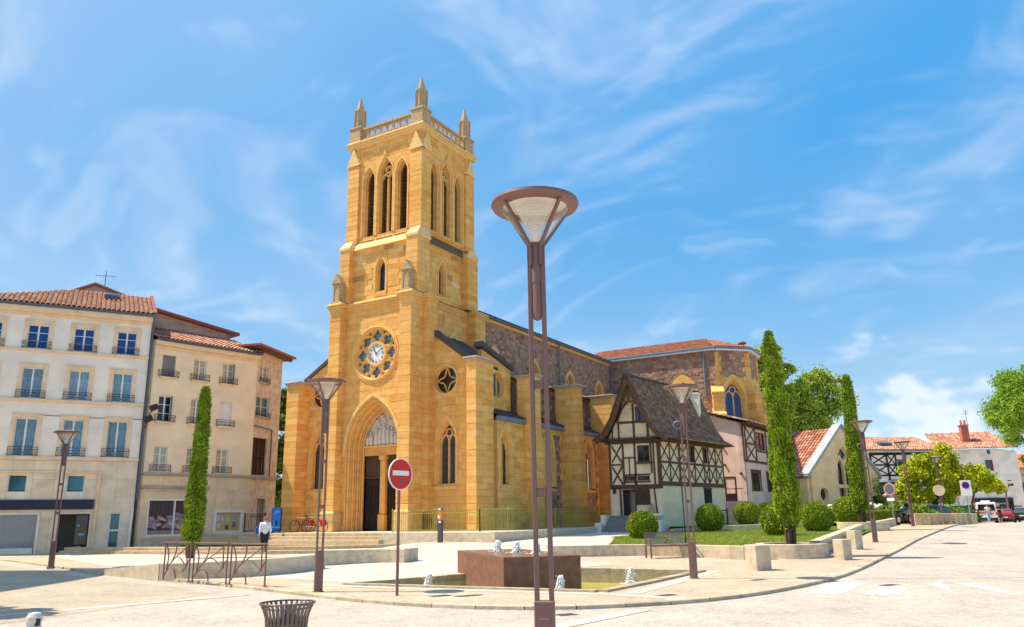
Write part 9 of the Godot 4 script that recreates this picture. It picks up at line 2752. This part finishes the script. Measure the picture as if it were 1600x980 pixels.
func build_people() -> void:
	var m = walk_pose(0.36, 1.0)
	person("person in white shirt and dark trousers walking towards the church steps", V(-11.9, 0.1, -38.95), deg_to_rad(205), {skin = Color(0.5, 0.3, 0.22), hair = Color(0.3, 0.17, 0.08), top = Color(0.74, 0.72, 0.74), leg = Color(0.035, 0.032, 0.045), shin = Color(0.03, 0.035, 0.09), shoe = Color(0.6, 0.6, 0.62), girth = 1.2, j = m, h = 1.76, look = -0.2, bag = Color(0.02, 0.09, 0.4), bag_at = V(0.3, 1.15, 0.1), bag_label = "blue bag held at the side of the person in white"})
	var a = walk_pose(0.25, 0.6)
	a.wr_l = V(-0.1, 1.1, 0.2); a.el_l = V(-0.24, 1.13, 0.02)
	person("person in pale blue jeans and white top standing behind the white van", V(42.15, gh(42, -73), -73), deg_to_rad(-10), {skin = Color(0.4, 0.23, 0.16), hair = Color(0.05, 0.025, 0.015), long = true, top = Color(0.62, 0.64, 0.68), sleeve = Color(0.4, 0.23, 0.16), leg = Color(0.3, 0.45, 0.55), shoe = Color(0.55, 0.55, 0.56), j = a, h = 1.66})
	var c = walk_pose(0.22, 0.3)
	c.wr_l = V(-0.06, 1.22, 0.2); c.el_l = V(-0.25, 1.14, 0.05); c.wr_r = V(0.08, 1.2, 0.2); c.el_r = V(0.25, 1.13, 0.05)
	person("person in black top and dark shorts with arms raised beside the van", V(43.05, gh(43, -73), -72.8), deg_to_rad(-25), {skin = Color(0.52, 0.32, 0.24), hair = Color(0.42, 0.27, 0.13), top = Color(0.03, 0.03, 0.035), sleeve = Color(0.52, 0.32, 0.24), leg = Color(0.07, 0.075, 0.06), thigh = Color(0.08, 0.085, 0.06), shin = Color(0.52, 0.32, 0.24), shoe = Color(0.1, 0.1, 0.1), j = c, h = 1.72})

# ---------------------------------------------------------------- vehicles
func wheel(parent: Node, at: Vector3, r: float, w: float) -> void:
	var T = Transform3D(Basis(V(0, 0, 1), PI / 2), at)
	var ty = MB.new(); ty.t = T; ty.lathe([Vector2(r * 0.6, -w / 2), Vector2(r * 0.95, -w / 2), Vector2(r, -w * 0.35), Vector2(r, w * 0.35), Vector2(r * 0.95, w / 2), Vector2(r * 0.6, w / 2)], 24)
	var o = part(parent, "wheel", ty, M.rubber)
	var rm = MB.new(); rm.t = T; rm.lathe([Vector2(0.0, -w * 0.42), Vector2(r * 0.6, -w * 0.45), Vector2(r * 0.6, w * 0.45), Vector2(0.0, w * 0.42)], 20); part(o, "rim", rm, M.chrome)

# body swept from cross-sections along z: [z, half width, bottom, belt, roof, half roof width]
func car_body(secs: Array) -> MB:
	var mb = MB.new()
	var rings = []
	for s in secs:
		var z: float = s[0]; var hw: float = s[1]; var y0: float = s[2]; var yb: float = s[3]; var yr: float = s[4]; var hr: float = s[5]
		var pts = []
		for p in [[hw * 0.86, y0], [hw, y0 + 0.12], [hw, yb - 0.08], [hw * 0.97, yb], [hr, yr - 0.05], [hr * 0.9, yr], [-hr * 0.9, yr], [-hr, yr - 0.05], [-hw * 0.97, yb], [-hw, yb - 0.08], [-hw, y0 + 0.12], [-hw * 0.86, y0]]: pts.append(V(p[0], p[1], z))
		rings.append(pts)
	for i in rings.size() - 1:
		for k in 12:
			var j = (k + 1) % 12
			mb._face(rings[i][k], rings[i][j], rings[i + 1][j], rings[i + 1][k], (rings[i][0] + rings[i][6] + rings[i + 1][0] + rings[i + 1][6]) / 4)
	for e in [0, rings.size() - 1]:
		for k in range(1, 11): mb._face3(rings[e][0], rings[e][k], rings[e][k + 1], (rings[0][0] + rings[-1][6]) / 2)
	return mb

func car(called: String, label: String, category: String, at: Vector3, turn: float, col: Color, van := false) -> Node3D:
	var t = thing(called, label, category, at, turn, "vehicles parked beyond the crest")
	var mb: MB
	# the rear faces +z
	if van: mb = car_body([[2.4, 0.9, 0.32, 1.1, 1.9, 0.78], [2.3, 0.95, 0.28, 1.1, 1.97, 0.82], [0.0, 0.95, 0.25, 1.1, 2.0, 0.84], [-1.2, 0.95, 0.25, 1.1, 1.96, 0.8], [-1.9, 0.93, 0.25, 1.05, 1.3, 0.8], [-2.5, 0.85, 0.3, 0.85, 0.98, 0.75]])
	else: mb = car_body([[2.0, 0.78, 0.36, 0.85, 0.98, 0.68], [1.9, 0.86, 0.3, 0.9, 1.12, 0.7], [1.3, 0.87, 0.22, 0.92, 1.42, 0.62], [0.2, 0.87, 0.2, 0.92, 1.48, 0.62], [-0.5, 0.87, 0.2, 0.92, 1.42, 0.6], [-1.2, 0.87, 0.22, 0.88, 0.95, 0.72], [-2.0, 0.76, 0.3, 0.66, 0.74, 0.66]])
	for i in mb.c.size(): mb.c[i] = col
	var bd = part(t, "body", mb, M.gloss)
	for z in [1.35, -1.4]:
		for s in [-1, 1]: wheel(t, V(s * 0.8, 0.32, z), 0.32, 0.2)
	var g = MB.new()
	if van: g.hexa([V(-0.72, 1.2, 2.3), V(0.72, 1.2, 2.3), V(0.64, 1.78, 2.3), V(-0.64, 1.78, 2.3), V(-0.72, 1.2, 2.44), V(0.72, 1.2, 2.44), V(0.66, 1.78, 2.4), V(-0.66, 1.78, 2.4)])
	else: g.hexa([V(-0.66, 0.98, 1.6), V(0.66, 0.98, 1.6), V(0.56, 1.38, 1.2), V(-0.56, 1.38, 1.2), V(-0.68, 0.96, 1.94), V(0.68, 0.96, 1.94), V(0.58, 1.37, 1.46), V(-0.58, 1.37, 1.46)])
	part(bd, "rear_window", g, M.glass_dark)
	for s in [-1, 1]:
		var sw = MB.new()
		var hw = 0.94 if van else 0.85
		var yb = 1.15 if van else 0.95; var yt = 1.8 if van else 1.38; var hr = 0.85 if van else 0.65
		sw._face(V(s * (hw + 0.008), yb, 1.1), V(s * (hw + 0.008), yb, -0.7), V(s * (hr + 0.02), yt, -0.5), V(s * (hr + 0.02), yt, 1.0), Vector3.ZERO)
		part(bd, "side_window", sw, M.glass_dark)
		var tl = MB.new(); tl.cbx(V(s * 0.78 - 0.09, 0.8, 1.9 if not van else 2.3), V(s * 0.78 + 0.09, 1.08 if van else 0.96, 2.0 if not van else 2.43), 0.02); part(bd, "tail_light", tl, M.sign_red)
		var mr = MB.new(); mr.cbx(V(s * (hw + 0.1) - 0.09, yb, -0.75), V(s * (hw + 0.1) + 0.09, yb + 0.16, -0.62), 0.02); part(bd, "mirror", mr, M.gloss_dark)
	var bm = MB.new(); var zr = 2.42 if van else 2.0
	bm.cbx(V(-0.86, 0.3, zr - 0.12), V(0.86, 0.55, zr + 0.08), 0.04); part(bd, "bumper", bm, M.gloss_dark)
	var pl = MB.new(); pl.cbx(V(-0.26, 0.6 if van else 0.62, zr + 0.0), V(0.26, 0.72, zr + 0.03), 0.005); part(bd, "number_plate", pl, M.white_paint)
	if van:
		for q in [[-0.3, 1.0, 0.2, 0.06], [0.25, 0.95, 0.3, 0.05], [0.0, 0.85, 0.15, 0.03]]:
			var st = MB.new(); st.bx(V(q[0] - q[2], q[1] - q[3], 2.4), V(q[0] + q[2], q[1] + q[3], 2.446)); part(bd, "red_marking", st, M.sign_red)
		var rb = MB.new(); rb.cbx(V(-0.4, 1.98, 0.6), V(0.4, 2.14, 0.9), 0.04); part(bd, "roof_bar", rb, M.white_paint)
		var dr = MB.new(); dr.cbx(V(-1.75, 0.4, 0.2), V(-0.98, 1.2, 0.28), 0.02); dr.bx(V(-1.75, 1.2, 0.22), V(-1.68, 1.85, 0.27)); dr.bx(V(-1.68, 1.8, 0.22), V(-0.98, 1.86, 0.27)); part(bd, "open_door", dr, M.white_paint)
		var dg = MB.new(); dg.bx(V(-1.68, 1.2, 0.24), V(-1.0, 1.8, 0.25)); part(bd, "door_window", dg, M.glass_dark)
	return t

func build_vehicles() -> void:
	car("van", "white van with red markings and its side door open", "van", V(46.1, gh(46, -79) - 0.02, -80), deg_to_rad(-30), Color(0.74, 0.74, 0.75), true)
	car("parked_car", "red hatchback parked beside the white van", "car", V(49.3, 0.1, -82.5), deg_to_rad(-32), Color(0.30, 0.035, 0.03))
	car("parked_car", "dark grey car parked beside the red hatchback", "car", V(52.0, 0.22, -83.5), deg_to_rad(-40), Color(0.05, 0.06, 0.07))
	car("parked_car", "dark teal car half hidden behind the stone blocks", "car", V(31.3, gh(31, -62) - 0.1, -63.0), deg_to_rad(75), Color(0.03, 0.07, 0.08))
	# motorcycle behind the bollard stones
	var mc = thing("motorcycle", "dark parked motorcycle left of the stone blocks", "motorcycle", V(25.9, gh(26, -54.5), -54.6), deg_to_rad(-60))
	for z in [-0.65, 0.65]: wheel(mc, V(0, 0.32, z), 0.32, 0.12)
	var bd = MB.new(); bd.col = Color(0.02, 0.025, 0.04); bd.tube([V(0, 0.75, 0.6), V(0, 0.85, 0.2), V(0, 0.95, -0.2), V(0, 1.0, -0.5)], [0.1, 0.17, 0.2, 0.08], 10); bd.tube([V(0, 0.35, -0.1), V(0, 0.6, 0.1)], 0.18, 10); part(mc, "body", bd, M.gloss)
	var fk = MB.new(); fk.tube([V(0.07, 0.32, -0.65), V(0.07, 1.05, -0.4)], 0.03, 6); fk.tube([V(-0.07, 0.32, -0.65), V(-0.07, 1.05, -0.4)], 0.03, 6); fk.tube([V(-0.36, 1.12, -0.32), V(0, 1.06, -0.42), V(0.36, 1.12, -0.32)], 0.02, 6); part(mc, "fork", fk, M.chrome)
	var ws = MB.new(); ws.hexa([V(-0.2, 1.0, -0.52), V(0.2, 1.0, -0.52), V(0.14, 1.38, -0.36), V(-0.14, 1.38, -0.36), V(-0.2, 1.0, -0.48), V(0.2, 1.0, -0.48), V(0.14, 1.38, -0.34), V(-0.14, 1.38, -0.34)]); part(mc, "windscreen", ws, M.glass_dark)
	var se = MB.new(); se.cbx(V(-0.15, 0.82, 0.0), V(0.15, 0.92, 0.75), 0.04); part(mc, "seat", se, M.rubber)
	# green waste bin
	var gb = thing("waste_container", "green wheeled waste container behind the stone blocks", "waste bin", V(34.6, gh(34.6, -64), -64.2), deg_to_rad(-15))
	var gm = MB.new(); gm.col = lin(24, 140, 92); gm.hexa([V(-0.75, 0.2, -0.4), V(0.75, 0.2, -0.4), V(0.85, 1.05, -0.5), V(-0.85, 1.05, -0.5), V(-0.75, 0.2, 0.4), V(0.75, 0.2, 0.4), V(0.85, 1.05, 0.5), V(-0.85, 1.05, 0.5)]); part(gb, "tub", gm, M.gloss)
	var lm = MB.new(); lm.col = lin(18, 112, 74); lm.cbx(V(-0.9, 1.05, -0.55), V(0.9, 1.13, 0.55), 0.03); lm.hexa([V(-0.86, 1.13, -0.5), V(0.86, 1.13, -0.5), V(0.7, 1.3, -0.4), V(-0.7, 1.3, -0.4), V(-0.86, 1.13, 0.5), V(0.86, 1.13, 0.5), V(0.7, 1.3, 0.4), V(-0.7, 1.3, 0.4)]); part(gb, "lid", lm, M.gloss)
	for s in [-1, 1]:
		for z in [-0.35, 0.35]: wheel(gb, V(s * 0.65, 0.1, z), 0.1, 0.06)
	# bicycles leaning by the church door
	var k = 0
	for q in [[-7.15, 0.12, "touring bicycle with red pannier behind the street lamp"], [-6.0, -0.05, "touring bicycle with red rear pannier nearest the church door"]]:
		var p = uv(q[0], -1.0 + q[1])
		bicycle(q[2], V(p.x, 0.95, p.y), -CA + PI + 0.25)
		k += 1

func bicycle(label: String, at: Vector3, turn: float) -> void: # length along x, front towards +x
	var t = thing("bicycle", label, "bicycle", at, turn, "bicycles parked by the church front")
	for x in [-0.52, 0.52]:
		var pts = []
		for k in 25: pts.append(V(x + cos(TAU * k / 24) * 0.33, 0.35 + sin(TAU * k / 24) * 0.33, 0))
		var ty = MB.new(); ty.tube(pts, 0.02, 6, false)
		var w = part(t, "wheel", ty, M.rubber)
		var sp = MB.new()
		for k in 12: sp.tube([V(x, 0.35, 0), V(x + cos(TAU * k / 12) * 0.32, 0.35 + sin(TAU * k / 12) * 0.32, 0)], 0.003, 4)
		part(w, "spokes", sp, M.chrome)
	var fr = MB.new(); fr.col = Color(0.05, 0.055, 0.06)
	var bb = V(-0.08, 0.3, 0); var st = V(-0.22, 0.82, 0); var hd = V(0.38, 0.84, 0); var hb = V(0.42, 0.68, 0)
	for e in [[bb, st], [st, hd], [bb, hb], [hd, hb], [bb, V(-0.52, 0.35, 0.04)], [bb, V(-0.52, 0.35, -0.04)], [st, V(-0.52, 0.35, 0.04)], [st, V(-0.52, 0.35, -0.04)], [hb, V(0.52, 0.35, 0.05)], [hb, V(0.52, 0.35, -0.05)]]: fr.tube([e[0], e[1]], 0.018, 6)
	part(t, "frame", fr, M.gloss)
	var hn = MB.new(); hn.tube([hd, V(0.36, 1.0, 0)], 0.014, 6); hn.tube([V(0.28, 1.04, -0.28), V(0.38, 1.0, -0.1), V(0.38, 1.0, 0.1), V(0.28, 1.04, 0.28)], 0.014, 6); part(t, "handlebar", hn, M.chrome)
	var sd = MB.new(); sd.ball(V(-0.26, 0.95, 0), V(0.14, 0.035, 0.07), 10, 6); sd.tube([st, V(-0.25, 0.94, 0)], 0.014, 6); part(t, "saddle", sd, M.rubber)
	var rk = MB.new(); rk.bar(V(-0.75, 0.74, 0.06), V(-0.3, 0.74, 0.06), 0.012, 0.012); rk.bar(V(-0.75, 0.74, -0.06), V(-0.3, 0.74, -0.06), 0.012, 0.012); rk.tube([V(-0.52, 0.35, 0.06), V(-0.6, 0.74, 0.06)], 0.008, 5); part(t, "rack", rk, M.iron)
	for s in [-1, 1]:
		var pn = MB.new(); pn.col = Color(0.62, 0.03, 0.03); pn.cbx(V(-0.68, 0.36, s * 0.13 - 0.07), V(-0.42, 0.72, s * 0.13 + 0.07), 0.05); part(t, "pannier", pn, M.cloth, "red pannier bag")
	var cr = MB.new(); cr.t = Transform3D(Basis(V(1, 0, 0), PI / 2), bb); cr.lathe([Vector2(0.1, -0.01), Vector2(0.1, 0.01)], 16); cr.t = Transform3D.IDENTITY; cr.tube([bb, bb + V(0.12, -0.12, 0.06)], 0.01, 5); part(t, "crank", cr, M.chrome)

func _ready() -> void:
	rng.seed = 2024
	set_view()
	make_materials()
	palettes()
	build_ground()
	build_steps()
	build_church()
	build_left_houses()
	build_timber_house()
	build_pink_house()
	build_chapel()
	build_far_houses()
	build_landscape()
	build_railings()
	build_plants()
	build_fountain()
	build_lamps()
	build_furniture()
	build_vehicles()
	build_people()

func V(x: float, y: float, z: float) -> Vector3: return Vector3(x, y, z)
